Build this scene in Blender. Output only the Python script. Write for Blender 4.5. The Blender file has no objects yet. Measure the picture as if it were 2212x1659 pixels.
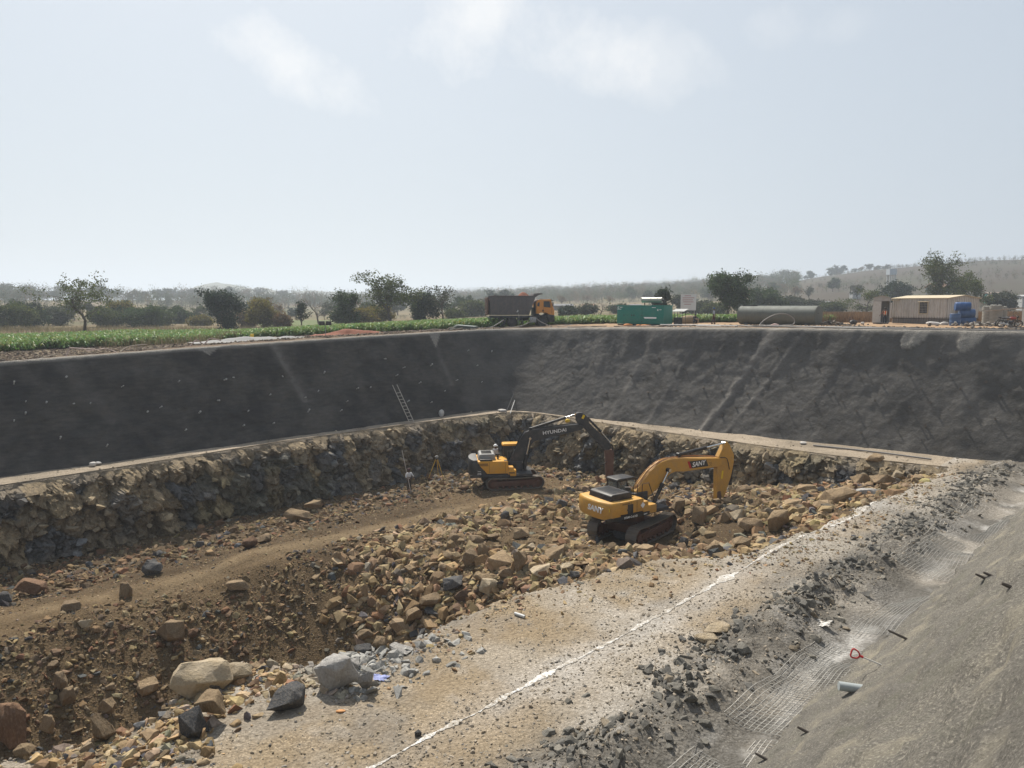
import bpy, bmesh, math, random
import numpy as np
from mathutils import Vector, Matrix
sc = bpy.context.scene
COL = sc.collection
R = math.radians
rng = np.random.default_rng(7)
random.seed(7)
# ---------------------------------------------------------------- camera
CAM_H = 1.75
PITCH = math.atan(171.5 / 1560)
cd = bpy.data.cameras.new('camera'); cam = bpy.data.objects.new('camera', cd); COL.objects.link(cam)
cd.sensor_fit = 'HORIZONTAL'; cd.angle = 2 * math.atan(1106 / 1560)
cd.clip_start = 0.1; cd.clip_end = 9000
cam.location = (0, 0, CAM_H); cam.rotation_euler = (math.pi / 2 - PITCH, 0, 0)
sc.camera = cam
# ---------------------------------------------------------------- light
SUN_EL, SUN_AZ = R(52), R(-21)          # azimuth from +Y, positive to the right
sd = Vector((math.sin(SUN_AZ) * math.cos(SUN_EL), math.cos(SUN_AZ) * math.cos(SUN_EL), math.sin(SUN_EL)))
ld = bpy.data.lights.new('sun', 'SUN'); ld.energy = 5.0; ld.angle = R(0.9); ld.color = (1.0, 0.94, 0.84)
sun = bpy.data.objects.new('sun', ld); COL.objects.link(sun)
sun.rotation_euler = sd.to_track_quat('Z', 'Y').to_euler()
sun.location = sd * 200
w = bpy.data.worlds.new('World'); sc.world = w; w.use_nodes = True
wn, wl = w.node_tree.nodes, w.node_tree.links
wn.clear()
def wnode(t, **kw):
    n = wn.new(t)
    for k, v in kw.items(): setattr(n, k, v)
    return n
wout = wnode('ShaderNodeOutputWorld'); bg = wnode('ShaderNodeBackground')
sky = wnode('ShaderNodeTexSky', sky_type='NISHITA', sun_disc=False, sun_elevation=SUN_EL,
            sun_rotation=SUN_AZ, air_density=1.0, dust_density=2.5, ozone_density=1.5, altitude=300)
bg.inputs['Strength'].default_value = 0.1
tc = wnode('ShaderNodeTexCoord')
def wmath(op, a, b=None, c=None, clamp=False):
    n = wnode('ShaderNodeMath', operation=op, use_clamp=clamp)
    for i, x in enumerate((a, b, c)):
        if x is None: continue
        if isinstance(x, (int, float)): n.inputs[i].default_value = x
        else: wl.new(x, n.inputs[i])
    return n.outputs[0]
def wmix(fac, a, b):
    n = wnode('ShaderNodeMix', data_type='RGBA')
    for i, x in ((0, fac), (6, a), (7, b)):
        if isinstance(x, tuple): n.inputs[i].default_value = (*x, 1)
        elif isinstance(x, (int, float)): n.inputs[i].default_value = x
        else: wl.new(x, n.inputs[i])
    return n.outputs[2]
sep = wnode('ShaderNodeSeparateXYZ'); wl.new(tc.outputs['Generated'], sep.inputs[0])
DX, DY, DZ = sep.outputs
# haze veil of the whole sky: paler towards the horizon and towards the sun
elev = wmath('ABSOLUTE', DZ)
veil_f = wmath('SUBTRACT', 0.95, wmath('MULTIPLY', elev, 0.50))
vd = wnode('ShaderNodeVectorMath', operation='DOT_PRODUCT'); wl.new(tc.outputs['Generated'], vd.inputs[0])
vd.inputs[1].default_value = sd
glow = wmath('POWER', wmath('MAXIMUM', vd.outputs['Value'], 0.0), 1.6)
VEIL_A, VEIL_B = (3.7, 4.25, 4.85), (4.8, 5.12, 5.28)
veil_c = wmix(glow, VEIL_A, VEIL_B)
base = wmix(veil_f, sky.outputs[0], veil_c)
# clouds: soft masses at a few directions, edges broken by noise
nz = wnode('ShaderNodeTexNoise'); nz.inputs['Scale'].default_value = 7.0; nz.inputs['Detail'].default_value = 9.0
nz.inputs['Roughness'].default_value = 0.62
wl.new(tc.outputs['Generated'], nz.inputs['Vector'])
def pdir(px, py):
    x = (px - 1106) / 1560; y = (829.5 - py) / 1560
    c, s = math.cos(PITCH), math.sin(PITCH)
    return Vector((x, c + y * s, -s + y * c))
def cloud(px, py, rx, ry, gain, tilt=0.0):
    d = pdir(px, py); az, el = math.atan2(d.x, d.y), math.atan2(d.z, math.hypot(d.x, d.y))
    a = wmath('ARCTAN2', DX, DY); e = wmath('ARCSINE', DZ)
    da = wmath('SUBTRACT', a, az); de = wmath('SUBTRACT', e, el)
    ca, sa = math.cos(tilt), math.sin(tilt)
    xa = wmath('ADD', wmath('MULTIPLY', da, ca), wmath('MULTIPLY', de, sa))
    ya = wmath('SUBTRACT', wmath('MULTIPLY', de, ca), wmath('MULTIPLY', da, sa))
    q = wmath('ADD', wmath('POWER', wmath('ABSOLUTE', wmath('DIVIDE', xa, rx)), 2.0),
              wmath('POWER', wmath('ABSOLUTE', wmath('DIVIDE', ya, ry)), 2.0))
    m = wmath('SUBTRACT', 1.0, q)
    m = wmath('ADD', m, wmath('MULTIPLY', wmath('SUBTRACT', nz.outputs['Fac'], 0.5), 5.0))
    return wmath('MULTIPLY', wmath('MULTIPLY', m, 0.8, clamp=True), gain)
cm = cloud(650, 150, 0.10, 0.045, 0.75, -0.35)
for a in ((1000, 70, 0.10, 0.06, 0.8, 0.0), (1210, 110, 0.16, 0.05, 0.7, -0.15), (1400, 130, 0.10, 0.05, 0.4, -0.2),
          (1670, 50, 0.05, 0.03, 0.3, 0.0), (1830, 45, 0.05, 0.025, 0.22, 0.0), (580, 105, 0.04, 0.035, 0.5, 0.3)):
    cm = wmath('MAXIMUM', cm, cloud(*a))
base = wmix(cm, base, (6.9, 6.9, 6.9))
wl.new(base, bg.inputs['Color']); wl.new(bg.outputs[0], wout.inputs['Surface'])
sc.view_settings.view_transform = 'Standard'; sc.view_settings.look = 'None'
sc.view_settings.gamma = 1; sc.view_settings.exposure = 0.42
sc.view_settings.use_curve_mapping = False
sc.cycles.max_bounces = 6; sc.cycles.diffuse_bounces = 2; sc.cycles.glossy_bounces = 2
sc.cycles.transmission_bounces = 4; sc.cycles.volume_bounces = 1; sc.cycles.transparent_max_bounces = 6
# ---------------------------------------------------------------- helpers: coordinates, noise
def P(px, py, z=None, Y=None):
    """point where the sight line through a picture point meets height z or distance Y (only used to measure places)"""
    d = pdir(px, py)
    t = (z - CAM_H) / d.z if z is not None else Y / d.y
    return Vector((0, 0, CAM_H)) + d * t
C45 = math.sqrt(0.5)
def uv2xy(u, v): return (u - v) * C45, (u + v) * C45
def xy2uv(x, y): return (x + y) * C45, (y - x) * C45
def _hash(ix, iy, iz, seed):
    M = np.uint64(0xffffffff)
    h = (ix.astype(np.int64).astype(np.uint64) * np.uint64(374761393) + iy.astype(np.int64).astype(np.uint64) * np.uint64(668265263)
         + iz.astype(np.int64).astype(np.uint64) * np.uint64(2246822519) + np.uint64(seed * 3266489917 % (1 << 32))) & M
    h = ((h ^ (h >> np.uint64(15))) * np.uint64(2246822519)) & M
    h = ((h ^ (h >> np.uint64(13))) * np.uint64(3266489917)) & M
    h = h ^ (h >> np.uint64(16))
    return h.astype(np.float64) / 4294967295.0
def vnoise(x, y, z=0.0, seed=0):
    x, y, z = np.broadcast_arrays(np.asarray(x, float), np.asarray(y, float), np.asarray(z, float))
    ix, iy, iz = np.floor(x), np.floor(y), np.floor(z)
    fx, fy, fz = x - ix, y - iy, z - iz
    fx, fy, fz = [t * t * t * (t * (t * 6 - 15) + 10) for t in (fx, fy, fz)]
    r = 0.0
    for a in (0, 1):
        for b in (0, 1):
            for c in (0, 1):
                r = r + _hash(ix + a, iy + b, iz + c, seed) * (fx if a else 1 - fx) * (fy if b else 1 - fy) * (fz if c else 1 - fz)
    return r * 2 - 1
def fbm(x, y, z=0.0, seed=0, octs=4, lac=2.03, gain=0.5):
    s, a, t = 0.0, 1.0, 0.0
    for o in range(octs):
        f = lac ** o
        s = s + a * vnoise(np.asarray(x) * f, np.asarray(y) * f, np.asarray(z) * f, seed + o * 17); t += a; a *= gain
    return s / t
def cells2(x, y, seed=0):
    """2-D Voronoi: random value, offset to the seed point, F2-F1"""
    ix, iy = np.floor(x), np.floor(y)
    b1 = np.full(x.shape, 9.0); b2 = b1.copy(); cid = np.zeros(x.shape); ox = cid.copy(); oy = cid.copy(); c2 = cid.copy(); c3 = cid.copy()
    for a in (-1, 0, 1):
        for b in (-1, 0, 1):
            jx = ix + a; jy = iy + b
            sx = jx + 0.1 + 0.8 * _hash(jx, jy, jx * 0, seed); sy = jy + 0.1 + 0.8 * _hash(jx, jy, jx * 0, seed + 1)
            d = np.hypot(x - sx, y - sy)
            m = d < b1
            b2 = np.where(m, b1, np.minimum(b2, d)); b1 = np.where(m, d, b1)
            cid = np.where(m, _hash(jx, jy, jx * 0, seed + 2), cid); c2 = np.where(m, _hash(jx, jy, jx * 0, seed + 3), c2); c3 = np.where(m, _hash(jx, jy, jx * 0, seed + 4), c3)
            ox = np.where(m, x - sx, ox); oy = np.where(m, y - sy, oy)
    return cid, c2, c3, ox, oy, b2 - b1
def sstep(a, b, x):
    t = np.clip((np.asarray(x, float) - a) / (b - a), 0, 1); return t * t * (3 - 2 * t)
# ---------------------------------------------------------------- helpers: meshes, objects
def tag(o, label=None, cat=None, group=None, kind=None):
    for k, v in (('label', label), ('category', cat), ('group', group), ('kind', kind)):
        if v: o[k] = v
    return o
def link(name, me, mat=None, parent=None):
    o = bpy.data.objects.new(name, me); COL.objects.link(o)
    if mat is not None:
        for m in (mat if isinstance(mat, (list, tuple)) else (mat,)): me.materials.append(m)
    if parent is not None: o.parent = parent
    return o
def empty(name, loc=(0, 0, 0), rz=0.0, label=None, cat=None, group=None):
    o = bpy.data.objects.new(name, None); COL.objects.link(o); o.location = loc; o.rotation_euler = (0, 0, rz)
    o.empty_display_size = 0.2
    return tag(o, label, cat, group)
def copy_tree(o, parent=None):
    c = o.copy(); COL.objects.link(c)
    if parent is not None:
        c.parent = parent; c.matrix_parent_inverse = o.matrix_parent_inverse.copy()
    for ch in [q for q in bpy.data.objects if q.parent == o]: copy_tree(ch, c)
    return c
def np_mesh(name, V, F, col=None, smooth=False, fmat=None, uvq=None):
    """V (n,3); F (m,k) with one k, or list of such arrays"""
    Fs = [np.asarray(f, np.int32) for f in (F if isinstance(F, list) else [F]) if len(f)]
    me = bpy.data.meshes.new(name)
    V = np.asarray(V, np.float32); me.vertices.add(len(V)); me.vertices.foreach_set('co', V.ravel())
    tot = sum(f.size for f in Fs); npoly = sum(len(f) for f in Fs)
    me.loops.add(tot); me.loops.foreach_set('vertex_index', np.concatenate([f.ravel() for f in Fs]))
    st, cnt, base_ = [], [], 0
    for f in Fs:
        st.append(base_ + np.arange(len(f)) * f.shape[1]); base_ += f.size
    me.polygons.add(npoly); me.polygons.foreach_set('loop_start', np.concatenate(st).astype(np.int32))
    me.polygons.foreach_set('use_smooth', np.full(npoly, smooth))
    if fmat is not None: me.polygons.foreach_set('material_index', np.asarray(fmat, np.int32))
    me.update(calc_edges=True)
    if col is not None:
        ca = me.color_attributes.new('Col', 'FLOAT_COLOR', 'POINT')
        c4 = np.ones((len(V), 4), np.float32); c4[:, :3] = col; ca.data.foreach_set('color', c4.ravel())
    me.validate()
    return me
def grid_faces(nr, nc, wrap=False):
    i = np.arange(nr - 1)[:, None]; j = np.arange(nc if wrap else nc - 1)[None, :]; j2 = (j + 1) % nc
    return np.stack([i * nc + j, i * nc + j2, (i + 1) * nc + j2, (i + 1) * nc + j], -1).reshape(-1, 4)
class MB:
    def __init__(s): s.v = []; s.f = []
    def add(s, vs, fs, M=None):
        b = len(s.v)
        s.v += [tuple(M @ Vector(p)) if M is not None else tuple(p) for p in vs]
        s.f += [tuple(b + i for i in f) for f in fs]; return s
    def box(s, c, sz, rot=None, M=None):
        hx, hy, hz = sz[0] / 2, sz[1] / 2, sz[2] / 2
        T = Matrix.Translation(c) @ (Matrix.Rotation(rot[1], 4, rot[0]) if rot else Matrix())
        if M is not None: T = M @ T
        return s.add([(x, y, z) for x in (-hx, hx) for y in (-hy, hy) for z in (-hz, hz)],
                     [(0, 1, 3, 2), (4, 6, 7, 5), (0, 4, 5, 1), (2, 3, 7, 6), (0, 2, 6, 4), (1, 5, 7, 3)], T)
    def prism(s, poly, a, b, M=None, inset=None):
        """polygon in (x,z) extruded along y from a to b"""
        n = len(poly)
        vs = [(x, a, z) for x, z in poly] + [(x, b, z) for x, z in poly]
        fs = [tuple(range(n - 1, -1, -1)), tuple(range(n, 2 * n))] + [(i, (i + 1) % n, n + (i + 1) % n, n + i) for i in range(n)]
        return s.add(vs, fs, M)
    def tube(s, pts, r, n=6, M=None, cap=True, closed=False):
        pts = [Vector(p) for p in pts]; m = len(pts); rs = r if isinstance(r, (list, tuple)) else [r] * m
        vs, fs = [], []
        up = None
        for i, p in enumerate(pts):
            if closed: t = pts[(i + 1) % m] - pts[i - 1]
            else: t = pts[min(i + 1, m - 1)] - pts[max(i - 1, 0)]
            t = t.normalized() if t.length > 1e-9 else Vector((0, 0, 1))
            if up is None: up = t.orthogonal().normalized()
            up = (up - t * up.dot(t)); up = up.normalized() if up.length > 1e-6 else t.orthogonal().normalized()
            si = t.cross(up)
            for k in range(n):
                a = 2 * math.pi * k / n; vs.append(tuple(p + (up * math.cos(a) + si * math.sin(a)) * rs[i]))
        for i in range(m if closed else m - 1):
            i2 = (i + 1) % m
            for k in range(n): fs.append((i * n + k, i * n + (k + 1) % n, i2 * n + (k + 1) % n, i2 * n + k))
        if cap and not closed: fs += [tuple(range(n - 1, -1, -1)), tuple((m - 1) * n + k for k in range(n))]
        return s.add(vs, fs, M)
    def cyl(s, p0, p1, r, n=16, M=None, r2=None): return s.tube([p0, p1], [r, r if r2 is None else r2], n, M)
    def ball(s, c, r, n=8, M=None):
        r = r if isinstance(r, (tuple, list)) else (r, r, r); vs, fs = [], []
        for i in range(n + 1):
            th = math.pi * i / n
            for k in range(2 * n):
                a = math.pi * k / n
                vs.append((c[0] + r[0] * math.sin(th) * math.cos(a), c[1] + r[1] * math.sin(th) * math.sin(a), c[2] + r[2] * math.cos(th)))
        for i in range(n):
            for k in range(2 * n): fs.append((i * 2 * n + k, (i + 1) * 2 * n + k, (i + 1) * 2 * n + (k + 1) % (2 * n), i * 2 * n + (k + 1) % (2 * n)))
        return s.add(vs, fs, M)
    def mesh(s, name, bevel=0.0, smooth=True, ang=38, seg=2):
        bm = bmesh.new(); vv = [bm.verts.new(p) for p in s.v]
        for f in s.f:
            try: bm.faces.new([vv[i] for i in f])
            except ValueError: pass
        bmesh.ops.remove_doubles(bm, verts=bm.verts, dist=1e-5)
        bmesh.ops.recalc_face_normals(bm, faces=bm.faces)
        if bevel:
            es = [e for e in bm.edges if len(e.link_faces) == 2 and e.calc_face_angle(0) > R(30)]
            bmesh.ops.bevel(bm, geom=es, offset=bevel, segments=seg, affect='EDGES', profile=0.6, clamp_overlap=True)
        me = bpy.data.meshes.new(name); bm.to_mesh(me); bm.free()
        if smooth:
            me.shade_smooth(); me.set_sharp_from_angle(angle=R(ang))
        return me
    def build(s, name, mat, parent=None, bevel=0.0, smooth=True, ang=38, seg=2):
        return link(name, s.mesh(name, bevel, smooth, ang, seg), mat, parent)
def text_mesh(body, size, depth=0.004, shear=0.0, bold=0.0, sx=1.0):
    c = bpy.data.curves.new('lettering', 'FONT'); c.body = body; c.size = size; c.extrude = depth; c.align_x = 'CENTER'; c.align_y = 'CENTER'
    c.shear = shear; c.offset = bold; c.resolution_u = 3
    o = bpy.data.objects.new('lettering', c); COL.objects.link(o)
    dg = bpy.context.evaluated_depsgraph_get(); me = bpy.data.meshes.new_from_object(o.evaluated_get(dg))
    bpy.data.objects.remove(o); bpy.data.curves.remove(c)
    if sx != 1.0:
        for v_ in me.vertices: v_.co.x *= sx
    return me
def lettering(body, size, M, mat, parent, **kw):
    """flat raised letters; M places the text's local XY plane (x right, y up)"""
    me = text_mesh(body, size, **kw); me.transform(M)
    me.name = 'lettering'
    return link('lettering', me, mat, parent)
# ---------------------------------------------------------------- helpers: materials
def srgb(r, g, b):
    f = lambda c: (c / 255 / 12.92) if c / 255 <= 0.04045 else ((c / 255 + 0.055) / 1.055) ** 2.4
    return (f(r), f(g), f(b))
class NG:
    def __init__(s, name):
        s.m = bpy.data.materials.new(name); s.m.use_nodes = True; s.t = s.m.node_tree; s.n = s.t.nodes; s.l = s.t.links
        s.bsdf = s.n['Principled BSDF']; s.bsdf.inputs['Specular IOR Level'].default_value = 0.3
        s.co = None
    def node(s, t, **kw):
        n = s.n.new(t)
        for k, v in kw.items(): setattr(n, k, v)
        return n
    def put(s, sock, x):
        if isinstance(x, (int, float)): sock.default_value = x
        elif isinstance(x, tuple): sock.default_value = (*x, 1) if len(x) == 3 and sock.type == 'RGBA' else x
        else: s.l.new(x, sock)
    def coord(s, scale=None, kind='Object'):
        if kind == 'Position': o = s.node('ShaderNodeNewGeometry').outputs['Position']
        else: o = s.node('ShaderNodeTexCoord').outputs[kind]
        if scale is not None:
            mp = s.node('ShaderNodeMapping'); s.l.new(o, mp.inputs['Vector'])
            mp.inputs['Scale'].default_value = scale if isinstance(scale, tuple) else (scale,) * 3
            o = mp.outputs[0]
        return o
    def noise(s, scale=1.0, detail=4, rough=0.55, kind='Object', vscale=None, dist=0.0):
        n = s.node('ShaderNodeTexNoise'); n.inputs['Scale'].default_value = scale; n.inputs['Detail'].default_value = detail
        n.inputs['Roughness'].default_value = rough; n.inputs['Distortion'].default_value = dist
        s.l.new(s.coord(vscale, kind), n.inputs['Vector']); return n.outputs['Fac']
    def voro(s, scale=1.0, kind='Object', feature='F1', vscale=None, out='Distance', rnd=1.0):
        n = s.node('ShaderNodeTexVoronoi', feature=feature); n.inputs['Scale'].default_value = scale; n.inputs['Randomness'].default_value = rnd
        s.l.new(s.coord(vscale, kind), n.inputs['Vector']); return n.outputs[out]
    def math(s, op, a, b=0.0, clamp=False):
        n = s.node('ShaderNodeMath', operation=op, use_clamp=clamp); s.put(n.inputs[0], a); s.put(n.inputs[1], b); return n.outputs[0]
    def ramp(s, x, a, b):
        n = s.node('ShaderNodeMapRange'); s.put(n.inputs[0], x); n.inputs[1].default_value = a; n.inputs[2].default_value = b
        return n.outputs[0]
    def mix(s, f, a, b, mode='MIX'):
        n = s.node('ShaderNodeMix', data_type='RGBA', blend_type=mode); s.put(n.inputs[0], f); s.put(n.inputs[6], a); s.put(n.inputs[7], b)
        return n.outputs[2]
    def attr(s, name='Col'): return s.node('ShaderNodeAttribute', attribute_name=name).outputs['Color']
    def bump(s, h, strength=0.5, dist=0.05):
        n = s.node('ShaderNodeBump'); n.inputs['Strength'].default_value = strength; n.inputs['Distance'].default_value = dist
        s.put(n.inputs['Height'], h)
        prev = s.bsdf.inputs['Normal']
        if prev.is_linked: s.l.new(prev.links[0].from_socket, n.inputs['Normal'])
        s.l.new(n.outputs[0], s.bsdf.inputs['Normal'])
    def done(s, color=None, rough=0.9, metal=0.0, spec=None):
        if color is not None: s.put(s.bsdf.inputs['Base Color'], color)
        s.put(s.bsdf.inputs['Roughness'], rough); s.bsdf.inputs['Metallic'].default_value = metal
        if spec is not None: s.bsdf.inputs['Specular IOR Level'].default_value = spec
        return s.m
def mul(c, k): return tuple(min(1.0, x * k) for x in c)
_mats = {}
def paint(name, c, rough=0.45, dust=0.35, dustc=(0.30, 0.24, 0.17), sc_=2.5, metal=0.0):
    """worn painted metal: tone changes, dust in patches and scuffs"""
    if name in _mats: return _mats[name]
    g = NG(name); n1 = g.noise(sc_, 6, 0.65); n2 = g.noise(sc_ * 9, 4, 0.7)
    col = g.mix(g.ramp(n2, 0.35, 0.7), mul(c, 0.86), mul(c, 1.08))
    f = g.math('MULTIPLY', g.ramp(n1, 0.42, 0.75), dust)
    col = g.mix(f, col, dustc)
    g.bump(n2, 0.12, 0.01)
    _mats[name] = g.done(col, g.math('ADD', g.math('MULTIPLY', f, 0.6), rough), metal); return _mats[name]
def plain(name, c, rough=0.8, var=0.2, sc_=4.0, metal=0.0, bumpy=0.15):
    if name in _mats: return _mats[name]
    g = NG(name); n1 = g.noise(sc_, 5, 0.6)
    col = g.mix(n1, mul(c, 1 - var), mul(c, 1 + var)); g.bump(n1, bumpy, 0.02)
    _mats[name] = g.done(col, rough, metal); return _mats[name]
# ================================================================ LAND
def lip_near(u): return np.interp(u, [-20, 2.5, 4.4, 5.7, 6.3, 7.1, 8.1, 9.2, 10.6, 11.8, 14.5, 16, 17.8, 19.8, 22.3, 23.9, 24.8, 26.6, 30, 34, 37.4, 46, 48.3], [17.9, 17.7, 16.9, 17.2, 18.3, 18.7, 18.4, 17.1, 17.0, 16.3, 16.4, 16.6, 16.2, 15.5, 15.0, 14.0, 13.2, 12.7, 12.3, 12.1, 11.8, 11.2, 11.0])
def foot_right(v): return 46.2 + (47.9 - v) * 0.151
def lip_right(v): return np.interp(v, [11, 17.5, 24, 31.4, 43, 48], [48.3, 46.8, 46.6, 46.4, 46.6, 46.2]) - 0.2
def lip_left(u): return np.interp(u, [-20, 7, 14, 24, 36, 47], [45.9, 45.9, 46.2, 46.9, 46.6, 45.4])
BZ = -7.9
RIDGE_D = [640, 660, 860, 820, 800]
# plane-like land outside the pit
def land(x, y):
    x = np.asarray(x, float); y = np.asarray(y, float)
    xc = np.clip(x, -35, 34); yc = np.clip(y, -20, 108)
    z = -0.00917 * yc + 0.0282 * xc - 0.000506 * xc * xc
    D = np.hypot(x, y); az = np.arctan2(x, np.maximum(y, 1e-6)); front = y > 0
    px = 1106 + 1560 * np.tan(np.clip(az, -1.2, 1.2))
    cy = np.interp(px, [-800, 0, 350, 700, 1000, 1300, 1560, 1680, 1760, 1860, 1960, 2110, 2300, 2900],
                   [646, 647, 650, 656, 652, 640, 630, 618, 607, 596, 591, 585, 584, 592])
    Dc = np.interp(px, [-800, 300, 1000, 1700, 2300], RIDGE_D)
    D0 = np.interp(px, [-800, 300, 1000, 1600, 2300], [190, 200, 240, 170, 150])
    crest = CAM_H + (658 - cy) / 1560 * Dc
    t = sstep(0, 1, (D - D0) / (Dc - D0)) ** 1.15
    bumps = fbm(x / 80, y / 80, 0, 31, 3) * 1.8 * sstep(160, 400, D)
    h = z + (crest - z) * t + bumps
    fall = sstep(1.0, 3.0, D / Dc); h = h * (1 - fall) + (-12) * fall
    return np.where(front & (D > 120), h, z)
def land1(x, y): return float(land(np.array([x]), np.array([y]))[0])
# ---- interior: control heights, thin-plate spline
_cp = []
for u in (-16, -8, 0, 8, 16):
    _cp += [(u, 44.5, -12.1), (u, 41, -12.2), (u, 38.3, -11.9), (u, 36.2, -11.35), (u, 33.6, -11.15), (u, 32.2, -12.0), (u, 30.2, -13.6), (u, 28.2, -15.0), (u, 25.5, -15.9), (u, 20, -16), (u, 16.5, -15.5)]
_cp += [(24, 44.5, -12.1), (24, 41, -12.1), (24, 37.5, -11.6), (24, 35, -11.3), (32, 43.5, -12.0), (32, 40, -11.9), (31, 36, -11.55), (36, 36, -11.6), (40, 36, -11.65), (38, 44, -11.9),
        (44, 42, -12), (45, 36, -11.9), (45, 29, -11.4), (45.5, 22, -10.5), (46, 17, -9.5), (46.8, 13, -8.5),
        (21, 32.5, -11.2), (21, 28.5, -11.9), (20, 24, -13.6), (19.5, 19, -13.6), (20, 16.5, -12.3),
        (24, 31, -11.1), (24, 28, -10.9), (24, 24, -10.9), (24, 19.5, -10.4), (24, 15.5, -9.4),
        (28, 32, -11.3), (28, 28, -10.8), (28, 24, -10.8), (28, 21, -10.4), (28, 17, -9.8), (28, 14, -8.6),
        (32, 30, -11.2), (32, 26, -11.1), (32, 22, -10.7), (32, 18, -10.3), (32, 14.5, -9.1),
        (37, 30, -11.4), (37, 25, -10.8), (37, 20, -9.8), (37, 16, -9.0), (37, 13, -8.3), (42, 30, -11.5), (42, 25, -11), (42, 20, -10), (42, 15, -8.9), (42, 12.5, -8.2)]
_cp = np.array(_cp, float)
def _tps(r2): return np.where(r2 > 1e-9, 0.5 * r2 * np.log(r2 + 1e-12), 0.0)
_A = _tps(((_cp[:, None, :2] - _cp[None, :, :2]) ** 2).sum(-1)) + np.eye(len(_cp)) * 0.5
_Pm = np.c_[np.ones(len(_cp)), _cp[:, :2]]
_S = np.linalg.solve(np.block([[_A, _Pm], [_Pm.T, np.zeros((3, 3))]]), np.r_[_cp[:, 2], 0, 0, 0])
def floor_base(u, v):
    u = np.asarray(u, float); v = np.asarray(v, float); sh = u.shape
    q = np.stack([u.ravel(), v.ravel()], -1); out = np.empty(len(q))
    for i in range(0, len(q), 20000):
        c = q[i:i + 20000]
        out[i:i + 20000] = _tps(((c[:, None] - _cp[None, :, :2]) ** 2).sum(-1)) @ _S[:len(_cp)] + np.c_[np.ones(len(c)), c] @ _S[len(_cp):]
    return out.reshape(sh)
def pit(u, v):
    """height of benches and rock floor inside the sprayed walls"""
    u = np.asarray(u, float); v = np.asarray(v, float)
    F = np.maximum(floor_base(u, v), -16.5)
    F = F + 0.22 * fbm(u / 3.2, v / 3.2, 0, 3, 4) + 0.05 * fbm(u / .5, v / .5, 0, 5, 3)
    # levelled stands of the two excavators
    for pu_, pv_, ph_, pr_ in ((32.7, 23.1, -11.14, 3.9), (37.2, 37.2, -11.62, 3.2)):
        k_ = 1 - sstep(.62, 1.15, np.hypot(u - pu_, v - pv_) / pr_); F = F * (1 - k_) + (ph_ + .03 * fbm(u / .5, v / .5, 0, 6, 2)) * k_
    # wheel ruts on the packed track
    F = F - 0.07 * (np.exp(-((v - 34.2) / .3) ** 2) + np.exp(-((v - 36.3) / .3) ** 2)) * (u < 34)
    wob = 0.45 * fbm(u / 3.5, v / 3.5, 0, 11, 4) + .22 * fbm(u / .7, v / .7, 0, 12, 3)
    bench = BZ + 0.05 * fbm(u / 2.5, v / 2.5, 0, 21, 3) + 0.02 * fbm(u / .45, v / .45, 0, 22, 3)
    # debris and overspray heaped along the foot of the near slope
    nv = v - 6.8
    bench = bench + np.clip(0.30 + 0.62 * fbm(u / 1.6, v / 1.6, 0, 41, 4), 0, .75) * (1 - .45 * sstep(30, 46, u)) * np.exp(-((nv - 2.15) / 0.85) ** 2) \
        + 0.20 * np.abs(fbm(u / .4, v / .4, 0, 44, 3)) * np.exp(-((nv - 2.1) / 1.1) ** 2) - 0.12 * np.exp(-((nv - .5) / .5) ** 2)
    dn = v - lip_near(u) + wob
    near = BZ - np.maximum(dn, 0) * 1.15 - 0.25 * sstep(0, 0.8, dn)
    inner = np.minimum(bench, np.maximum(F, near))
    inside = (v < lip_left(u)) & (u < lip_right(v))
    return np.where(inside & (dn > -0.3), inner, bench)
def pit1(u, v): return float(pit(np.array([u]), np.array([v]))[0])
def pitxy(x, y):
    u, v = xy2uv(x, y); return pit1(u, v)
# ---- rim and foot loops (rounded quads)
def rquad(c, rad, counts, na=14):
    c = [Vector(p) for p in c]; out = []; n = 4
    for i in range(n):
        p, a, b = c[i], c[i - 1], c[(i + 1) % n]
        r_ = rad[i]; da = (a - p).normalized(); db = (b - p).normalized()
        s0, s1 = p + da * r_, p + db * r_
        for k in range(na):
            t = k / (na - 1); out.append(s0 * (1 - t) ** 2 + p * 2 * t * (1 - t) + s1 * t * t)
        q = c[(i + 1) % n]; rn = rad[(i + 1) % n]; e1 = q - db * rn
        for k in range(1, counts[i]): out.append(s1.lerp(e1, k / counts[i]))
    return np.array([(p.x, p.y) for p in out])
NC = (430, 270, 430, 120)
foot = rquad([(-16, 6.45), (52.4, 6.35), (46.2, 47.9), (-16, 48.6)], (3, 2.2, 3.6, 3), NC)
rim = rquad([(-21, 0.32), (57.2, 0.15), (50.5, 52.1), (-21, 52.7)], (3, 2.5, 5.5, 3), NC)
# ragged rim so that the edge never runs dead straight
_k = np.arange(len(rim)); _wb = 0.30 * fbm(_k / 22.0, 0 * _k, 0, 61, 4) + .12 * fbm(_k / 5.0, 0 * _k, 0, 62, 3)
_far = sstep(8, 20, rim[:, 1]); rim = rim + (_wb * _far)[:, None] * np.array([0.4, 1.0])
rx, ry = uv2xy(rim[:, 0], rim[:, 1]); fx, fy = uv2xy(foot[:, 0], foot[:, 1])
rz = land(rx, ry)
L = len(rim)
side_rng = {}
_b = [7]; 
for c_ in NC: _b.append(_b[-1] + c_ - 1 + 14)
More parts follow.
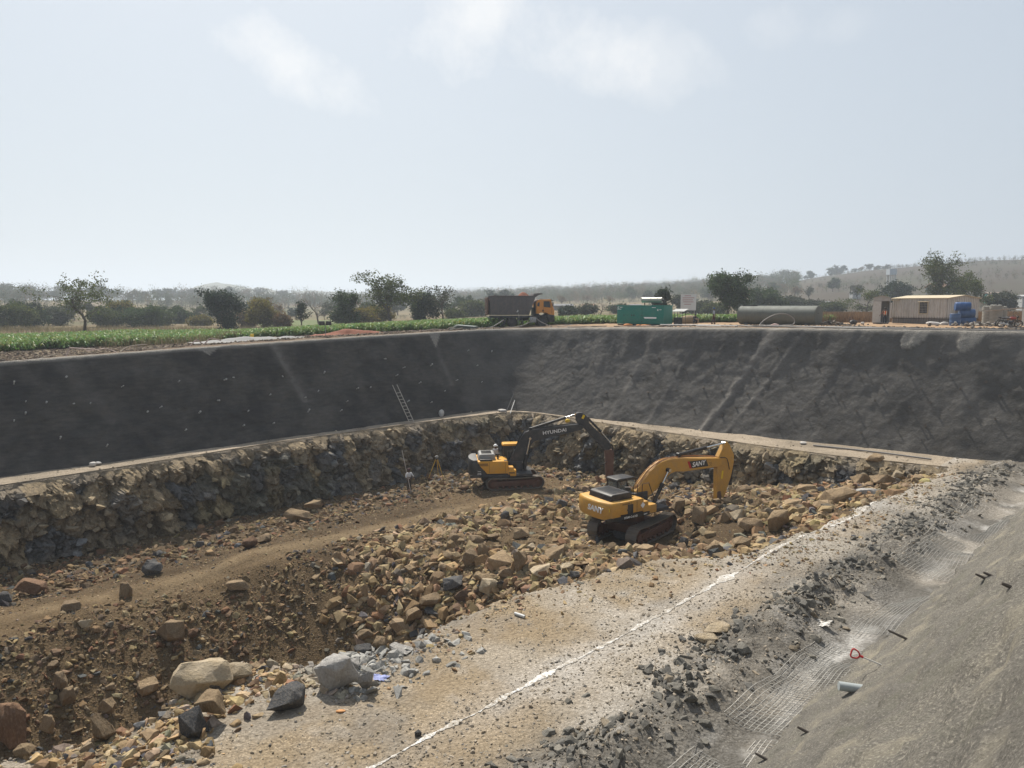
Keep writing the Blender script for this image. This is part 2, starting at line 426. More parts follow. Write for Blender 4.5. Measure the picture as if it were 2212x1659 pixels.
# near slope: corners 0-1, right wall 1-2, left (far) wall 2-3, end wall 3-0
side_rng = {'near': (_b[0], _b[1]), 'right': (_b[1], _b[2]), 'left': (_b[2], _b[3]), 'end': (_b[3], _b[4])}
def shot_mat(name, c1, c2, ripple, dirt, bs=1.0, c1b=None, c2b=None, speck=0.0):
    g = NG(name)
    n1 = g.noise(0.35, 5, 0.6, 'Position'); n2 = g.noise(1.3, 5, 0.65, 'Position', dist=0.6)
    a = g.attr('Col'); sp = g.node('ShaderNodeSeparateColor'); g.l.new(a, sp.inputs[0])
    col = g.mix(g.ramp(n1, 0.40, 0.62), c1, c2)
    rip = g.noise(1.0, 4, 0.6, 'Position', ripple)
    if c1b: col = g.mix(g.ramp(rip, .36, .62), g.mix(1.0, col, (.82, .82, .83), 'MULTIPLY'), g.mix(1.0, col, (1.15, 1.13, 1.1), 'MULTIPLY'))  # light and shade of the ripples put into the colour, beside the bump
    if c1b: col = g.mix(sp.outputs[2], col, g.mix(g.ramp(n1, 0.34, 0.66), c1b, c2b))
    col = g.mix(g.math('MULTIPLY', g.ramp(n2, 0.5, 0.75), 0.5), col, dirt)
    fine = g.noise(22, 3, 0.7, 'Position')
    col = g.mix(g.math('MULTIPLY', g.math('MULTIPLY', sp.outputs[0], g.ramp(n2, 0.25, 0.6)), 0.85), col, mul(c2, 2.6))
    col = g.mix(g.math('MULTIPLY', sp.outputs[1], g.ramp(fine, 0.2, 0.6)), col, (0.42, 0.385, 0.33))
    col = g.mix(g.ramp(fine, 0.3, 0.75), g.mix(1.0, col, (.72, .72, .72), 'MULTIPLY'), col)
    if speck:
        s1 = g.noise(26, 5, 0.8, 'Position'); s2 = g.noise(0.8, 4, .6, 'Position', (1, 1, 1))
        col = g.mix(g.math('MULTIPLY', g.ramp(s1, .44, .60), speck), mul(c1, .62), col); col = g.mix(g.math('MULTIPLY', g.ramp(s1, .56, .68), speck), col, mul(c2, 1.35))
        col = g.mix(g.math('MULTIPLY', g.ramp(s2, .52, .72), .55), col, (.38, .34, .25)); col = g.mix(g.math('MULTIPLY', g.ramp(s2, .46, .30), .6), col, (.155, .15, .115))
        g.bump(g.noise(5, 4, .7, 'Position'), .6, .12); g.bump(s1, .9, .05)
    if c1b:
        rp = g.node('ShaderNodeMix', data_type='FLOAT'); g.put(rp.inputs[0], g.ramp(sp.outputs[2], .3, .7)); g.put(rp.inputs[2], g.noise(1.0, 3, 0.55, 'Position', ripple)); g.put(rp.inputs[3], g.math('SUBTRACT', 1.0, g.voro(3.2, 'Position', 'SMOOTH_F1'))); g.bump(rp.outputs[0], 0.45 * bs, 0.07)
    else: g.bump(g.noise(1.0, 3, 0.55, 'Position', ripple), 0.5 * bs, 0.10)
    g.bump(g.noise(9, 4, 0.65, 'Position'), 0.55 * bs, 0.05)
    g.bump(fine, 0.5 * bs, 0.02)
    return g.done(col, 0.92, spec=0.15)
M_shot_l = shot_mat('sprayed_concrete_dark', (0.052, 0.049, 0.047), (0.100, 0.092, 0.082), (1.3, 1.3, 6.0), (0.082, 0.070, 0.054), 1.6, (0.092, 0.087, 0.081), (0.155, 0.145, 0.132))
M_shot_r = M_shot_l
M_shot_n = shot_mat('sprayed_concrete_dry', (0.215, 0.20, 0.175), (0.32, 0.295, 0.245), (3, 3, 3), (0.34, 0.31, 0.25), 1.0, speck=.85)
def wall(name, side, mat, amp, label, rows=62):
    a, b = side_rng[side]; idx = np.arange(a, b + 1) % L
    t = np.linspace(0, 1, rows)
    top = np.stack([rx[idx], ry[idx], rz[idx]], -1); fz = np.full(len(idx), BZ - 0.35)
    if side == 'near': fz = fz + 0.56
    bot = np.stack([fx[idx], fy[idx], fz], -1)
    out = top - bot; out[:, 2] = 0; out /= np.linalg.norm(out, axis=1)[:, None]
    V = []; Cc = []
    s = np.arange(len(idx)) * 0.155
    # apron lapping over the ground outside the rim
    ap = (0.55 + 0.35 * fbm(s / 1.7, 0 * s, 0, 71, 4) + 0.5 * np.clip(fbm(s / 6.0, 0 * s, 0, 72, 2), 0, 1))
    if side == 'near': ap = ap * 0.0 + 0.3
    for k in (1.0, 0.75, 0.5, 0.25):
        p = top + out * (ap * k)[:, None]; p[:, 2] = land(p[:, 0], p[:, 1]) + (-0.02 if k == 1 else 0.05 + 0.05 * (1 - k)) + 0.03 * fbm(p[:, 0] * 2, p[:, 1] * 2, 0, 73, 3)
        V.append(p); Cc.append(np.c_[0 * s, 0.8 + 0 * s, 0 * s])
    nrm = out * math.sin(R(58)) * -1; nrm[:, 2] = math.cos(R(58))
    for ti in t:
        p = top + (bot - top) * ti
        sag = 0.25 * math.sin(math.pi * ti)                      # walls are a little hollow
        d = amp * (0.26 * fbm(p[:, 0] / 2.2, p[:, 1] / 2.2, p[:, 2] / 2.2, 81, 3) + 0.10 * fbm(p[:, 0] / .6, p[:, 1] / .6, p[:, 2] / .45, 85, 3)) - sag
        streak = np.zeros(len(idx)); lite = np.zeros(len(idx))
        if side == 'right':                                     # two slanting runs of spilt concrete
            for s0, wd, hh in ((23.3, .30, 1.0), (21.3, .16, .6), (28.9, .10, .35), (32.6, .35, .45)):
                cen = s0 + (ti - .5) * 2.1 + 0.15 * fbm(np.array([ti * 6]), np.zeros(1), 0, int(s0))[0]
                e = np.exp(-((s - cen) / wd) ** 2); streak += e * hh; 
            d = d + streak * 0.10 * (1 + fbm(s * 3, ti * 14 + 0 * s, 0, 88, 3))
            for s0, ww, ln in ((10.0, .7, .15), (13.2, .75, .145), (4.2, 1.0, .1)):    # tongues of dry grout hanging from the rim
                e = (np.abs(s - s0) < ww * math.sqrt(max(0, 1 - (ti / ln) ** 2)) if ti < ln else np.zeros(len(s), bool)); lite = np.maximum(lite, e * 0.75); d = d + e * 0.10
        if side == 'near':
            d = d + 0.13 * fbm(p[:, 0] / .38, p[:, 1] / .38, p[:, 2] / .38, 87, 3)
            for t0_, sa, sb, dp in ((.80, 8, 30, .16), (.62, 14, 24, .10), (.52, 26, 40, .10), (.36, 10, 20, .12)): d = d - dp * np.exp(-((ti - t0_ - .02 * fbm(s / 2.2, 0 * s, 0, 89, 3)) / .010) ** 2) * sstep(sa, sa + 3, s) * (1 - sstep(sb - 3, sb, s))
        if side == 'left':
            for s0, wd, hh in ((19.8, .35, .7), (35.0, .5, .25), (3.4, .3, .4)):
                cen = s0 - (ti - .35) * 3.0; streak += np.exp(-((s - cen) / wd) ** 2) * hh * (ti < .62)
            for s0, ww, ln in ((26.0, .9, .07), (4.0, .8, .16), (41, .7, .1)):
                e = (np.abs(s - s0) < ww * (1 - ti / ln) if ti < ln else np.zeros(len(s), bool)); lite = np.maximum(lite, e * 0.8)
        d = d * min(1, ti * 6 + 0.15)
        p = p + nrm * d[:, None]
        edge = max(0, 1 - ti / 0.03)
        Cc.append(np.c_[streak, np.maximum(lite, edge * .8), 0 * s]); V.append(p)
    nr = rows + 4
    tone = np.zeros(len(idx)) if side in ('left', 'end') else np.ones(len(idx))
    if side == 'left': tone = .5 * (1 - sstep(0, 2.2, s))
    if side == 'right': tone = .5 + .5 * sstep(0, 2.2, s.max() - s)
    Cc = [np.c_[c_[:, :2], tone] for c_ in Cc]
    if side == 'near':                                          # thick curled toe of the lining
        p = V[-1] + np.array([0, 0, -0.10]) - out * .03; V.append(p); Cc.append(Cc[-1]); p = p + out * .30 + np.array([0, 0, -.05]); V.append(p); Cc.append(Cc[-1]); p = p + out * .25 + np.array([0, 0, -.6]); V.append(p); Cc.append(Cc[-1]); nr += 3
    V = np.concatenate(V); Cc = np.concatenate(Cc)
    me = np_mesh(name, V, grid_faces(nr, len(idx))[:, ::-1], np.clip(Cc, 0, 1), smooth=True)
    o = link(name, me, mat); return tag(o, label, 'wall')
W_left = wall('concrete_wall', 'left', M_shot_l, 1.0, 'dark sprayed concrete pit wall on the left, below the crop field, with a ladder leaning on it')
W_right = wall('concrete_wall', 'right', M_shot_r, 0.55, 'grey sprayed concrete pit wall on the right, below the generator and the long tank')
W_near = wall('concrete_slope', 'near', M_shot_n, 0.8, 'pale dry sprayed concrete slope in the bottom right corner, nearest the viewer', 110)
W_end = wall('concrete_wall', 'end', M_shot_l, 1.0, 'sprayed concrete end wall of the pit beyond the left edge')
# ---- ground outside (one sheet to the horizon)
cx0, cy0 = uv2xy(18, 27)
lam = [1.0]; st_ = 0.006
while lam[-1] < 110: lam.append(lam[-1] + st_); st_ *= 1.062
lam = np.array(lam)
GX = cx0 + (rx - cx0)[None] * lam[:, None]; GY = cy0 + (ry - cy0)[None] * lam[:, None]
GZ = land(GX, GY)
dr = np.hypot(GX - rx[None], GY - ry[None])
GZ = GZ + 0.10 * fbm(GX / 1.1, GY / 1.1, 0, 91, 4) * sstep(.3, 1.5, dr) * (1 - sstep(20, 60, dr)) - 0.03 * (dr < .3)
def near_field(px): return np.interp(px, [-800, 0, 240, 460, 700, 1060, 1200, 1600, 1760, 2000], [50, 59, 68, 75.5, 77, 79, 87, 89, 89, 92])
def far_field(px): return np.interp(px, [-800, 0, 460, 700, 1060, 1200, 1600, 1760, 1820, 2000], [70, 82, 101, 105, 105, 102, 99, 101, 92, 92])
gpx = np.where(GY > 1, 1106 + 1560 * GX / np.maximum(GY, 1), 9999)
infield = (GY > near_field(gpx) - .5) & (GY < far_field(gpx) + 1) & (gpx < 1790)
n_a = fbm(GX / 7, GY / 7, 0, 101, 4); n_b = fbm(GX / 1.4, GY / 1.4, 0, 105, 3); n_c = fbm(GX / 45, GY / 45, 0, 108, 4)
def lerp3(a, b, t): return np.asarray(a) * (1 - t[..., None]) + np.asarray(b) * t[..., None]
gc = lerp3((0.18, 0.145, 0.085), (0.115, 0.11, 0.06), sstep(-.3, .4, n_c))
gc = lerp3(gc, (0.16, 0.115, 0.08), sstep(.0, .5, n_a) * .6)
hillr = sstep(1500, 1800, gpx) * sstep(140, 220, np.hypot(GX, GY)); gc = lerp3(gc, (0.062, 0.052, 0.040), hillr * .95); gc = lerp3(gc, (.07, .07, .045), hillr * sstep(0, .35, n_a + n_c) * .7)
soil = (1 - sstep(14, 24, dr)) * (GX < 8); gc = lerp3(gc, (0.15, 0.11, 0.08), soil * .9)
gc = lerp3(gc, (0.34, 0.26, 0.17), soil * sstep(.1, .5, n_a + .4 * n_b) * sstep(6, 12, dr) * .8)
yard = sstep(2, 12, GX) * (1 - sstep(40, 60, dr)) * (1 - infield); gc = lerp3(gc, (0.36, 0.245, 0.155), yard * .85)
gc = lerp3(gc, (0.12, 0.108, 0.095), sstep(2, 12, GX) * (1 - sstep(4, 9, dr + 2 * n_a)) * .9)
gc = lerp3(gc, (0.085, 0.075, 0.04), infield * .8)
far_green = (gpx > 560) & (gpx < 760) & (np.hypot(GX, GY) > 150) & (np.hypot(GX, GY) < 215); gc = lerp3(gc, (0.11, 0.16, 0.06), far_green * .7)
g = NG('ground'); gcol = g.attr(); fn = g.noise(3.0, 6, 0.7, 'Position'); fv = g.voro(5.0, 'Position')
gcc = g.mix(g.ramp(fn, 0.25, 0.75), g.mix(1.0, gcol, (.62, .60, .58), 'MULTIPLY'), g.mix(1.0, gcol, (1.3, 1.28, 1.25), 'MULTIPLY'))
g.bump(fn, 0.7, 0.12); g.bump(fv, 0.35, 0.06)
M_ground = g.done(gcc, 0.95, spec=0.1)
ground = link('ground', np_mesh('ground', np.stack([GX, GY, GZ], -1).reshape(-1, 3), grid_faces(len(lam), L, True), gc.reshape(-1, 3), smooth=True), M_ground)
tag(ground, kind='structure')
# ---- pit floor and benches
us = np.arange(-16.5, 53.0, 0.14); vs = np.arange(5.2, 49.4, 0.14)
U, Vv = np.meshgrid(us, vs); Zp = pit(U, Vv); Xp, Yp = uv2xy(U, Vv)
na = fbm(U / 4, Vv / 4, 0, 121, 4); nb = fbm(U / 1.0, Vv / 1.0, 0, 125, 4); ncn = fbm(U / 9, Vv / 9, 0, 128, 3)
onb = (Zp > BZ - 0.35); dusty = sstep(-.1, .35, fbm(U / 2.2, Vv / 2.2, 0, 131, 4))
dn_ = Vv - lip_near(U)
pc = lerp3((0.125, 0.088, 0.050), (0.080, 0.056, 0.033), sstep(-.25, .35, na))
pc = lerp3(pc, (0.20, 0.148, 0.088), np.exp(-((Vv - 35.0 + .5 * na) / 1.0) ** 2) * (U < 40) * sstep(-.5, .3, na + .5 * nb) * .75)
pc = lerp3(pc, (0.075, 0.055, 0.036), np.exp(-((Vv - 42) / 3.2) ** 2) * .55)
bcol = lerp3((0.30, 0.25, 0.19), (0.335, 0.30, 0.25), sstep(-.3, .3, na + .3 * nb))
ochre = sstep(.08, .4, ncn + .45 * nb); bcol = lerp3(bcol, (0.31, 0.235, 0.145), ochre * .75)
grey = 1 - sstep(9.6, 11.2, Vv + .9 * na + .4 * nb); bcol = lerp3(bcol, (0.165, 0.155, 0.138), grey * .92); bcol = lerp3(bcol, (.115, .11, .10), np.exp(-((Vv - 6.9) / .7) ** 2) * .7); bcol = lerp3(bcol, (.46, .45, .43), np.exp(-((Vv - 7.1) / .5) ** 2) * sstep(.05, .4, fbm(U / 1.3, Vv / .6, 0, 151, 4)) * .8); bcol = lerp3(bcol, (0.20, 0.19, 0.175), sstep(.15, .5, fbm(U / 2.6, Vv / 1.5, 0, 141, 4)) * .5); bcol = lerp3(bcol, (.38, .345, .295), dusty * .55)
chalky = np.exp(-((Vv - 12.0 + .4 * na) / .8) ** 2) * sstep(-.3, .45, ncn + .4 * nb) * sstep(6, 14, U); bcol = lerp3(bcol, (0.60, 0.585, 0.56), (chalky * (.32 + .25 * sstep(20, 26, U))))
bcol = lerp3(bcol, (0.55, 0.53, 0.50), sstep(.25, .6, nb + .5 * na) * .22)
farb = (Vv > 40) | (U > 44); bcol = np.where((farb & (Vv > 12))[..., None], lerp3((0.39, 0.325, 0.25), (0.28, 0.235, 0.18), sstep(-.2, .4, na + .5 * nb)), bcol)
bcol = bcol * .88; pc = np.where(onb[..., None], bcol, pc)
g = NG('pit_earth'); gcol = g.attr(); f1 = g.noise(9, 6, 0.75, 'Position'); f2 = g.voro(11.0, 'Position'); f3 = g.voro(28.0, 'Position', out='Color')
sp = g.node('ShaderNodeSeparateColor'); g.l.new(f3, sp.inputs[0])
c1 = g.mix(g.ramp(f1, 0.3, 0.72), g.mix(1.0, gcol, (.55, .53, .5), 'MULTIPLY'), g.mix(1.0, gcol, (1.3, 1.3, 1.3), 'MULTIPLY'))
c1 = g.mix(g.math('MULTIPLY', g.ramp(sp.outputs[0], 0.75, 0.95), g.ramp(g.noise(.55, 3, .6, 'Position'), .4, .6)), c1, g.mix(1.0, gcol, (1.5, 1.5, 1.5), 'MULTIPLY'))
g.bump(f1, 0.8, 0.06); g.bump(f2, 0.5, 0.05)
M_pit = g.done(c1, 0.95, spec=0.1)
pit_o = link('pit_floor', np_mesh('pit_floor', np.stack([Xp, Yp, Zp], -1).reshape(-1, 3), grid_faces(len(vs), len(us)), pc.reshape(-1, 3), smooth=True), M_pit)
tag(pit_o, kind='structure')
# ---- broken rock faces under the far benches
g = NG('rock_face'); a = g.attr(); f1 = g.noise(4, 6, 0.7, 'Position'); f2 = g.noise(16, 5, 0.7, 'Position')
cc = g.mix(g.ramp(f1, 0.3, 0.7), g.mix(1.0, a, (.58, .58, .6), 'MULTIPLY'), g.mix(1.0, a, (1.35, 1.3, 1.2), 'MULTIPLY'))
cc = g.mix(g.ramp(f2, 0.55, 0.8), cc, g.mix(1.0, a, (1.7, 1.65, 1.55), 'MULTIPLY'))
g.bump(f1, 0.7, 0.12); g.bump(f2, 0.6, 0.04)
M_face = g.done(cc, 0.93, spec=0.12)
FACES = []
def rock_face(path, label, seed, lean):
    """path: list of (u,v) along the lip; the face leans towards the pit"""
    pts = np.array(path); seg = np.hypot(*np.diff(pts, axis=0).T); cum = np.r_[0, np.cumsum(seg)]
    s = np.arange(0, cum[-1], 0.085); pu = np.interp(s, cum, pts[:, 0]); pv = np.interp(s, cum, pts[:, 1])
    tu, tv = np.gradient(pu), np.gradient(pv); ln = np.hypot(tu, tv); nu, nv_ = lean * tv / ln, -lean * tu / ln
    hs = np.arange(-0.05, 5.0, 0.085); S, H = np.meshgrid(s, hs)
    wx = 0.30 * fbm(S / .9, H / .9, 0, seed + 3, 3); wy = 0.30 * fbm(S / .9, H / .9, 5.5, seed + 4, 3)
    c, c2, c3, ox, oy, e = cells2((S + wx) / 1.15, (H + wy) / 1.45, seed)
    d = 0.55 * c + (c2 - .5) * ox * 1.3 + (c3 - .5) * oy * 1.4
    k, k2, k3, px_, py_, e2 = cells2((S + wx * .6) / .42, (H + wy * .6) / .46, seed + 9)
    d = d + 0.19 * k + (k2 - .5) * px_ * .6 + (k3 - .5) * py_ * .6
    q, q2, q3, qx, qy, e3 = cells2(S / .19, H / .17, seed + 15)
    rough = sstep(-.15, .3, fbm(S / 1.6, H / 1.1, 2.2, seed + 19, 3)) * .8 + .2
    d = d + (0.09 * q + (q2 - .5) * qx * .2) * rough
    d = d + 0.05 * fbm(S * 3, H * 3, 0, seed + 5, 3) - 0.20 * (1 - sstep(0, .12, e)) 
    d = d * sstep(-.05, .5, H)
    out_ = -0.12 + H * 0.30 + d
    topz = BZ + 0.02
    uu = pu[None] + nu[None] * out_; vv = pv[None] + nv_[None] * out_
    Z = topz - H * 1.0 - 0.10 * d
    X, Y = uv2xy(uu, vv)
    big = fbm(S / 5, H / 2.5, 0, seed + 21, 3)
    colr = lerp3((0.19, 0.158, 0.112), (0.115, 0.117, 0.12), sstep(.35, .65, c2 + .35 * big)); colr = lerp3(colr, (0.265, 0.21, 0.135), sstep(.62, .9, c3 - .2 * big) * .9)
    colr = lerp3(colr, (0.13, 0.115, 0.06), sstep(.1, .5, big) * .5)
    colr = colr * (0.75 + 0.5 * k[..., None])
    colr = lerp3(colr, (0.27, 0.215, 0.145), (1 - sstep(.15, .9, H + .4 * big)) * .6)
    o = link('rock_face', np_mesh('rock_face', np.stack([X, Y, Z], -1).reshape(-1, 3), grid_faces(len(hs), len(s)), colr.reshape(-1, 3)), M_face)
    FACES.append((np.stack([X, Y, Z], -1), H, colr)); return tag(o, label, 'rock face')
_u = np.linspace(-16, 44.4, 60); rock_face([(a, float(lip_left(a))) for a in _u] + [(45.2, 45.2), (45.9, 44.5)], 'brown and grey broken rock face below the left bench, in shade', 201, 1)
_v = np.linspace(44.5, 11.4, 60); rock_face([(45.9, 44.5)] + [(float(lip_right(b)), b) for b in _v[1:]], 'jagged brown rock face below the right bench behind both excavators', 301, 1)
# ---- far blue hills
g = NG('far_hill'); M_hill = g.done(g.mix(g.noise(0.02, 5, .6, 'Position'), (0.07, 0.085, 0.05), (0.15, 0.13, 0.08)), 0.95)
def hill(pts, D, name='hill'):
    xs = np.linspace(pts[0][0], pts[-1][0], 90); ys = np.interp(xs, [p[0] for p in pts], [p[1] for p in pts])
    k = np.array([1, 2, 3, 2, 1]) / 9; ys = np.convolve(np.pad(ys, 2, 'edge'), k, 'valid') + fbm(xs / 14, 0 * xs, 0, 5, 3) * 1.6
    rows = []
    for f, hgt in ((0.86, 0), (0.92, .45), (0.97, .85), (1.0, 1.0), (1.05, .8), (1.2, 0)):
        X = (xs - 1106) / 1560 * D * f; h = (CAM_H + (658 - ys) / 1560 * D) * hgt - 14 * (1 - hgt)
        rows.append(np.stack([X, 0 * X + D * f, h], -1))
    o = link(name, np_mesh(name, np.concatenate(rows), grid_faces(6, 90), smooth=True), M_hill); return tag(o, kind='structure')
hill([(330, 668), (395, 645), (425, 620), (470, 611), (510, 615), (548, 625), (580, 622), (605, 630), (660, 655), (700, 668)], 1500)
hill([(560, 668), (640, 628), (700, 630), (780, 634), (860, 640), (960, 640), (1050, 645), (1150, 655), (1250, 668)], 2000)
# ================================================================ ROCKS
def hull_np(n, seed, sq=(1, .8, .62), blocky=0.55):
    r = np.random.default_rng(seed); d = r.normal(size=(n, 3)); d /= np.linalg.norm(d, axis=1)[:, None]
    m = np.abs(d).max(1)[:, None]; p = d / (m ** blocky) * r.uniform(.8, 1.05, (n, 1)) * np.array(sq)
    bm = bmesh.new(); [bm.verts.new(q) for q in p]
    res = bmesh.ops.convex_hull(bm, input=bm.verts)
    bmesh.ops.delete(bm, geom=[e for e in res['geom_interior'] if isinstance(e, bmesh.types.BMVert)], context='VERTS')
    return bm
def low_rock(seed, n=11, sq=(1, .8, .62)):
    bm = hull_np(n, seed, sq); bmesh.ops.triangulate(bm, faces=bm.faces); bm.verts.index_update()
    V = np.array([v.co[:] for v in bm.verts]); F = np.array([[v.index for v in f.verts] for f in bm.faces]); bm.free()
    return V / (np.abs(V).max()), F
def big_rock(seed, sq, n=14, detail=2, rough=0.05):
    bm = hull_np(n, seed, sq, 0.6)
    bmesh.ops.dissolve_limit(bm, angle_limit=R(14), verts=bm.verts, edges=bm.edges)
    bmesh.ops.bevel(bm, geom=list(bm.edges), offset=0.03, segments=1, affect='EDGES', clamp_overlap=True)
    bmesh.ops.triangulate(bm, faces=bm.faces)
    bmesh.ops.subdivide_edges(bm, edges=[e for e in bm.edges if e.calc_length() > .22], cuts=1, use_grid_fill=True)
    bmesh.ops.triangulate(bm, faces=bm.faces)
    bmesh.ops.subdivide_edges(bm, edges=[e for e in bm.edges if e.calc_length() > .16], cuts=1, use_grid_fill=True)
    bmesh.ops.triangulate(bm, faces=bm.faces)
    co = np.array([v.co[:] for v in bm.verts])
    d = rough * fbm(co[:, 0] * 2.3, co[:, 1] * 2.3, co[:, 2] * 2.3, seed, 4)
    bm.normal_update()
    for v, k in zip(bm.verts, d): v.co += v.normal * float(k)
    me = bpy.data.meshes.new('rock'); bm.to_mesh(me); bm.free()
    me.shade_smooth(); me.set_sharp_from_angle(angle=R(20)); return me
LOW = [low_rock(s, (9, 12, 15, 20, 26)[s % 5], [(1, .8, .6), (1, .7, .36), (1, .9, .75), (1, .5, .42), (1, .62, .62), (1, .85, .28)][s % 6]) for s in range(30)]
def scatter(name, pos, size, col, mat, flat=0.0, parts=LOW, tilt=0.6, embed=0.25):
    N = len(pos); Vs, Fs, Cs = [], [], []; base_ = 0
    kk = rng.integers(0, len(parts), N)
    for k, (bv, bf) in enumerate(parts):
        ix = np.where(kk == k)[0]; n = len(ix)
        if n == 0: continue
        yaw = rng.uniform(0, 2 * np.pi, n); ta = rng.normal(0, tilt, n); tb = rng.normal(0, tilt, n)
        cyw, syw = np.cos(yaw), np.sin(yaw); ca, sa = np.cos(ta), np.sin(ta); cb, sb = np.cos(tb), np.sin(tb)
        Z0 = np.zeros(n); O = np.ones(n)
        Rz = np.stack([np.stack([cyw, -syw, Z0], -1), np.stack([syw, cyw, Z0], -1), np.stack([Z0, Z0, O], -1)], 1)
        Rx = np.stack([np.stack([O, Z0, Z0], -1), np.stack([Z0, ca, -sa], -1), np.stack([Z0, sa, ca], -1)], 1)
        Ry = np.stack([np.stack([cb, Z0, sb], -1), np.stack([Z0, O, Z0], -1), np.stack([-sb, Z0, cb], -1)], 1)
        M = Rz @ Rx @ Ry
        v = np.einsum('nij,kj->nki', M, bv) * (size[ix] / 2)[:, None, None] + pos[ix][:, None, :]
        v[:, :, 2] += (size[ix] * .5 * (.5 - embed * 2))[:, None] * .6
        Vs.append(v.reshape(-1, 3)); Fs.append((bf[None] + (base_ + np.arange(n) * len(bv))[:, None, None]).reshape(-1, 3)); base_ += n * len(bv)
        Cs.append(np.repeat(col[ix], len(bv), 0))
    me = np_mesh(name, np.concatenate(Vs), np.concatenate(Fs), np.concatenate(Cs))
    return link(name, me, mat)
g = NG('rubble'); a = g.attr(); f1 = g.noise(14, 5, .7, 'Position'); f2 = g.noise(2.2, 4, .6, 'Position')
cc = g.mix(g.ramp(f1, .3, .72), g.mix(1.0, a, (.66, .65, .64), 'MULTIPLY'), g.mix(1.0, a, (1.3, 1.28, 1.22), 'MULTIPLY'))
g.bump(f1, .6, .03); M_rub = g.done(cc, .92, spec=.15)
PAL = np.array([(0.30, 0.215, 0.125), (0.25, 0.17, 0.095), (0.34, 0.26, 0.165), (0.19, 0.135, 0.085), (0.11, 0.11, 0.115), (0.23, 0.20, 0.16), (0.36, 0.27, 0.15), (0.27, 0.155, 0.09)])
def pal(n, wts):
    k = rng.choice(len(PAL), n, p=np.array(wts) / sum(wts)); return PAL[k] * .90 * rng.uniform(.62, 1.3, (n, 1)) * (1 + rng.normal(0, .04, (n, 3)))
def put(n, fu, size_lo, size_hi, power, keep=None):
    uv = fu(n)
    if keep is not None: uv = uv[keep(uv[:, 0], uv[:, 1])]
    z = pit(uv[:, 0], uv[:, 1]); x, y = uv2xy(uv[:, 0], uv[:, 1])
    s = size_lo * (size_hi / size_lo) ** (rng.uniform(0, 1, len(uv)) ** power)
    return np.stack([x, y, z], -1), s, uv
def box_uv(u0, u1, v0, v1): return lambda n: np.stack([rng.uniform(u0, u1, n), rng.uniform(v0, v1, n)], -1)
def inpit(u, v): return (v > lip_near(u) + .1) & (v < lip_left(u) - .9) & (u < lip_right(v) - .9) & (np.hypot(u - 32.7, v - 23.1) > 2.3) & (np.hypot(u - 37.2, v - 37.2) > 2.2)
def ontrack(u, v): return (np.abs(v - 35.0) < 1.0 + .7 * fbm(u / 2, v / 2, 0, 9, 3)) & (u < 37)
def clump(u, v, s, seed, lo=-.15): return rng.uniform(0, 1, len(u)) < sstep(lo, .45, fbm(u / s, v / s, 0, seed, 3))
batches = []
# the strip of rubble along the foot of the left face
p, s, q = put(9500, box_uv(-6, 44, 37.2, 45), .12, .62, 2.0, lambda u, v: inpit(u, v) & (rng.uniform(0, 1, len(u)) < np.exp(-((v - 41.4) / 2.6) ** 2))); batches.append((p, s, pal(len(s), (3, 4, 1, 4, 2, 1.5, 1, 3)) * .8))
# flank between track and trench, and trench; slope shade put into the stone colour
p, s, q = put(34000, box_uv(-6, 25, 15, 34), .07, .46, 2.0, lambda u, v: inpit(u, v) & ~ontrack(u, v) & clump(u, v, 2.6, 17, -.55)); batches.append((p, s, pal(len(s), (4, 5, 3, 4, 1.2, 1, 2, 2)) * .76))
# heap under and round the orange excavator
p, s, q = put(19000, box_uv(17, 48, 11, 34), .14, .95, 1.6, lambda u, v: inpit(u, v) & ~ontrack(u, v) & clump(u, v, 3.0, 19, -.6) & ((u > 20) | (v < 30))); batches.append((p, s, pal(len(s), (5, 3, 4, 2, 1.3, 1.2, 4, 1))))
# foot of the right face
p, s, q = put(6000, box_uv(34, 47, 14, 46), .15, .75, 2.0, lambda u, v: inpit(u, v) & ((u > 41.5) | (v > 39))); batches.append((p, s, pal(len(s), (4, 3, 3, 2, 3, 2, 2, 1))))
# blocks heaped on the flank of the boulder pile
p, s, q = put(4200, box_uv(17.5, 28, 15, 32), .20, 1.05, 1.7, lambda u, v: inpit(u, v) & ~ontrack(u, v) & (rng.uniform(0, 1, len(u)) < np.exp(-((u - 21.5) / 3.2) ** 2))); batches.append((p, s, pal(len(s), (5, 4, 4, 2, 1.2, 1, 4, 1)) * 1.05))
# stones still stuck in the two broken faces
for FP, FH, FC in FACES:
    ok_ = np.argwhere((FH > .15) & (FH < 4.6)); k_ = ok_[rng.integers(0, len(ok_), 3400)]; q_ = FP[k_[:, 0], k_[:, 1]]; s_ = .10 * (7.5 ** (rng.uniform(0, 1, len(q_)) ** 2.0)); c_ = FC[k_[:, 0], k_[:, 1]] * rng.uniform(.8, 1.5, (len(q_), 1)); batches.append((q_ - np.array([0, 0, .1]) * s_[:, None], s_, np.clip(c_, .02, .6)))
# finer spoil everywhere in the pit
p, s, q = put(60000, box_uv(-6, 48, 11, 46), .04, .17, 1.6, lambda u, v: inpit(u, v) & (~ontrack(u, v) | (rng.uniform(0, 1, len(u)) < .45))); batches.append((p, s, pal(len(s), (4, 4, 4, 2, .7, 1.2, 3, 1.4)) * .95))
# broken rock dragged over the near bench edge
p, s, q = put(30000, box_uv(-4, 47, 10.2, 21), .04, .27, 2.2, lambda u, v: (rng.uniform(0, 1, len(u)) < np.exp(-((v - lip_near(u) + .3) / 1.35) ** 2)) & clump(u, v, 1.6, 23, -.4)); batches.append((p, s, pal(len(s), (4, 3, 4, 1.5, .8, 2, 3, .7)) * 1.05))
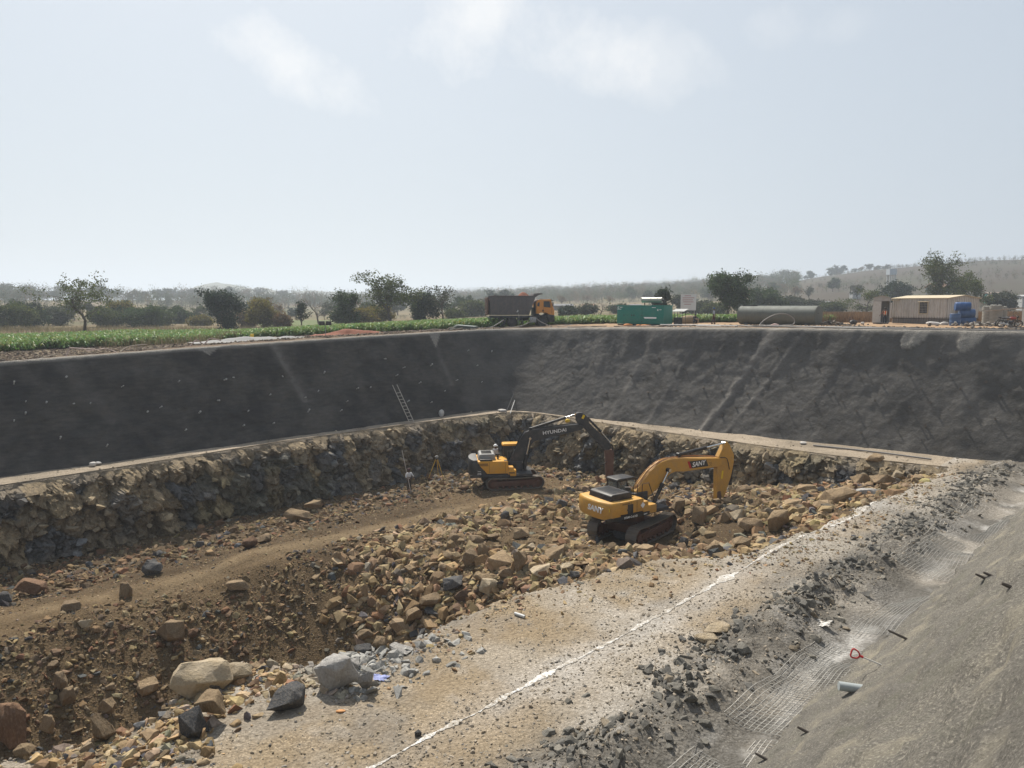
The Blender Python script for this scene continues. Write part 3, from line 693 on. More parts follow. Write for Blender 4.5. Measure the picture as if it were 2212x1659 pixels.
# stones jumbled on the near bench edge by the big pale boulder
p, s, q = put(7500, box_uv(3.0, 13.5, 14.0, 19), .05, .46, 1.9, lambda u, v: (v < lip_near(u) + .3) & (rng.uniform(0, 1, len(u)) < np.exp(-((v - lip_near(u) + .8) / 1.35) ** 2)))
gr_ = sstep(8.2, 9.6, q[:, 0])[:, None]; c_ = pal(len(s), (4, 2, 5, 1, 1, 2, 3, .5)) * 1.2; k_ = (q[:, 0] < 11.2) | (rng.uniform(0, 1, len(s)) < .12); p, s, c_, gr_ = p[k_], s[k_], c_[k_], gr_[k_]; batches.append((p, s, c_ * (1 - gr_) + np.array([.32, .315, .30]) * rng.uniform(.7, 1.2, (len(s), 1)) * gr_))
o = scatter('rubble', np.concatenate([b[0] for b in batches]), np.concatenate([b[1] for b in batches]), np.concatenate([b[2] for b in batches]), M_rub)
tag(o, 'loose tan and brown broken stone covering the pit floor and its slopes', 'rubble', kind='stuff')
# gravel on the benches
p1, s1, q = put(46000, box_uv(1, 40, 8.6, 18.5), .02, .11, 2.6, lambda u, v: (v < lip_near(u) + .2) & clump(u, v, 1.5, 37, -.75) & (rng.uniform(0, 1, len(u)) < np.clip(22 / np.maximum(u, 6), .25, 1)))
c1_ = np.array([(.29, .255, .205), (.25, .21, .155), (.32, .295, .265), (.17, .158, .145)])[rng.choice(4, len(s1), p=(.4, .28, .2, .12))] * rng.uniform(.8, 1.15, (len(s1), 1))
p2, s2, q = put(9000, box_uv(4, 52, 8, 12.5), .03, .16, 2.5, lambda u, v: u > 6); c2_ = np.array([.36, .31, .25]) * rng.uniform(.6, 1.15, (len(s2), 1))
p3, s3, q = put(5000, box_uv(-4, 50, 8, 48.6), .05, .28, 2.4, lambda u, v: ((v > lip_left(u)) & (v < 48.4)) | ((u > lip_right(v)) & (v > 10) & (u < foot_right(v) + .6))); c3_ = np.array([.34, .285, .21]) * rng.uniform(.65, 1.15, (len(s3), 1))
o = scatter('gravel', np.concatenate([p1, p2, p3]), np.concatenate([s1, s2, s3]), np.concatenate([c1_, c2_, c3_]), M_rub)
tag(o, 'fine gravel strewn over the dusty near bench', 'gravel', kind='stuff')
# grey grout lumps and sprayed stones along the foot of the near slope
p1, s1, q = put(26000, box_uv(4, 50, 7.5, 11.2), .05, .40, 2.4, lambda u, v: (rng.uniform(0, 1, len(u)) < np.exp(-((v - 9.1) / .85) ** 2)) & clump(u, v, 1.1, 29, -.5))
c1_ = np.array([(.15, .143, .128), (.12, .116, .108), (.19, .178, .155), (.22, .185, .14)])[rng.choice(4, len(s1), p=(.42, .3, .2, .08))] * rng.uniform(.8, 1.2, (len(s1), 1))
o = scatter('debris', p1, s1, c1_, M_rub); tag(o, 'grey concrete lumps and dust-covered stones heaped at the foot of the near slope', 'debris', kind='stuff')
# ---- single boulders
def rmat(name, c, c2, dust):
    g = NG(name); n1 = g.noise(2.2, 6, .65); n2 = g.noise(11, 5, .7)
    rnd = g.node('ShaderNodeObjectInfo').outputs['Random']
    cc = g.mix(g.ramp(n1, .35, .65), c, c2); cc = g.mix(g.math('MULTIPLY', g.ramp(n2, .5, .72), dust), cc, (.36, .285, .185))
    cc = g.mix(g.ramp(n2, .3, .6), g.mix(1.0, cc, (.74, .73, .72), 'MULTIPLY'), cc)
    cc = g.mix(rnd, g.mix(1.0, cc, (.84, .83, .82), 'MULTIPLY'), g.mix(1.0, cc, (1.14, 1.12, 1.1), 'MULTIPLY'))
    g.bump(n1, .7, .14); g.bump(n2, .8, .05); return g.done(cc, .9, spec=.2)
RM = {'tan': rmat('stone_tan', (.34, .25, .15), (.27, .195, .12), .5), 'brown': rmat('stone_brown', (.27, .195, .12), (.20, .15, .095), .5),
      'dark grey': rmat('stone_dark', (.075, .078, .085), (.12, .118, .115), .35), 'pale grey': rmat('stone_pale', (.40, .39, .37), (.31, .30, .285), .15),
      'pale tan': rmat('stone_buff', (.44, .37, .27), (.36, .29, .19), .4), 'red-brown': rmat('stone_red', (.21, .125, .075), (.16, .10, .065), .35)}
SHAPES = {'blocky': (1, .86, .74), 'flat': (1, .78, .40), 'wedge-shaped': (1, .68, .66), 'rounded': (1, .92, .85), 'long': (1, .52, .46)}
RMESH = {k: [big_rock(900 + 31 * i + j, sq, 22 if k == 'rounded' else 11 + 2 * j, rough=.09) for j in range(4)] for i, (k, sq) in enumerate(SHAPES.items())}
_use = {}
def rock_obj(shape, colour, loc, size, rot, label=None, group=None):
    k = _use.get((shape, colour), 0); _use[(shape, colour)] = k + 1
    key = (shape, colour, k % 4)
    if key not in _use:
        me = RMESH[shape][k % 4].copy(); me.materials.clear(); me.materials.append(RM[colour]); _use[key] = me
    o = bpy.data.objects.new('boulder', _use[key]); COL.objects.link(o)
    o.location = loc; o.scale = size; o.rotation_euler = rot
    return tag(o, label, 'boulder', group)
def hit(px, py):
    d = pdir(px, py); t = 8.0
    tt = np.arange(8, 90, .06); X = d.x * tt; Y = d.y * tt; Z = CAM_H + d.z * tt
    u, v = xy2uv(X, Y); h = pit(u, v); i = np.argmax((Z < h) & (v > 8)); return Vector((X[i], Y[i], h[i])), tt[i]
# (picture x, y of the centre, width, height there, colour, shape, label)
BIG = [
 (1127, 1153, 42, 30, 'tan', 'blocky', 'tan block with flat top, highest of the rubble left of the orange excavator'),
 (1027, 1175, 46, 28, 'brown', 'wedge-shaped', 'split brown boulder at the upper left edge of the boulder pile'),
 (1092, 1118, 26, 34, 'dark grey', 'wedge-shaped', 'dark blue-grey upright slab left of the orange excavator'),
 (1084, 1216, 58, 36, 'tan', 'blocky', 'broad grooved tan boulder in the middle of the boulder pile'),
 (1126, 1213, 32, 54, 'brown', 'blocky', 'tall two-tone boulder standing right of the grooved tan one'),
 (1018, 1207, 34, 36, 'brown', 'blocky', 'square brown boulder on the left of the grooved tan one'),
 (1044, 1194, 28, 36, 'tan', 'wedge-shaped', 'upright tan boulder wedged behind the grooved one'),
 (981, 1266, 48, 30, 'dark grey', 'blocky', 'black block at the left foot of the boulder pile'),
 (1050, 1258, 52, 30, 'tan', 'long', 'slanting tan slab under the grooved boulder'),
 (1058, 1276, 50, 34, 'pale tan', 'wedge-shaped', 'pale tan boulder at the bottom of the boulder pile by the bench edge'),
 (1094, 1243, 34, 24, 'brown', 'blocky', 'shaded brown boulder under the tall two-tone one'),
 (930, 1307, 44, 32, 'brown', 'rounded', 'smooth brown boulder low in the trench beside the bench edge'),
 (896, 1341, 36, 42, 'brown', 'wedge-shaped', 'pointed brown boulder low in the trench'),
 (936, 1329, 40, 15, 'dark grey', 'flat', 'dark flat stone under the smooth brown boulder'),
 (1168, 1236, 54, 26, 'pale tan', 'flat', 'pale flat boulder at the bench edge right of the pile'),
 (1200, 1198, 52, 30, 'tan', 'flat', 'wide tan boulder below the rear of the orange excavator'),
 (1223, 1229, 32, 24, 'pale tan', 'blocky', 'pale block at the bench edge below the orange excavator'),
 (822, 1391, 32, 30, 'brown', 'rounded', 'brown boulder at the near end of the trench'),
 (793, 1381, 34, 22, 'brown', 'blocky', 'low brown block left of the boulder at the trench end'),
 (784, 1406, 42, 18, 'dark grey', 'flat', 'dark flat stone at the near end of the trench'),
 (788, 1281, 22, 34, 'tan', 'long', 'upright tan slab leaning in the hollow of the slope'),
 (1213, 1089, 26, 24, 'dark grey', 'wedge-shaped', 'dark pointed boulder between the two excavators'),
 (732, 1208, 20, 30, 'tan', 'long', 'pale split stone standing on the slope below the packed track'),
 (729, 1463, 100, 76, 'pale grey', 'wedge-shaped', 'largest pale concrete chunk on the near bench edge'),
 (764, 1440, 34, 28, 'pale grey', 'blocky', 'grey concrete lump behind the largest concrete chunk'),
 (792, 1478, 32, 52, 'pale grey', 'long', 'long concrete piece right of the largest concrete chunk'),
 (868, 1406, 54, 16, 'pale grey', 'flat', 'thin pale concrete slab lying at the head of the bench'),
 (614, 1520, 84, 46, 'dark grey', 'flat', 'big smooth dark grey slab left of the concrete chunks'),
 (440, 1478, 104, 66, 'pale tan', 'rounded', 'largest pale boulder on the near bench edge'),
 (513, 1459, 58, 36, 'pale tan', 'rounded', 'gritty pale boulder right behind the largest pale one'),
 (453, 1484, 44, 36, 'dark grey', 'wedge-shaped', 'dark angular stone resting against the largest pale boulder'),
 (462, 1533, 64, 68, 'tan', 'wedge-shaped', 'large pointed tan boulder in front of the largest pale boulder'),
 (417, 1572, 52, 58, 'dark grey', 'blocky', 'grey angular boulder with a pale top, nearest of the bench edge boulders'),
 (371, 1376, 42, 42, 'brown', 'rounded', 'round brown boulder stuck alone in the slope on the left'),
 (136, 1484, 28, 42, 'brown', 'wedge-shaped', 'pointed brown stone low on the left slope'),
 (146, 1515, 28, 36, 'tan', 'wedge-shaped', 'tan stone just below the pointed brown one on the left slope'),
 (226, 1578, 40, 60, 'brown', 'flat', 'upright brown slab at the bottom left'),
 (231, 1537, 28, 28, 'tan', 'blocky', 'tan block behind the upright slab at the bottom left'),
 (319, 1497, 44, 26, 'tan', 'flat', 'flat tan stone on the slope left of the large pale boulder'),
 (27, 1588, 60, 76, 'red-brown', 'wedge-shaped', 'big red-brown boulder in the bottom left corner'),
 (58, 1630, 32, 22, 'tan', 'blocky', 'tan stone in front of the big red-brown boulder'),
 (105, 1574, 26, 28, 'tan', 'wedge-shaped', 'small pointed stone right of the big red-brown boulder'),
 (184, 1353, 26, 16, 'pale tan', 'long', 'pale long stone lying on the packed track at the left'),
 (513, 1275, 44, 20, 'brown', 'flat', 'flat brown slab on the shoulder of the packed track'),
 (330, 1231, 34, 26, 'dark grey', 'rounded', 'dark blue-grey boulder in the shaded rubble strip on the left'),
 (540, 1175, 28, 26, 'red-brown', 'rounded', 'round red-brown boulder beside the packed track'),
 (568, 1166, 34, 18, 'brown', 'flat', 'flat stone behind the round red-brown boulder'),
 (644, 1115, 54, 26, 'tan', 'rounded', 'wide tan boulder at the foot of the left rock face'),
 (676, 1094, 36, 24, 'tan', 'blocky', 'tan boulder right against the left rock face'),
 (273, 1278, 26, 30, 'brown', 'wedge-shaped', 'leaning brown stone at the edge of the shaded rubble strip'),
 (63, 1274, 54, 34, 'red-brown', 'wedge-shaped', 'large red-brown boulder in the shaded strip at the left edge'),
 (18, 1293, 36, 22, 'dark grey', 'flat', 'grey stone in front of the red-brown boulder at the left edge'),
 (155, 1311, 32, 22, 'brown', 'rounded', 'brown boulder at the bottom of the shaded rubble strip'),
 (1678, 1128, 60, 44, 'tan', 'wedge-shaped', 'large pointed tan boulder right of the excavator bucket'),
 (1808, 1074, 68, 34, 'tan', 'rounded', 'biggest tan boulder at the right bench edge'),
 (1596, 1114, 36, 28, 'pale tan', 'blocky', 'pale square-topped boulder just right of the bucket'),
 (1622, 1137, 52, 28, 'brown', 'rounded', 'rounded brown boulder below the square-topped one'),
 (1599, 1176, 42, 34, 'brown', 'blocky', 'dusty brown block near the bench edge below the bucket'),
 (1643, 1159, 38, 16, 'tan', 'flat', 'flat tan stone near the bench edge right of the dusty block'),
 (1742, 1036, 34, 30, 'dark grey', 'wedge-shaped', 'grey upright boulder at the foot of the right rock face'),
 (1746, 1058, 44, 18, 'tan', 'flat', 'flat tan boulder in front of the grey upright one on the right'),
 (1859, 1035, 36, 24, 'tan', 'blocky', 'tan boulder near the right corner of the pit'),
 (1907, 1038, 48, 24, 'brown', 'blocky', 'wide brown boulder near the right corner of the pit'),
 (1938, 1029, 22, 20, 'pale tan', 'rounded', 'second last boulder towards the right pit corner'),
 (1981, 1035, 24, 15, 'tan', 'rounded', 'last small boulder in the right pit corner'),
 (1875, 1064, 46, 16, 'pale grey', 'flat', 'pale grey flat stone at the right bench edge'),
 (1713, 1089, 42, 20, 'tan', 'flat', 'flat tan boulder left of the biggest one on the right'),
 (1605, 1058, 30, 22, 'brown', 'rounded', 'dark brown boulder in the dust behind the bucket'),
 (1888, 1024, 36, 14, 'tan', 'flat', 'flat stone against the right rock face near its end'),
 (1545, 1186, 38, 24, 'brown', 'blocky', 'square brown block right of the near track'),
 (1515, 1117, 48, 42, 'brown', 'wedge-shaped', 'largest shaded boulder in front of the bucket'),
 (1466, 1092, 30, 28, 'brown', 'rounded', 'brown boulder between the machine body and the bucket'),
 (1537, 1106, 32, 26, 'tan', 'wedge-shaped', 'tan boulder touching the bucket'),
 (1567, 1119, 20, 26, 'tan', 'blocky', 'narrow tan block just under the bucket'),
 (1484, 1110, 26, 16, 'tan', 'flat', 'flat tan stone left of the largest shaded boulder'),
 (1461, 1192, 28, 24, 'brown', 'blocky', 'square brown block in front of the near track'),
 (1477, 1172, 24, 22, 'dark grey', 'wedge-shaped', 'dark stone at the front end of the near track'),
 (1393, 1190, 40, 24, 'tan', 'rounded', 'dusty tan mound of stone in front of the near track'),
 (1277, 1166, 24, 20, 'brown', 'blocky', 'brown block under the rear of the orange excavator'),
 (1340, 1158, 34, 20, 'dark grey', 'rounded', 'grey boulder in the shadow between the two tracks'),
 (1525, 1383, 46, 16, 'pale tan', 'flat', 'pale flat stone lying right of the chalk line'),
 (1545, 1362, 60, 20, 'pale tan', 'flat', 'sand-coloured slab half sunk in the bench right of the chalk line'),
 (903, 1586, 12, 13, 'dark grey', 'rounded', 'small dark stone lying on the chalk line'),
]
taken = []
for i, (px, py, w_, h_, colour, shape, lab) in enumerate(BIG):
    c, t = hit(px, py + h_ * .42); dist = (c - cam.location).length; sc1 = dist / 1560
    W_, H_ = w_ * sc1 * 1.08, h_ * sc1 * 1.15
    sq = SHAPES[shape]
    sx_ = W_ / 2 / sq[0]; sz_ = max(H_ / 2 / sq[2], .3 * sx_); sy_ = (sx_ + min(sz_, sx_)) / 2
    fd = Vector((c.x, c.y, 0)).normalized()
    loc = c + fd * (sy_ * sq[1] * .5); gz = pitxy(loc.x, loc.y); loc.z = min(gz, c.z + .3 * H_) + H_ * .29
    rock_obj(shape, colour, loc, (sx_, sy_, sz_), (random.uniform(-.12, .12), random.uniform(-.15, .15), random.uniform(-.35, .35) + (math.pi if random.random() < .5 else 0)), lab)
    taken.append((loc.x, loc.y, max(W_, H_) * .5))
# further boulders, one object each
cands = []
def zone(n, fu, lo, hi, keep, cols, where, power=1.8):
    p, s, q = put(n, fu, lo, hi, power, keep)
    for a, b, uv_ in zip(p, s, q):
        if all((a[0] - t[0]) ** 2 + (a[1] - t[1]) ** 2 > (t[2] + b * .45) ** 2 for t in taken):
            taken.append((a[0], a[1], b * .45)); cands.append((a, b, random.choices(list(cols), list(cols.values()))[0], random.choice(list(SHAPES)), where))
zone(70, box_uv(20, 40, 15, 30), .45, 1.0, lambda u, v: inpit(u, v) & ((u < 26.5) | (u > 34) | (v > 25) | (v < 18)), {'tan': 5, 'brown': 3, 'dark grey': 1, 'pale tan': 2}, 'in the rubble heap round the orange excavator')
zone(84, box_uv(17, 26, 16, 31), .5, 1.2, inpit, {'tan': 4, 'brown': 5, 'dark grey': 1.5}, 'on the flank of the boulder pile')
zone(52, box_uv(36, 48, 11.5, 24), .4, .95, inpit, {'tan': 5, 'brown': 3, 'dark grey': 2, 'pale tan': 2}, 'in the row of stones along the right bench edge')
zone(40, box_uv(40, 46, 24, 44), .4, .95, inpit, {'brown': 4, 'tan': 3, 'dark grey': 3}, 'at the foot of the right rock face')
zone(60, box_uv(2, 42, 38.5, 44.6), .38, .85, inpit, {'brown': 4, 'red-brown': 4, 'dark grey': 2, 'tan': 1}, 'in the shaded rubble strip below the left rock face')
zone(40, box_uv(2, 20, 21, 32), .28, .62, lambda u, v: inpit(u, v) & ~ontrack(u, v), {'brown': 5, 'tan': 4, 'red-brown': 1, 'dark grey': 1}, 'on the earth slope below the packed track')
zone(26, box_uv(3, 26, 11.5, 17), .2, .42, lambda u, v: np.abs(v - lip_near(u) + .4) < 1.0, {'pale tan': 4, 'tan': 3, 'pale grey': 3, 'dark grey': 1}, 'along the edge of the near bench')
zone(26, box_uv(6, 46, 8.2, 10.4), .25, .48, None, {'pale grey': 1, 'dark grey': 1, 'tan': 1.5}, 'in the grey debris at the foot of the near slope')
cands = cands[:300 - len(BIG)]
groups_ = {}
for a, b, colour, shape, where in cands:
    sq = SHAPES[shape]; k = b / 2
    o = rock_obj(shape, colour, (a[0], a[1], a[2] + k * sq[2] * .45), (k, k * random.uniform(.85, 1.1), k * random.uniform(.9, 1.15)), (random.gauss(0, .25), random.gauss(0, .25), random.uniform(0, 6.28)))
    groups_.setdefault((colour, shape, where), []).append((o, b))
for (colour, shape, where), L_ in groups_.items():
    base_l = f'{shape} {colour} boulder {where}'
    rest = list(L_)
    def take(key, word):
        if len(rest) > (1 if len(L_) > 1 else 0):
            m = min(rest, key=key); rest.remove(m); m[0]['label'] = word + base_l
    if len(L_) > 1:
        take(lambda t: t[0].location.x / t[0].location.y, 'leftmost '); take(lambda t: -t[0].location.x / t[0].location.y, 'rightmost ')
        take(lambda t: t[0].location.length, 'nearest '); take(lambda t: -t[1], 'largest '); take(lambda t: -t[0].location.length, 'farthest ')
    for k, (o, b) in enumerate(rest):
        o['label'] = base_l if len(L_) == 1 else ('mid-sized ' + base_l)
    for o, b in L_: o['group'] = 'boulders ' + where
# ================================================================ MACHINES
BLACK = paint('black_paint', (0.018, 0.018, 0.020), .45, .25); STEEL = paint('track_steel', (0.15, 0.13, 0.11), .45, .5, (.24, .18, .12), 3, .25)
RUST = paint('rusty_steel', (0.115, 0.055, 0.038), .7, .4, (.22, .16, .11)); CHROME = plain('chrome_rod', (.62, .62, .60), .22, .06, 4, .9, .02)
RUBBER = plain('hose_rubber', (.022, .021, .02), .6); WHITE = plain('white_lettering', (.80, .80, .79), .6, .12, 6); YSTICK = plain('yellow_sticker', (.75, .52, .03), .5, .1)
ORANGE = paint('orange_yellow_paint', (0.68, 0.335, 0.035), .42, .38, (.36, .25, .13)); OCHRE = paint('ochre_paint', (0.56, 0.30, 0.055), .48, .5, (.33, .24, .14))
DKGREY = paint('charcoal_paint', (0.035, 0.038, 0.044), .42, .35, (.2, .17, .13)); LGREY = paint('pale_grey_paint', (.30, .30, .29), .5, .4)
RED = plain('red_paint', (.45, .03, .03), .5, .1)
g = NG('dark_glass'); M_glass = g.done((.02, .026, .03), .08, spec=.5)
g = NG('clear_glass'); g.bsdf.inputs['Transmission Weight'].default_value = .75; M_clear = g.done((.45, .52, .52), .05)
def RX(a): return Matrix.Rotation(a, 4, 'X')
def RZ(a): return Matrix.Rotation(a, 4, 'Z')
T = Matrix.Translation
def side_text(body, size, x, y, z, mat, parent, ang=0.0, **kw):
    """letters standing on a plane that faces -y, reading along +x"""
    return lettering(body, size, T((x, y, z)) @ Matrix.Rotation(-ang, 4, 'Y') @ RX(math.pi / 2), mat, parent, **kw)
def cyl_link(root, a, b, c, y, r, body_mat, nm):
    """hydraulic cylinder from a to b (dark barrel), rod on to c, in the x-z plane at y"""
    m = MB(); A, B, C = [Vector((p[0], y, p[1])) for p in (a, b, c)]
    m.cyl(A, B, r, 12); d = (B - A).normalized(); m.cyl(B - d * .08, B + d * .06, r * 1.22, 12); m.cyl(A - Vector((0, .1, 0)), A + Vector((0, .1, 0)), r * 1.15, 10)
    o = m.build(nm, body_mat, root)
    k = MB(); k.cyl(B, C, r * .52, 10); k.cyl(C - Vector((0, .12, 0)), C + Vector((0, .12, 0)), r * .95, 10); k.build('piston_rod', CHROME, o)
    return o
def excavator(d):
    root = empty(d['name'], d['loc'], d['head'], d['label'], 'excavator'); root.scale = (d['scale'],) * 3
    Mu = RZ(d['track_turn'])
    # --- undercarriage
    Lt, wt, ht, gy = d.get('under', (4.25, .60, .90, 1.12)); dz = d.get('drop', 0); Mu = T((0, 0, -dz)) @ Mu
    m = MB(); m.box((0, 0, .62), (2.2, 1.7, .42), M=Mu); m.cyl((0, 0, .6 - dz), (0, 0, 1.0), .62, 24)
    for sx in (-.75, .75): m.box((sx, 0, .5), (.5, 2.0, .3), M=Mu)
    m.build('car_body', RUST, root, .03)
    for sy in (-1, 1):
        hl, r = Lt / 2 - ht / 2, ht / 2; per = 4 * hl + 2 * math.pi * r; n = 46; mt = MB()
        def at(s):
            s %= per
            if s < 2 * hl: return Vector((-hl + s, 0, ht)), 0.0
            s -= 2 * hl
            if s < math.pi * r: a = s / r; return Vector((hl + r * math.sin(a), 0, r + r * math.cos(a))), a
            s -= math.pi * r
            if s < 2 * hl: return Vector((hl - s, 0, 0)), math.pi
            s -= 2 * hl; a = math.pi + s / r; return Vector((-hl + r * math.sin(a), 0, r + r * math.cos(a))), a
        for k in range(n):
            p, a = at(per * k / n)
            q = p.copy(); q.z += .045 * math.cos(math.pi * (p.x + hl) / (2 * hl)) * 0 - (.05 * math.sin(math.pi * min(1, max(0, (p.x + hl) / (2 * hl)))) if p.z > ht * .99 else 0)
            TM = Mu @ T((q.x, sy * gy, q.z)) @ Matrix.Rotation(a, 4, 'Y')
            mt.box((0, 0, -.03), (per / n * .97, wt, .05), M=TM); mt.box((per / n * .3, 0, .012), (.028, wt, .045), M=TM); mt.box((-.02, 0, .006), (.022, wt, .03), M=TM)
            mt.box((0, 0, -.09), (per / n * 1.02, .16, .09), M=TM)
        to = mt.build('track', STEEL, root, smooth=False)
        f = MB(); f.prism([(-hl + .1, .26), (-hl + .1, .62), (hl - .25, .66), (hl + .05, .52), (hl + .05, .34), (hl - .25, .24)], sy * gy - .17, sy * gy + .17, Mu)
        f.box((-.15, sy * (gy + .2), .48), (2.4, .06, .16), M=Mu)
        for k in range(7): f.cyl((-1.35 + .45 * k, sy * gy - .2, .17), (-1.35 + .45 * k, sy * gy + .2, .17), .10, 10, M=Mu)
        for k in (-.6, .6): f.cyl((k, sy * gy - .14, .74), (k, sy * gy + .14, .74), .08, 8, M=Mu)
        f.build('track_frame', RUST, to, .015)
        s_ = MB(); s_.cyl((-hl, sy * gy - .1, r), (-hl, sy * gy + .1, r), r - .10, 20, M=Mu); s_.cyl((-hl, sy * gy - .24, r), (-hl, sy * gy + .24, r), .2, 14, M=Mu)
        for k in range(15):
            a = 2 * math.pi * k / 15; s_.box((-hl + (r - .09) * math.cos(a), sy * gy, r + (r - .09) * math.sin(a)), (.09, .12, .09), ('Y', -a), M=Mu)
        s_.build('sprocket', RUST, to)
        i_ = MB(); i_.cyl((hl, sy * gy - .09, r), (hl, sy * gy + .09, r), r - .08, 20, M=Mu); i_.cyl((hl, sy * gy - .22, r), (hl, sy * gy + .22, r), .14, 12, M=Mu); i_.build('idler', RUST, to)
    # --- upper body
    B = d['body']; x0, x1, zb, zt, hw = B['x0'], B['x1'], B['zb'], B['zt'], B['hw']; xc = B['xc']
    m = MB(); m.box(((x0 + 1.0) / 2 + .2, 0, zb + .06), (1.35 - x0, 2 * hw - .12, .2)); m.box((.25, 0, zb + .42), (1.0, .62, .85)); m.build('slewing_deck', DKGREY, root, .02)
    # counterweight: curved back
    arc = []
    for k in range(13):
        t = -1 + k / 6; arc.append((x0 - .30 + .30 * abs(t) ** 2.4, t * hw))
    prof = arc + [(xc, hw), (xc, -hw)]
    cw = MB(); n_ = len(prof)
    zs = [(zb - .02, .94), (zb + .12, 1.0), (zt - .12, 1.0), (zt - .02, .965), (zt, .93)]
    vs = [((px - xc) * f_ + xc, py * (f_ if abs(f_ - 1) > .01 else 1), z_) for z_, f_ in zs for px, py in prof]
    fs = [tuple(range(n_ - 1, -1, -1)), tuple((len(zs) - 1) * n_ + k for k in range(n_))]
    for a in range(len(zs) - 1):
        for k in range(n_): fs.append((a * n_ + k, a * n_ + (k + 1) % n_, (a + 1) * n_ + (k + 1) % n_, (a + 1) * n_ + k))
    cw.add(vs, fs); cwo = cw.build('counterweight', B['cw_mat'], root, ang=50)
    if B.get('cw_cap'):
        k = MB(); k.add([((px - xc) * .97 + xc, py * .97, z_) for z_ in (zt + .002, zt + .10) for px, py in prof], [tuple(range(n_ - 1, -1, -1)), tuple(n_ + i for i in range(n_))] + [(i, (i + 1) % n_, n_ + (i + 1) % n_, n_ + i) for i in range(n_)])
        k.build('counterweight_top', B['cw_cap'], cwo, .03)
    # right-hand machinery housing and door seams
    for sy, xe in ((-1, B['xs']), (1, -.85)):
        m = MB(); m.box(((xc + xe) / 2 + .005, sy * (hw - .36), (zb + zt) / 2 + .10), (xe - xc - .01, .70, zt - zb - .22)); ho = m.build('engine_housing', B['mat'], root, .035)
        s_ = MB()
        for xx in B['seams']:
            if xx < xe: s_.box((xx, sy * (hw - .008), (zb + zt) / 2 + .1), (.016, .012, zt - zb - .3))
        for k in range(B['vents'][2]): s_.box((B['vents'][0] + k * .075, sy * (hw - .006), B['vents'][1]), (.035, .012, B['vents'][3]), ('Y', R(B['vents'][4])))
        if sy < 0:
            s_.box((B['vents'][0] + .35, -hw + .006, zb + .42), (.12, .012, .09))
        s_.build('door_seams', BLACK, ho)
    m = MB(); m.box(((xc + B['xs']) / 2, 0, zt - .22), (B['xs'] - xc - .02, 2 * hw - 1.45, .36)); m.build('engine_deck', B['mat'], root, .02)
    H = B['hood']; m = MB(); m.prism([(H[0], zt - .05), (H[0] + .08, H[4] - .06), (H[0] + .2, H[4]), (H[1] - .12, H[4]), (H[1], H[4] - .1), (H[1], zt - .05)], H[2], H[3]); ho = m.build('engine_hood', B['hood_mat'], root, .05, seg=3)
    m = MB()
    for k in range(9): m.box(((H[0] + H[1]) / 2, H[2] + .25 + k * (H[3] - H[2] - .5) / 8, H[4] + .008), ((H[1] - H[0]) * .6, .05, .02))
    m.build('hood_grille', B['grille_mat'], ho, .004)
    m = MB(); m.cyl((H[1] + .22, -.35, zt - .1), (H[1] + .22, -.35, zt + .42), .07, 12); m.cyl((H[1] + .22, -.35, zt + .28), (H[1] + .22, -.35, zt + .40), .15, 14); m.build('exhaust', BLACK, root)
    m = MB(); m.box(((B['xs'] + B['xf']) / 2, -hw + .42, zb + .22), (B['xf'] - B['xs'], .80, .44)); m.box((B['xs'] + .22, -hw + .45, zb + .5), (.4, .7, .3)); m.build('tool_box', B['box_mat'], root, .04)
    m = MB(); m.box((-.25 + x0 / 2, -hw + .02, zb + .045), (-x0 + B['xf'] * 1.5 - .3, .05, .20)); m.build('lower_skirt', B['skirt'], root, .01)
    # handrail by the step
    m = MB(); q = -hw + .12
    m.tube([(B['xs'] - .05, q, zt - .1), (B['xs'] - .02, q, zt + .72), (B['xs'] + .42, q, zt + .72), (B['xf'] + .02, q, zb + .45)], .022, 6); m.tube([(B['xs'] - .03, q, zt + .05), (B['xf'] - .12, q, zt + .02)], .018, 6)
    m.tube([(B['xs'] + .0, q + .7, zt - .1), (B['xs'] + .02, q + .7, zt + .5), (B['xs'] + .3, q + .7, zt + .5), (B['xs'] + .3, q + .7, zt - .1)], .018, 6); m.build('handrail', BLACK, root)
    # --- cab on the left
    K = B['cab']; cx0_, cx1, cz1 = K; cz0 = zb + .12; y0, y1 = .42, hw - .02; t = .07
    m = MB()
    m.prism([(cx0_, cz0), (cx0_, cz1 - .55), (cx0_ + .02, cz1 - .12), (cx1 - .25, cz1 - .12), (cx1, cz0 + .6), (cx1, cz0)], y0 + .28, y1 - .28)
    m = MB(); m.box(((cx0_ + cx1) / 2, (y0 + y1) / 2, cz0 + .22), (cx1 - cx0_, y1 - y0, .5))
    for yy in (y0 + t / 2, y1 - t / 2):
        m.tube([(cx0_ + .05, yy, cz0), (cx0_ + .05, yy, cz1 - .1)], .055, 4); m.tube([(cx0_ + .72, yy, cz0 + .3), (cx0_ + .72, yy, cz1 - .1)], .04, 4)
        m.tube([(cx1 - .05, yy, cz0 + .3), (cx1 - .05, yy, cz0 + .7), (cx1 - .28, yy, cz1 - .1)], .05, 4); m.box(((cx0_ + cx1) / 2 - .1, yy, cz0 + .72), (cx1 - cx0_ - .15, .05, .08))
        m.box((cx0_ + .36, yy, cz0 + .58), (.70, .05, .3))
    m.box((cx0_ + .05, (y0 + y1) / 2, cz0 + .65), (.08, y1 - y0, .45))
    cab = m.build('cab', K_mat(d), root, .02)
    gm = M_glass if d['dark_cab'] else M_clear
    for yy in (y0 + t * .55, y1 - t * .55): m = MB(); m.add([(cx0_ + .08, yy, cz0 + .75), (cx0_ + .70, yy, cz0 + .75), (cx0_ + .70, yy, cz1 - .16), (cx0_ + .08, yy, cz1 - .16)], [(0, 1, 2, 3)]); m.build('side_window', gm, cab, smooth=False)
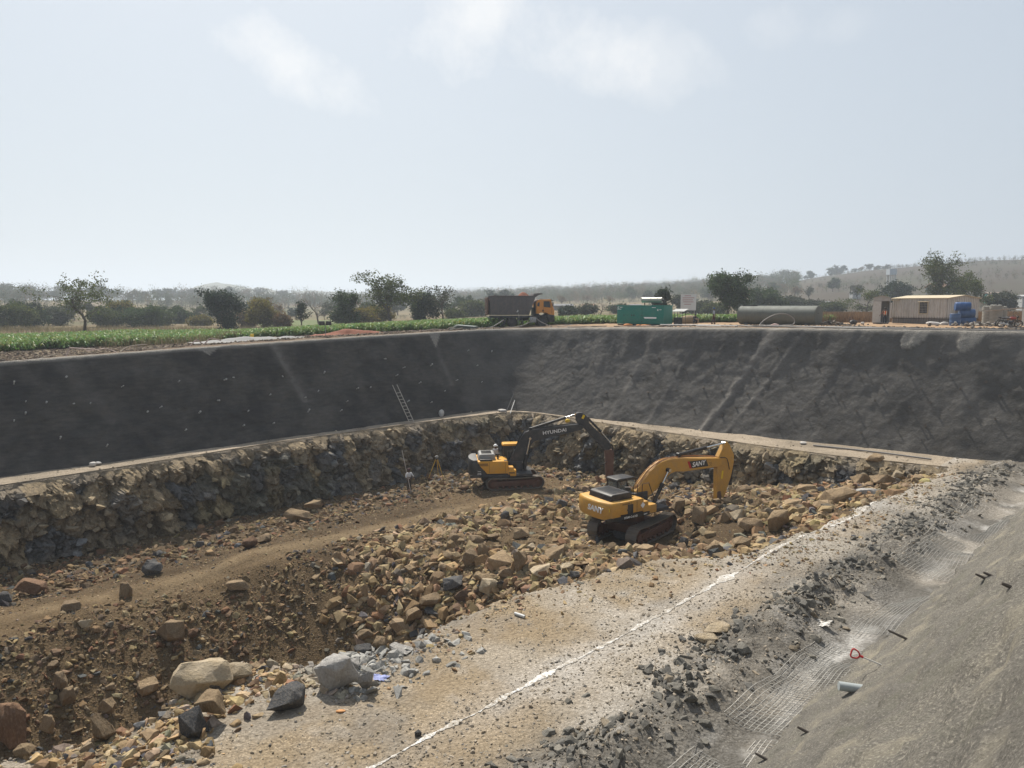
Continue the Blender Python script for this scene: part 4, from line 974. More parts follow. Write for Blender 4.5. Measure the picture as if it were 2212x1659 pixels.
    m = MB(); m.add([(cx0_ + .04, y0 + .1, cz0 + .85), (cx0_ + .04, y1 - .1, cz0 + .85), (cx0_ + .05, y1 - .1, cz1 - .2), (cx0_ + .05, y0 + .1, cz1 - .2)], [(0, 1, 2, 3)]); m.build('rear_window', gm, cab, smooth=False)
    m = MB(); m.add([(cx1 - .05, y0 + .1, cz0 + .7), (cx1 - .05, y1 - .1, cz0 + .7), (cx1 - .29, y1 - .1, cz1 - .16), (cx1 - .29, y0 + .1, cz1 - .16)], [(0, 1, 2, 3)])
    m.build('windscreen', gm, cab, smooth=False)
    m = MB(); m.prism([(cx0_ - .03, cz1 - .16), (cx0_, cz1 - .03), (cx0_ + .12, cz1), (cx1 - .42, cz1), (cx1 - .2, cz1 - .06), (cx1 - .16, cz1 - .16)], y0 - .02, y1 + .02); m.build('cab_roof', d['roof_mat'], cab, .045, seg=3)
    m = MB(); m.box((cx0_ + .45, (y0 + y1) / 2, cz0 + .55), (.5, .5, .14)); m.box((cx0_ + .24, (y0 + y1) / 2, cz0 + .95), (.13, .48, .75)); m.build('seat', BLACK, cab, .04)
    # --- boom, arm, cylinders
    bo = MB(); bo.prism(d['boom'], -.21, .21); b_o = bo.build('boom', d['boom_mat'], root, .02, ang=11, seg=1)
    m = MB(); fx_, fz_ = d['boom_foot']; m.cyl((fx_, -.36, fz_), (fx_, .36, fz_), .13, 14); m.build('boom_pin', BLACK, b_o)
    m = MB(); px_, pz_ = d['boom_cyl'][2]; m.cyl((px_, -.42, pz_), (px_, .42, pz_), .11, 14); m.build('cylinder_pin', BLACK, b_o)
    for yy in (-.33, .33): cyl_link(root, d['boom_cyl'][0], d['boom_cyl'][1], d['boom_cyl'][2], yy, .10, BLACK, 'boom_cylinder')
    ar = MB(); ar.prism(d['arm'], -.15, .15); a_o = ar.build('arm', d['boom_mat'], root, .02, ang=11, seg=1)
    if d.get('arm_wear'):
        m = MB(); m.prism(d['arm_wear'], -.16, .16); m.build('arm_tip', RUST, a_o, .02)
    ac = d['arm_cyl']; cyl_link(root, ac[0], ac[1], ac[2], 0.0, .10, BLACK, 'arm_cylinder')
    bc = d['bkt_cyl']; cyl_link(root, bc[0], bc[1], bc[2], 0.0, .085, BLACK, 'bucket_cylinder')
    # hoses along the boom
    up = d['hoses']; m = MB()
    for k in range(5):
        yy = -.16 + .08 * k
        pts = []
        for i, (hx, hz) in enumerate(up): pts.append((hx + random.uniform(-.02, .02), yy + (random.uniform(-.03, .03)), hz + .0 + .015 * (k % 2) + (random.uniform(0, .03) if 0 < i < len(up) - 1 else 0)))
        m.tube(smooth_pts(pts, 4), .016, 5)
    m.build('hoses', d['hose_mat'], root)
    return root, cwo, b_o, a_o, cab
def smooth_pts(pts, n=6, closed=False):
    P_ = [Vector(p) for p in pts]; out = []; m = len(P_)
    rngi = range(m if closed else m - 1)
    for i in rngi:
        g_ = (lambda k: P_[k % m]) if closed else (lambda k: P_[min(max(k, 0), m - 1)])
        p0, p1, p2, p3 = g_(i - 1), g_(i), g_(i + 1), g_(i + 2)
        for k in range(n):
            t = k / n; out.append(.5 * ((2 * p1) + (p2 - p0) * t + (2 * p0 - 5 * p1 + 4 * p2 - p3) * t * t + (3 * p1 - p0 - 3 * p2 + p3) * t ** 3))
    if not closed: out.append(P_[-1])
    return out
def K_mat(d): return d['cab_mat']
HYL = Vector((0, 52.6, -11.6)); HYL.z = pitxy(0, 52.6) + .02
hy = dict(name='excavator', loc=HYL, head=R(6), track_turn=R(6), scale=1.0, label='dark grey and orange tracked excavator with a hydraulic breaker, farther down in the pit',
    body=dict(x0=-2.95, x1=1, xc=-2.62, zb=.97, zt=2.10, hw=1.30, cw_mat=DKGREY, cw_cap=paint('cap_grey', (.15, .15, .148), .5, .3), mat=ORANGE, hood_mat=LGREY, grille_mat=BLACK, xs=-.42, xf=.18, box_mat=ORANGE, skirt=DKGREY,
              seams=(-1.78, -.62), vents=(-2.5, 1.86, 9, .22, -18), hood=(-2.55, -1.3, -.75, .8, 2.52), cab=(-.66, .95, 3.03)),
    cab_mat=BLACK, roof_mat=ORANGE, dark_cab=True, boom_mat=DKGREY, boom_foot=(.12, 1.6),
    boom=[(-.12, 1.45), (-.22, 1.8), (.38, 3.08), (.82, 3.85), (1.0, 4.0), (1.37, 4.11), (3.52, 4.4), (4.97, 4.5), (5.3, 4.35), (5.2, 4.1), (3.65, 3.74), (2.25, 3.48), (1.6, 3.27), (1.36, 2.95), (1.05, 2.29), (.45, 1.3), (.2, 1.3)],
    boom_cyl=((.92, 1.15), (1.04, 2.3), (1.30, 3.55)), arm=[(4.71, 5.22), (4.82, 5.33), (4.96, 5.38), (5.24, 5.36), (5.5, 5.18), (5.69, 4.96), (5.75, 4.6), (6.6, 3.75), (7.5, 2.9), (7.45, 2.62), (7.07, 2.45), (6.9, 2.5), (5.47, 4.1), (4.97, 4.5), (4.8, 4.75)],
    arm_cyl=((1.34, 4.2), (3.94, 4.98), (4.72, 5.24)), bkt_cyl=((5.66, 4.95), (6.65, 3.95), (7.42, 3.05)), hoses=[(.2, 2.7), (.7, 3.75), (1.2, 4.15), (2.4, 4.28), (3.6, 4.42), (4.8, 4.55), (5.3, 4.5)], hose_mat=RUBBER)
hroot, hcw, hboom, harm, hcab = excavator(hy)
side_text('HYUNDAI', .36, 3.15, -.213, 4.0, WHITE, hboom, R(7.5), bold=.004, sx=1.12)
side_text('215', .19, -2.5, -1.305, 1.20, WHITE, hroot, bold=.002); side_text('Robex', .09, -2.5, -1.305, 1.38, WHITE, hroot)
m = MB(); m.add([(-2.625, -1.302, .99), (-1.86, -1.302, .99), (-1.98, -1.302, 1.25), (-2.45, -1.302, 1.75), (-2.625, -1.302, 2.04)], [(0, 1, 2, 3, 4)]); m.build('dark_panel', DKGREY, hroot, smooth=False)
m = MB(); m.box((-.14, -1.285, 1.22), (.42, .02, .075)); m.build('badge', BLACK, hroot)
m = MB(); m.box((5.3, -.156, 5.06), (.17, .012, .30), ('Y', R(25))); m.build('sticker', YSTICK, harm)
m = MB(); m.prism([(6.98, 2.55), (7.62, 2.5), (7.66, 2.2), (7.62, .32), (7.14, .32), (7.02, 2.2)], -.26, .26); br = m.build('hydraulic_breaker', RUST, hroot, .04)
m = MB(); m.cyl((7.38, 0, .35), (7.40, 0, -.25), .085, 12, r2=.05); m.build('chisel', STEEL, br)
m = MB(); m.tube([(7.3, -.2, 3.05), (7.55, -.2, 2.8), (7.55, -.2, 2.4)], .05, 6); m.build('linkage', BLACK, hroot)
m = MB()
for k in range(3): m.tube(smooth_pts([(6.5, -.2 - .03 * k, 3.1), (6.3 - .06 * k, -.3, 2.2), (6.35 - .05 * k, -.3, 1.7 - .08 * k), (6.8, -.3, 1.5 - .04 * k), (7.1, -.26, 1.7)], 5), .02, 5)
m.build('breaker_hoses', RUBBER, hroot)
m = MB(); m.box((-2.0, -1.0, 2.16), (.9, .4, .12)); m.box((-.55, -1.0, 2.02), (.3, .3, .2)); m.build('deck_fittings', BLACK, hroot, .02)
# --- the orange excavator on the heap
SXY = Vector((6.45, 37.5)) * 1.0515; SAN = Vector((SXY.x, SXY.y, -10.5))
sy_ = dict(name='excavator', loc=SAN, head=R(33), track_turn=R(17), scale=1.05, drop=.55, under=(4.4, .62, 1.0, 1.16), label='ochre yellow tracked excavator with black cab digging with its bucket on the boulder heap',
    body=dict(x0=-2.62, x1=1, xc=-2.05, zb=.92, zt=1.80, hw=1.32, cw_mat=OCHRE, cw_cap=None, mat=OCHRE, hood_mat=BLACK, grille_mat=DKGREY, xs=-.48, xf=.45, box_mat=OCHRE, skirt=BLACK,
              seams=(-1.35, -.95), vents=(-1.9, 1.66, 7, .07, 0), hood=(-2.45, -.95, -.95, .75, 2.12), cab=(-.78, .80, 2.45)),
    cab_mat=BLACK, roof_mat=BLACK, dark_cab=False, boom_mat=OCHRE, boom_foot=(.25, 1.55),
    boom=[(.0, 1.5), (-.02, 1.84), (.97, 2.76), (1.45, 3.05), (1.9, 3.22), (2.6, 3.28), (6.6, 2.86), (6.85, 2.7), (6.82, 2.42), (6.4, 2.38), (3.55, 2.45), (2.9, 2.54), (2.5, 2.46), (2.18, 2.24), (1.3, 1.62), (.62, 1.28), (.2, 1.3)],
    boom_cyl=((1.05, .9), (1.78, 2.0), (2.24, 2.72)), arm=[(7.0, 3.72), (7.12, 3.74), (7.33, 3.56), (7.73, 2.94), (7.76, 2.52), (7.53, 1.64), (6.96, .40), (6.72, -.02), (6.45, .02), (6.40, .3), (6.34, 1.6), (6.33, 2.3), (6.42, 2.94), (6.80, 3.5)],
    arm_wear=[(6.385, .9), (6.66, .9), (6.86, .2), (6.72, -.06), (6.42, -.04)],
    arm_cyl=((3.3, 3.40), (5.4, 3.55), (6.99, 3.66)), bkt_cyl=((7.78, 2.76), (7.66, 1.15), (7.58, .22)), hoses=[(.05, 1.9), (.5, 2.36), (1.0, 2.80), (1.5, 3.09), (2.0, 3.24), (2.7, 3.28), (4.5, 3.18), (6.3, 2.95)], hose_mat=paint('dusty_hose', (.30, .145, .06), .6, .3))
sroot, scw, sboom, sarm, scab = excavator(sy_)
m = MB(); m.add([(3.85, -.214, 2.99), (4.05, -.214, 2.57), (5.5, -.214, 2.53), (5.3, -.214, 2.93)], [(0, 1, 2, 3)]); dk = m.build('name_plate', BLACK, sboom, smooth=False); dk.matrix_world = dk.matrix_world
m = MB(); m.add([(3.78, -.216, 2.99), (3.95, -.216, 2.99), (4.15, -.216, 2.57), (3.98, -.216, 2.57)], [(0, 1, 2, 3)]); m.build('red_stripe', RED, sboom, smooth=False)
side_text('SANY', .37, 4.70, -.219, 2.755, WHITE, sboom, R(2), bold=.008, sx=1.12, shear=.12)
m = MB()
for k in range(9): m.box((5.55 + .055 * (k % 5) + .04 * (k // 5), -.215, 2.72 - .075 * (k % 3) - .03 * (k // 5)), (.045, .006, .03))
m.build('checker_marks', BLACK, sboom, smooth=False)
Rr = T((-2.915, -.35, 1.38)) @ RZ(-math.pi / 2) @ RX(math.pi / 2)
lettering('SANY', .40, Rr, WHITE, scw, bold=.012, sx=1.15, shear=.15, depth=.02)
side_text('SY240 C-6 HD', .145, -1.38, -1.352, .965, WHITE, sroot, bold=.003, sx=1.02); side_text('SANY', .10, -.38, -1.352, .965, WHITE, sroot, bold=.002)
m = MB(); m.box((-1.4, -1.325, 1.36), (.36, .012, .50)); m.build('mesh_panel', BLACK, sroot)
m = MB(); m.add([(-.72, -1.328, 1.45), (-.56, -1.328, 1.29), (-.40, -1.328, 1.45), (-.56, -1.328, 1.61)], [(0, 1, 2, 3)]); m.build('badge', WHITE, sroot, smooth=False)
m = MB(); m.box((-2.65, -1.10, 1.46), (.02, .34, .17), ('Z', R(-28))); m.build('sticker', YSTICK, scw)
m = MB(); m.box((6.75, -.156, 1.85), (.13, .012, .46), ('Y', R(8))); m.build('sticker', YSTICK, sarm)
m = MB()      # bucket curled in front of the arm tip
bp = [(6.62, .10), (7.10, .32), (7.55, .22), (7.62, -.10), (7.35, -.42), (6.95, -.62), (6.55, -.66), (6.78, -.32), (6.9, -.1)]
m.prism(bp, -.55, .55); bk = m.build('bucket', RUST, sroot, .03)
m = MB()
for k in range(5): m.prism([(6.5, -.56), (6.62, -.72), (6.22, -.80)], -.5 + .24 * k, -.40 + .24 * k)
m.build('teeth', STEEL, bk)
m = MB(); m.tube([(7.0, -.18, .45), (7.55, -.18, .25)], .06, 6); m.tube([(7.0, .18, .45), (7.55, .18, .25)], .06, 6); m.build('linkage', BLACK, sroot)
m = MB(); m.tube(smooth_pts([(6.5, -.2, 2.9), (6.9, -.24, 2.85), (7.15, -.2, 2.6), (7.3, -.2, 2.1)], 5), .022, 5); m.build('arm_hose', RUBBER, sroot)
# level the stones under the machine: nothing may poke through it
# ---------------------------------------------------------------- tipper truck
TY = 82.0; TX = (1124 - 1106) / 1560 * TY; TZ = land1(TX, TY) + .02
TRUCK_G = paint('truck_grey', (.105, .098, .096), .6, .35, (.24, .19, .15)); ORT = paint('truck_orange', (.62, .25, .04), .4, .3)
tk = empty('dump_truck', (TX, TY, TZ), R(9), 'grey tipper truck with orange cab standing above the far corner of the pit', 'truck')
m = MB()
for yy in (-1.22, 1.22): m.prism([(-3.6, 3.36), (-3.17, 3.43), (1.3, 3.43), (1.5, 3.33), (.77, 1.31), (-3.6, 1.31)], yy - .03, yy + .03)
m.prism([(.70, 1.31), (.77, 1.31), (1.5, 3.33), (1.42, 3.36)], -1.2, 1.2); m.box((-1.4, 0, 1.35), (4.3, 2.4, .1))
for k in range(6):
    x_ = -3.4 + .78 * k; m.prism([(x_, 3.36), (x_ + .07, 3.36), (x_ - .05, 1.36), (x_ - .12, 1.36)], -1.29, -1.255); m.prism([(x_, 3.36), (x_ + .07, 3.36), (x_ - .05, 1.36), (x_ - .12, 1.36)], 1.255, 1.29)
m.box((-1.1, -1.25, 3.40), (4.8, .12, .10)); m.box((-1.1, 1.25, 3.40), (4.8, .12, .10)); m.box((-1.4, -1.26, 1.36), (4.3, .08, .10))
m.prism([(-3.17, 3.40), (-3.15, 3.56), (-3.0, 3.56), (-2.9, 3.40)], -1.25, -1.15)
bed = m.build('tipper_body', TRUCK_G, tk, .012)
m = MB(); m.prism([(1.22, 3.40), (1.32, 3.68), (2.30, 3.76), (2.26, 3.63), (1.85, 3.52), (1.55, 3.30)], -1.26, 1.26); m.build('cab_guard', TRUCK_G, bed, .02)
m = MB(); m.box((-3.83, 0, 2.28), (.10, 2.34, 1.95));
for k in range(6): m.box((-3.90, 0, 1.45 + .33 * k), (.05, 2.34, .09))
m.build('tailgate', RUST, tk, .01)
gx, gy = np.meshgrid(np.linspace(-3.5, 1.2, 30), np.linspace(-1.18, 1.18, 16)); gz = 3.0 + .85 * np.exp(-((gx - .35) / .75) ** 2 - (gy / .8) ** 2) + .12 * fbm(gx * 2, gy * 2, 0, 3, 3)
M_red = plain('red_soil', (.22, .085, .05), .95, .3, 3); lo = link('soil_load', np_mesh('soil_load', np.stack([gx, gy, gz], -1).reshape(-1, 3), grid_faces(16, 30), smooth=True), M_red, tk)
m = MB()
for yy in (-.42, .42): m.box((0, yy, 1.1), (7.0, .09, .26))
m.box((-2.4, 0, .75), (.3, 2.0, .2)); m.box((-.9, 0, .75), (.3, 2.0, .2)); m.box((2.35, 0, .68), (.2, 2.0, .2)); m.box((-3.55, 0, .95), (.15, 2.3, .3)); m.cyl((1.1, .9, .9), (-.2, .9, .9), .26, 14); m.build('chassis', DKGREY, tk, .01)
m = MB(); m.box((-1.55, -1.22, 1.12), (4.1, .05, .22)); m.box((-3.48, -1.2, .62), (.04, .5, .75)); m.box((.02, -1.2, .62), (.04, .5, .75)); m.build('mudguard', DKGREY, tk)
m = MB(); m.box((1.25, -1.0, .78), (.68, .5, .62)); m.build('fuel_tank', plain('dull_aluminium', (.34, .34, .34), .45, .12, 5, .4), tk, .06)
def wheel(root, x, y, r, wdt, dual):
    m = MB(); prof = [(r * .60, -wdt / 2), (r * .93, -wdt / 2), (r, -wdt * .36), (r, wdt * .36), (r * .93, wdt / 2), (r * .60, wdt / 2)]
    n = 28; vs = [(x + p * math.cos(2 * math.pi * k / n), y + q, r + p * math.sin(2 * math.pi * k / n)) for k in range(n) for p, q in prof]
    k6 = len(prof); m.add(vs, [(k * k6 + j, k * k6 + (j + 1) % k6, ((k + 1) % n) * k6 + (j + 1) % k6, ((k + 1) % n) * k6 + j) for k in range(n) for j in range(k6)])
    o = m.build('wheel', RUBBER_D, root)
    s = -1 if y < 0 else 1
    h = MB(); h.cyl((x, y - s * .02, r), (x, y + s * wdt * .30, r), r * .62, 20); h.cyl((x, y, r), (x, y + s * wdt * .62, r), r * .24, 14)
    for k in range(8): h.cyl((x + r * .42 * math.cos(k * .785), y, r + r * .42 * math.sin(k * .785)), (x + r * .42 * math.cos(k * .785), y + s * wdt * .36, r + r * .42 * math.sin(k * .785)), .025, 6)
    h.build('rim', DKGREY, o); return o
RUBBER_D = paint('dusty_tyre', (.028, .027, .026), .8, .6, (.15, .125, .10))
for xx in (-2.4, -1.08, 2.35):
    for s in (-1, 1): wheel(tk, xx, s * 1.0, .56, .48 if xx < 2 else .32, xx < 2)
m = MB(); m.prism([(1.62, 1.45), (1.60, 2.75), (1.78, 2.93), (2.1, 3.04), (3.18, 3.06), (3.30, 2.95), (3.55, 2.1), (3.66, 1.9), (3.66, 1.30), (3.05, 1.36), (2.75, 1.55), (2.05, 1.55), (1.85, 1.42)], -1.2, 1.2); cb = m.build('cab', ORT, tk, .05, seg=3)
for s in (-1, 1):
    m = MB(); m.add([(2.45, s * 1.205, 2.2), (3.22, s * 1.205, 2.12), (3.12, s * 1.205, 2.82), (2.45, s * 1.205, 2.84)], [(0, 1, 2, 3)]); m.build('side_window', M_glass, cb, smooth=False); m = MB(); m.add([(1.70, s * 1.205, 2.3), (1.96, s * 1.205, 2.24), (1.98, s * 1.205, 2.72), (1.74, s * 1.205, 2.66)], [(0, 1, 2, 3)]); m.build('side_window', M_glass, cb, smooth=False)
    m = MB(); m.tube([(2.40, s * 1.207, 1.55), (2.40, s * 1.207, 2.88), (3.14, s * 1.207, 2.87), (3.36, s * 1.207, 2.0), (3.36, s * 1.207, 1.5)], .012, 4); m.box((2.36, s * 1.21, 1.78), (.18, .02, .2)); m.build('door', BLACK, cb)
    m = MB(); m.tube([(3.25, s * 1.2, 2.75), (3.45, s * 1.42, 2.72)], .02, 5); m.box((3.45, s * 1.42, 2.5), (.1, .2, .45)); m.build('mirror', BLACK, cb, .02)
m = MB(); m.add([(3.32, -1.1, 2.85), (3.32, 1.1, 2.85), (3.57, 1.1, 2.08), (3.57, -1.1, 2.08)], [(0, 1, 2, 3)]); m.build('windscreen', M_glass, cb, smooth=False)
m = MB(); m.box((3.42, 0, 2.95), (.34, 2.2, .05), ('Y', R(20))); m.build('sun_visor', BLACK, cb)
m = MB(); m.prism([(1.62, .85), (1.6, 1.45), (1.9, 1.45), (2.05, 1.28), (2.65, 1.28), (2.85, 1.4), (3.05, 1.34), (3.68, 1.28), (3.72, .55), (3.1, .45), (3.0, .9), (2.75, 1.2), (2.0, 1.2), (1.75, .85)], -1.22, 1.22); m.build('bumper', BLACK, tk, .03)
m = MB(); m.cyl((1.5, -.8, 1.2), (1.5, -.8, 2.6), .09, 10); m.box((1.45, .2, 1.7), (.15, 1.2, .9)); m.build('air_intake', BLACK, tk)
m = MB(); m.box((-.5, -1.3, 1.75), (.05, .03, .22)); m.box((-.57, -1.3, 1.66), (.16, .03, .05)); m.build('painted_mark', WHITE, bed)
m = MB(); m.tube([(-.45, -1.3, 1.5), (-.42, -1.3, .2)], .025, 5); m.tube([(-.30, -1.3, 1.3), (-.28, -1.3, .7)], .02, 5); m.build('hanging_chain', LGREY, bed)
# ================================================================ SITE EQUIPMENT
def gpt(px, Y):
    x = (px - 1106) / 1560 * Y; return Vector((x, Y, land1(x, Y)))
# ---- generator
GREEN = paint('generator_green', (.012, .175, .135), .4, .25, (.12, .18, .14), 1.2)
gp = gpt(1391, 75.5); gen = empty('generator', gp, R(-37), 'long green diesel generator box with a silver silencer on its roof', 'generator')
GL, GW, GH = 5.3, 2.1, 2.05
m = MB(); m.box((0, 0, GH / 2 + .08), (GL, GW, GH - .16)); bx = m.build('enclosure', GREEN, gen, .03)
m = MB(); m.box((0, 0, GH), (GL + .06, GW + .06, .07)); m.build('roof_panel', GREEN, bx, .01)
m = MB(); m.box((0, 0, .06), (GL - .1, GW - .1, .12)); m.build('base_frame', BLACK, gen)
for x0_, x1_ in ((-1.85, -.80), (-.78, .27)):
    m = MB(); m.box(((x0_ + x1_) / 2, -GW / 2 - .012, 1.05), (x1_ - x0_, .02, 1.6)); dr_ = m.build('door', GREEN, bx, .006)
    m = MB(); sx = x1_ - .12 if x0_ < -1 else x0_ + .12
    m.box((sx, -GW / 2 - .03, 1.05), (.11, .03, .13)); m.build('handle', BLACK, dr_)
    m = MB(); hx = x0_ + .03 if x0_ < -1 else x1_ - .03
    for z_ in (.4, 1.05, 1.7): m.box((hx, -GW / 2 - .03, z_), (.06, .03, .11))
    m.build('hinges', BLACK, dr_)
m = MB(); m.add([(.42, -GW / 2 - .004, .88), (1.85, -GW / 2 - .004, .88), (1.85, -GW / 2 - .004, .73), (.55, -GW / 2 - .004, .73)], [(0, 1, 2, 3)]); m.build('white_strip', WHITE, bx, smooth=False)
side_text('C', .26, -2.50, -GW / 2 - .005, 1.84, WHITE, bx, bold=.012); side_text('C', .22, 2.0, -GW / 2 - .005, 1.60, WHITE, bx, bold=.012)
m = MB()
for x_, z_, l_ in ((-2.17, 1.88, .3), (-2.4, 1.68, .45), (1.55, 1.85, .42), (-1.38, 1.55, .36), (2.28, 1.63, .22)): m.box((x_, -GW / 2 - .004, z_), (l_, .006, .045))
m.build('caption_strips', WHITE, bx, smooth=False)
m = MB(); m.cyl((-.25, 0, 2.62), (1.95, 0, 2.62), .28, 20)
for x_ in (-.25, .75, 1.5, 1.95): m.cyl((x_ - .02, 0, 2.62), (x_ + .02, 0, 2.62), .295, 20)
sil = m.build('silencer', plain('silver_cladding', (.40, .39, .34), .4, .12, 3, .55), gen)
m = MB()
for x_ in (0, .9, 1.1, 1.5, 1.75): m.cyl((x_, 0, 2.05), (x_, 0, 2.4), .05, 8)
m.tube([(1.95, 0, 2.62), (2.15, 0, 2.5), (2.25, -.05, 2.62)], .09, 10); m.build('silencer_stand', BLACK, sil)
# orange spoil bags against the generator, awning frame
for k, (dx, sx, sz) in enumerate(((-.95, .5, .16), (.25, .3, .1), (1.05, .55, .1))):
    v = gp + RZ(R(-37)).to_3x3() @ Vector((dx, -1.75, 0)); v.z = land1(v.x, v.y)
    m = MB(); m.ball((0, 0, sz * .5), (sx, .28, sz), 6); o = m.build('orange_tarp', plain('orange_sheet', (.55, .22, .07), .8, .3, 5, bumpy=.6), None); o.location = v
    tag(o, ('crumpled orange sheet by the left end of the generator', 'small scrap of orange sheet below the generator doors', 'flat orange sheet by the right end of the generator')[k], 'sheet')
v = gpt(1467, 75.5); aw = empty('awning_table', v, R(-37), 'small stand with a striped sheet roof right of the generator', 'stand')
m = MB()
for sx in (-.45, .45):
    for sy in (-.4, .4): m.cyl((sx, sy, 0), (sx, sy, 1.5 if sy > 0 else 1.35), .03, 6)
m.box((0, 0, .75), (.95, .85, .05)); m.box((0, -.42, .4), (.95, .04, .7)); m.build('frame', DKGREY, aw)
m = MB()
for k in range(5): m.box((0, -.5 + .25 * k, 1.42 + .05 * k), (1.4, .26, .03), ('X', R(10)))
m.build('sheet_roof', plain('grey_sheet', (.42, .42, .40), .6, .3, 3), aw)
# tarpaulin-covered heap
v = gpt(1487, 82); m = MB(); m.ball((0, 0, .35), (1.15, .8, .62), 8); o = m.build('covered_heap', plain('brown_tarp', (.24, .175, .10), .85, .3, 3, bumpy=.8), None); o.location = v; tag(o, 'sand-brown covered heap behind the generator stand', 'heap')
# notice board
v = gpt(1484.5, 108); bd = empty('notice_board', v, R(-20), 'white notice board with a red stripe of print standing before the trees', 'sign')
m = MB(); m.box((0, 0, 2.7), (2.25, .05, 2.4)); bb = m.build('board', plain('board_white', (.62, .62, .62), .5, .1, 1), bd)
m = MB()
for k, (l_, z_) in enumerate(((.9, 3.65), (1.7, 3.35), (1.5, 3.05), (1.5, 2.75), (1.0, 2.4))): m.box((-.1 + .1 * (k % 2), -.03, z_), (l_, .01, .07))
m.build('print_lines', plain('print_red', (.35, .08, .10), .7), bb)
m = MB()
for sx in (-.9, .9): m.cyl((sx, .05, 0), (sx, .05, 2.7), .05, 8)
m.build('posts', LGREY, bd)
# ---- long tank lying on the ground
TANKM = paint('tank_olive', (.115, .125, .108), .6, .45, (.20, .195, .165), .9)
tp = gpt(1679, 72.5); tank = empty('storage_tank', tp, R(-45), 'long olive grey cylindrical tank lying on the ground, dusted pale on top', 'tank')
m = MB(); m.tube([(-4.0, 0, .95), (-3.97, 0, .95), (4.0, 0, .95), (4.03, 0, .95)], [.9, .96, .96, .9], 40); tb = m.build('shell', TANKM, tank, ang=30)
m = MB()
for x_ in (-3.9, -1.3, 1.3, 3.9): m.tube([(x_ - .02, 0, .95), (x_ + .02, 0, .95)], .972, 40)
m.build('weld_ring', TANKM, tb); m = MB(); m.cyl((-2.6, 0, 1.9), (-2.6, 0, 2.0), .28, 16); m.box((-3.0, 0, 1.93), (1.6, .5, .06)); m.cyl((.2, 0, 1.88), (.2, 0, 2.02), .06, 8); m.cyl((4.03, -.25, 1.2), (4.08, -.25, 1.2), .05, 8); m.build('manhole', DKGREY, tb)
m = MB(); m.prism([(-3.4, 0), (-3.3, .25), (-2.9, .25), (-2.8, 0)], -.7, .7); m.prism([(2.8, 0), (2.9, .25), (3.3, .25), (3.4, 0)], -.7, .7); m.build('support', DKGREY, tank)
# ---- hoses and pipes on the right rim
HOSE = plain('dusty_pipe', (.20, .185, .17), .6, .2, 6); HOSED = plain('dark_pipe', (.05, .048, .046), .5, .25, 5); PVC = plain('white_pipe', (.52, .52, .50), .5, .12, 5)
def hose(name, pts, r, mat, label, closed=False, lift=.0, cat='hose'):
    pp = []
    for q in pts:
        px, py_or_Y = q[0], q[1]; g_ = gpt(px, py_or_Y); pp.append((g_.x, g_.y, g_.z + r + lift + (q[2] if len(q) > 2 else 0)))
    m = MB(); m.tube(smooth_pts(pp, 8, closed), r, 7, closed=closed); o = m.build(name, mat, None); return tag(o, label, cat)
hose('coiled_hose', [(1640, 68.5, .05), (1650, 68.6, .5), (1672, 68.6, 1.0), (1695, 68.6, 1.05), (1712, 68.6, .6), (1712, 68.4, .1), (1690, 68, .02), (1662, 67.6, .0), (1646, 67.6, .0), (1640, 67.9, .0)], .055, HOSE, 'big loop of grey hose leaning against the long tank', True)
hose('hose', [(1590, 67.5), (1605, 66), (1620, 63.6), (1640, 62.9), (1700, 61.5), (1790, 58), (1900, 54), (2060, 50.5), (2230, 47.5)], .07, HOSE, 'grey hose running along the right rim of the pit')
hose('hose', [(1610, 66.5), (1650, 66.2), (1690, 63.5), (1760, 61), (1860, 57.5), (1960, 55), (2080, 52.5), (2240, 50.2)], .06, HOSED, 'dark hose lying just behind the grey hose on the right rim')
hose('hose', [(1940, 53.5), (2000, 54), (2080, 52.3), (2130, 52.8), (2180, 57), (2240, 59)], .065, HOSED, 'dark hose bending back towards the motorcycles')
hose('hose', [(1790, 61), (1820, 62.5), (1850, 62.8), (1876, 61.5), (1878, 60), (1850, 59), (1815, 59.3)], .05, HOSE, 'flat grey hose loop on the ground right of the tank', True)
hose('hose', [(1660, 64.8), (1760, 61.8), (1840, 59.6), (1950, 56.6), (2100, 52.2), (2240, 48.9)], .05, HOSED, 'thin dark hose along the right rim behind the others')
hose('hose', [(1325, 71.6), (1365, 71.2), (1400, 70.4), (1425, 68.7), (1470, 69.6), (1530, 68.5), (1590, 66.5)], .045, HOSED, 'dark cable snaking in front of the generator')
hose('plastic_pipe', [(1425, 72.4, .06), (1500, 69.6, .06), (1590, 65.4, .03)], .05, PVC, 'long white plastic pipe lying in front of the walking man', cat='pipe')
hose('plastic_pipe', [(1503, 67.4, .03), (1555, 65.6, .03)], .045, PVC, 'short white plastic pipe lying near the rim edge', cat='pipe')
hose('hose', [(1010, 77.6, .02), (1030, 77.4, .02), (1060, 76.8, .1), (1085, 77.2, .75), (1086, 77.2, .7), (1060, 76.4, .08), (1042, 75.9), (1000, 76.5)], .035, HOSE, 'pale hose looped up behind the truck wheels')
hose('hose', [(1090, 76.2, .05), (1120, 76.2, .1), (1145, 76.2, .55), (1153, 76.2, 1.05), (1166, 76.0, .6), (1180, 75.6, .25), (1192, 75.2, 0)], .035, HOSE, 'pale hose held up in a peak beside the truck fuel tank')
hose('hose', [(1230, 73.8), (1225, 72.8), (1236, 72.0), (1262, 71.8), (1276, 72.4), (1290, 73), (1310, 73)], .045, HOSE, 'small hose coil on the rim between the truck and the generator')
hose('stick', [(1203, 74.4, .02), (1236, 73.4, .25)], .03, HOSE, 'thin pole lying on the rim right of the truck', cat='pole')
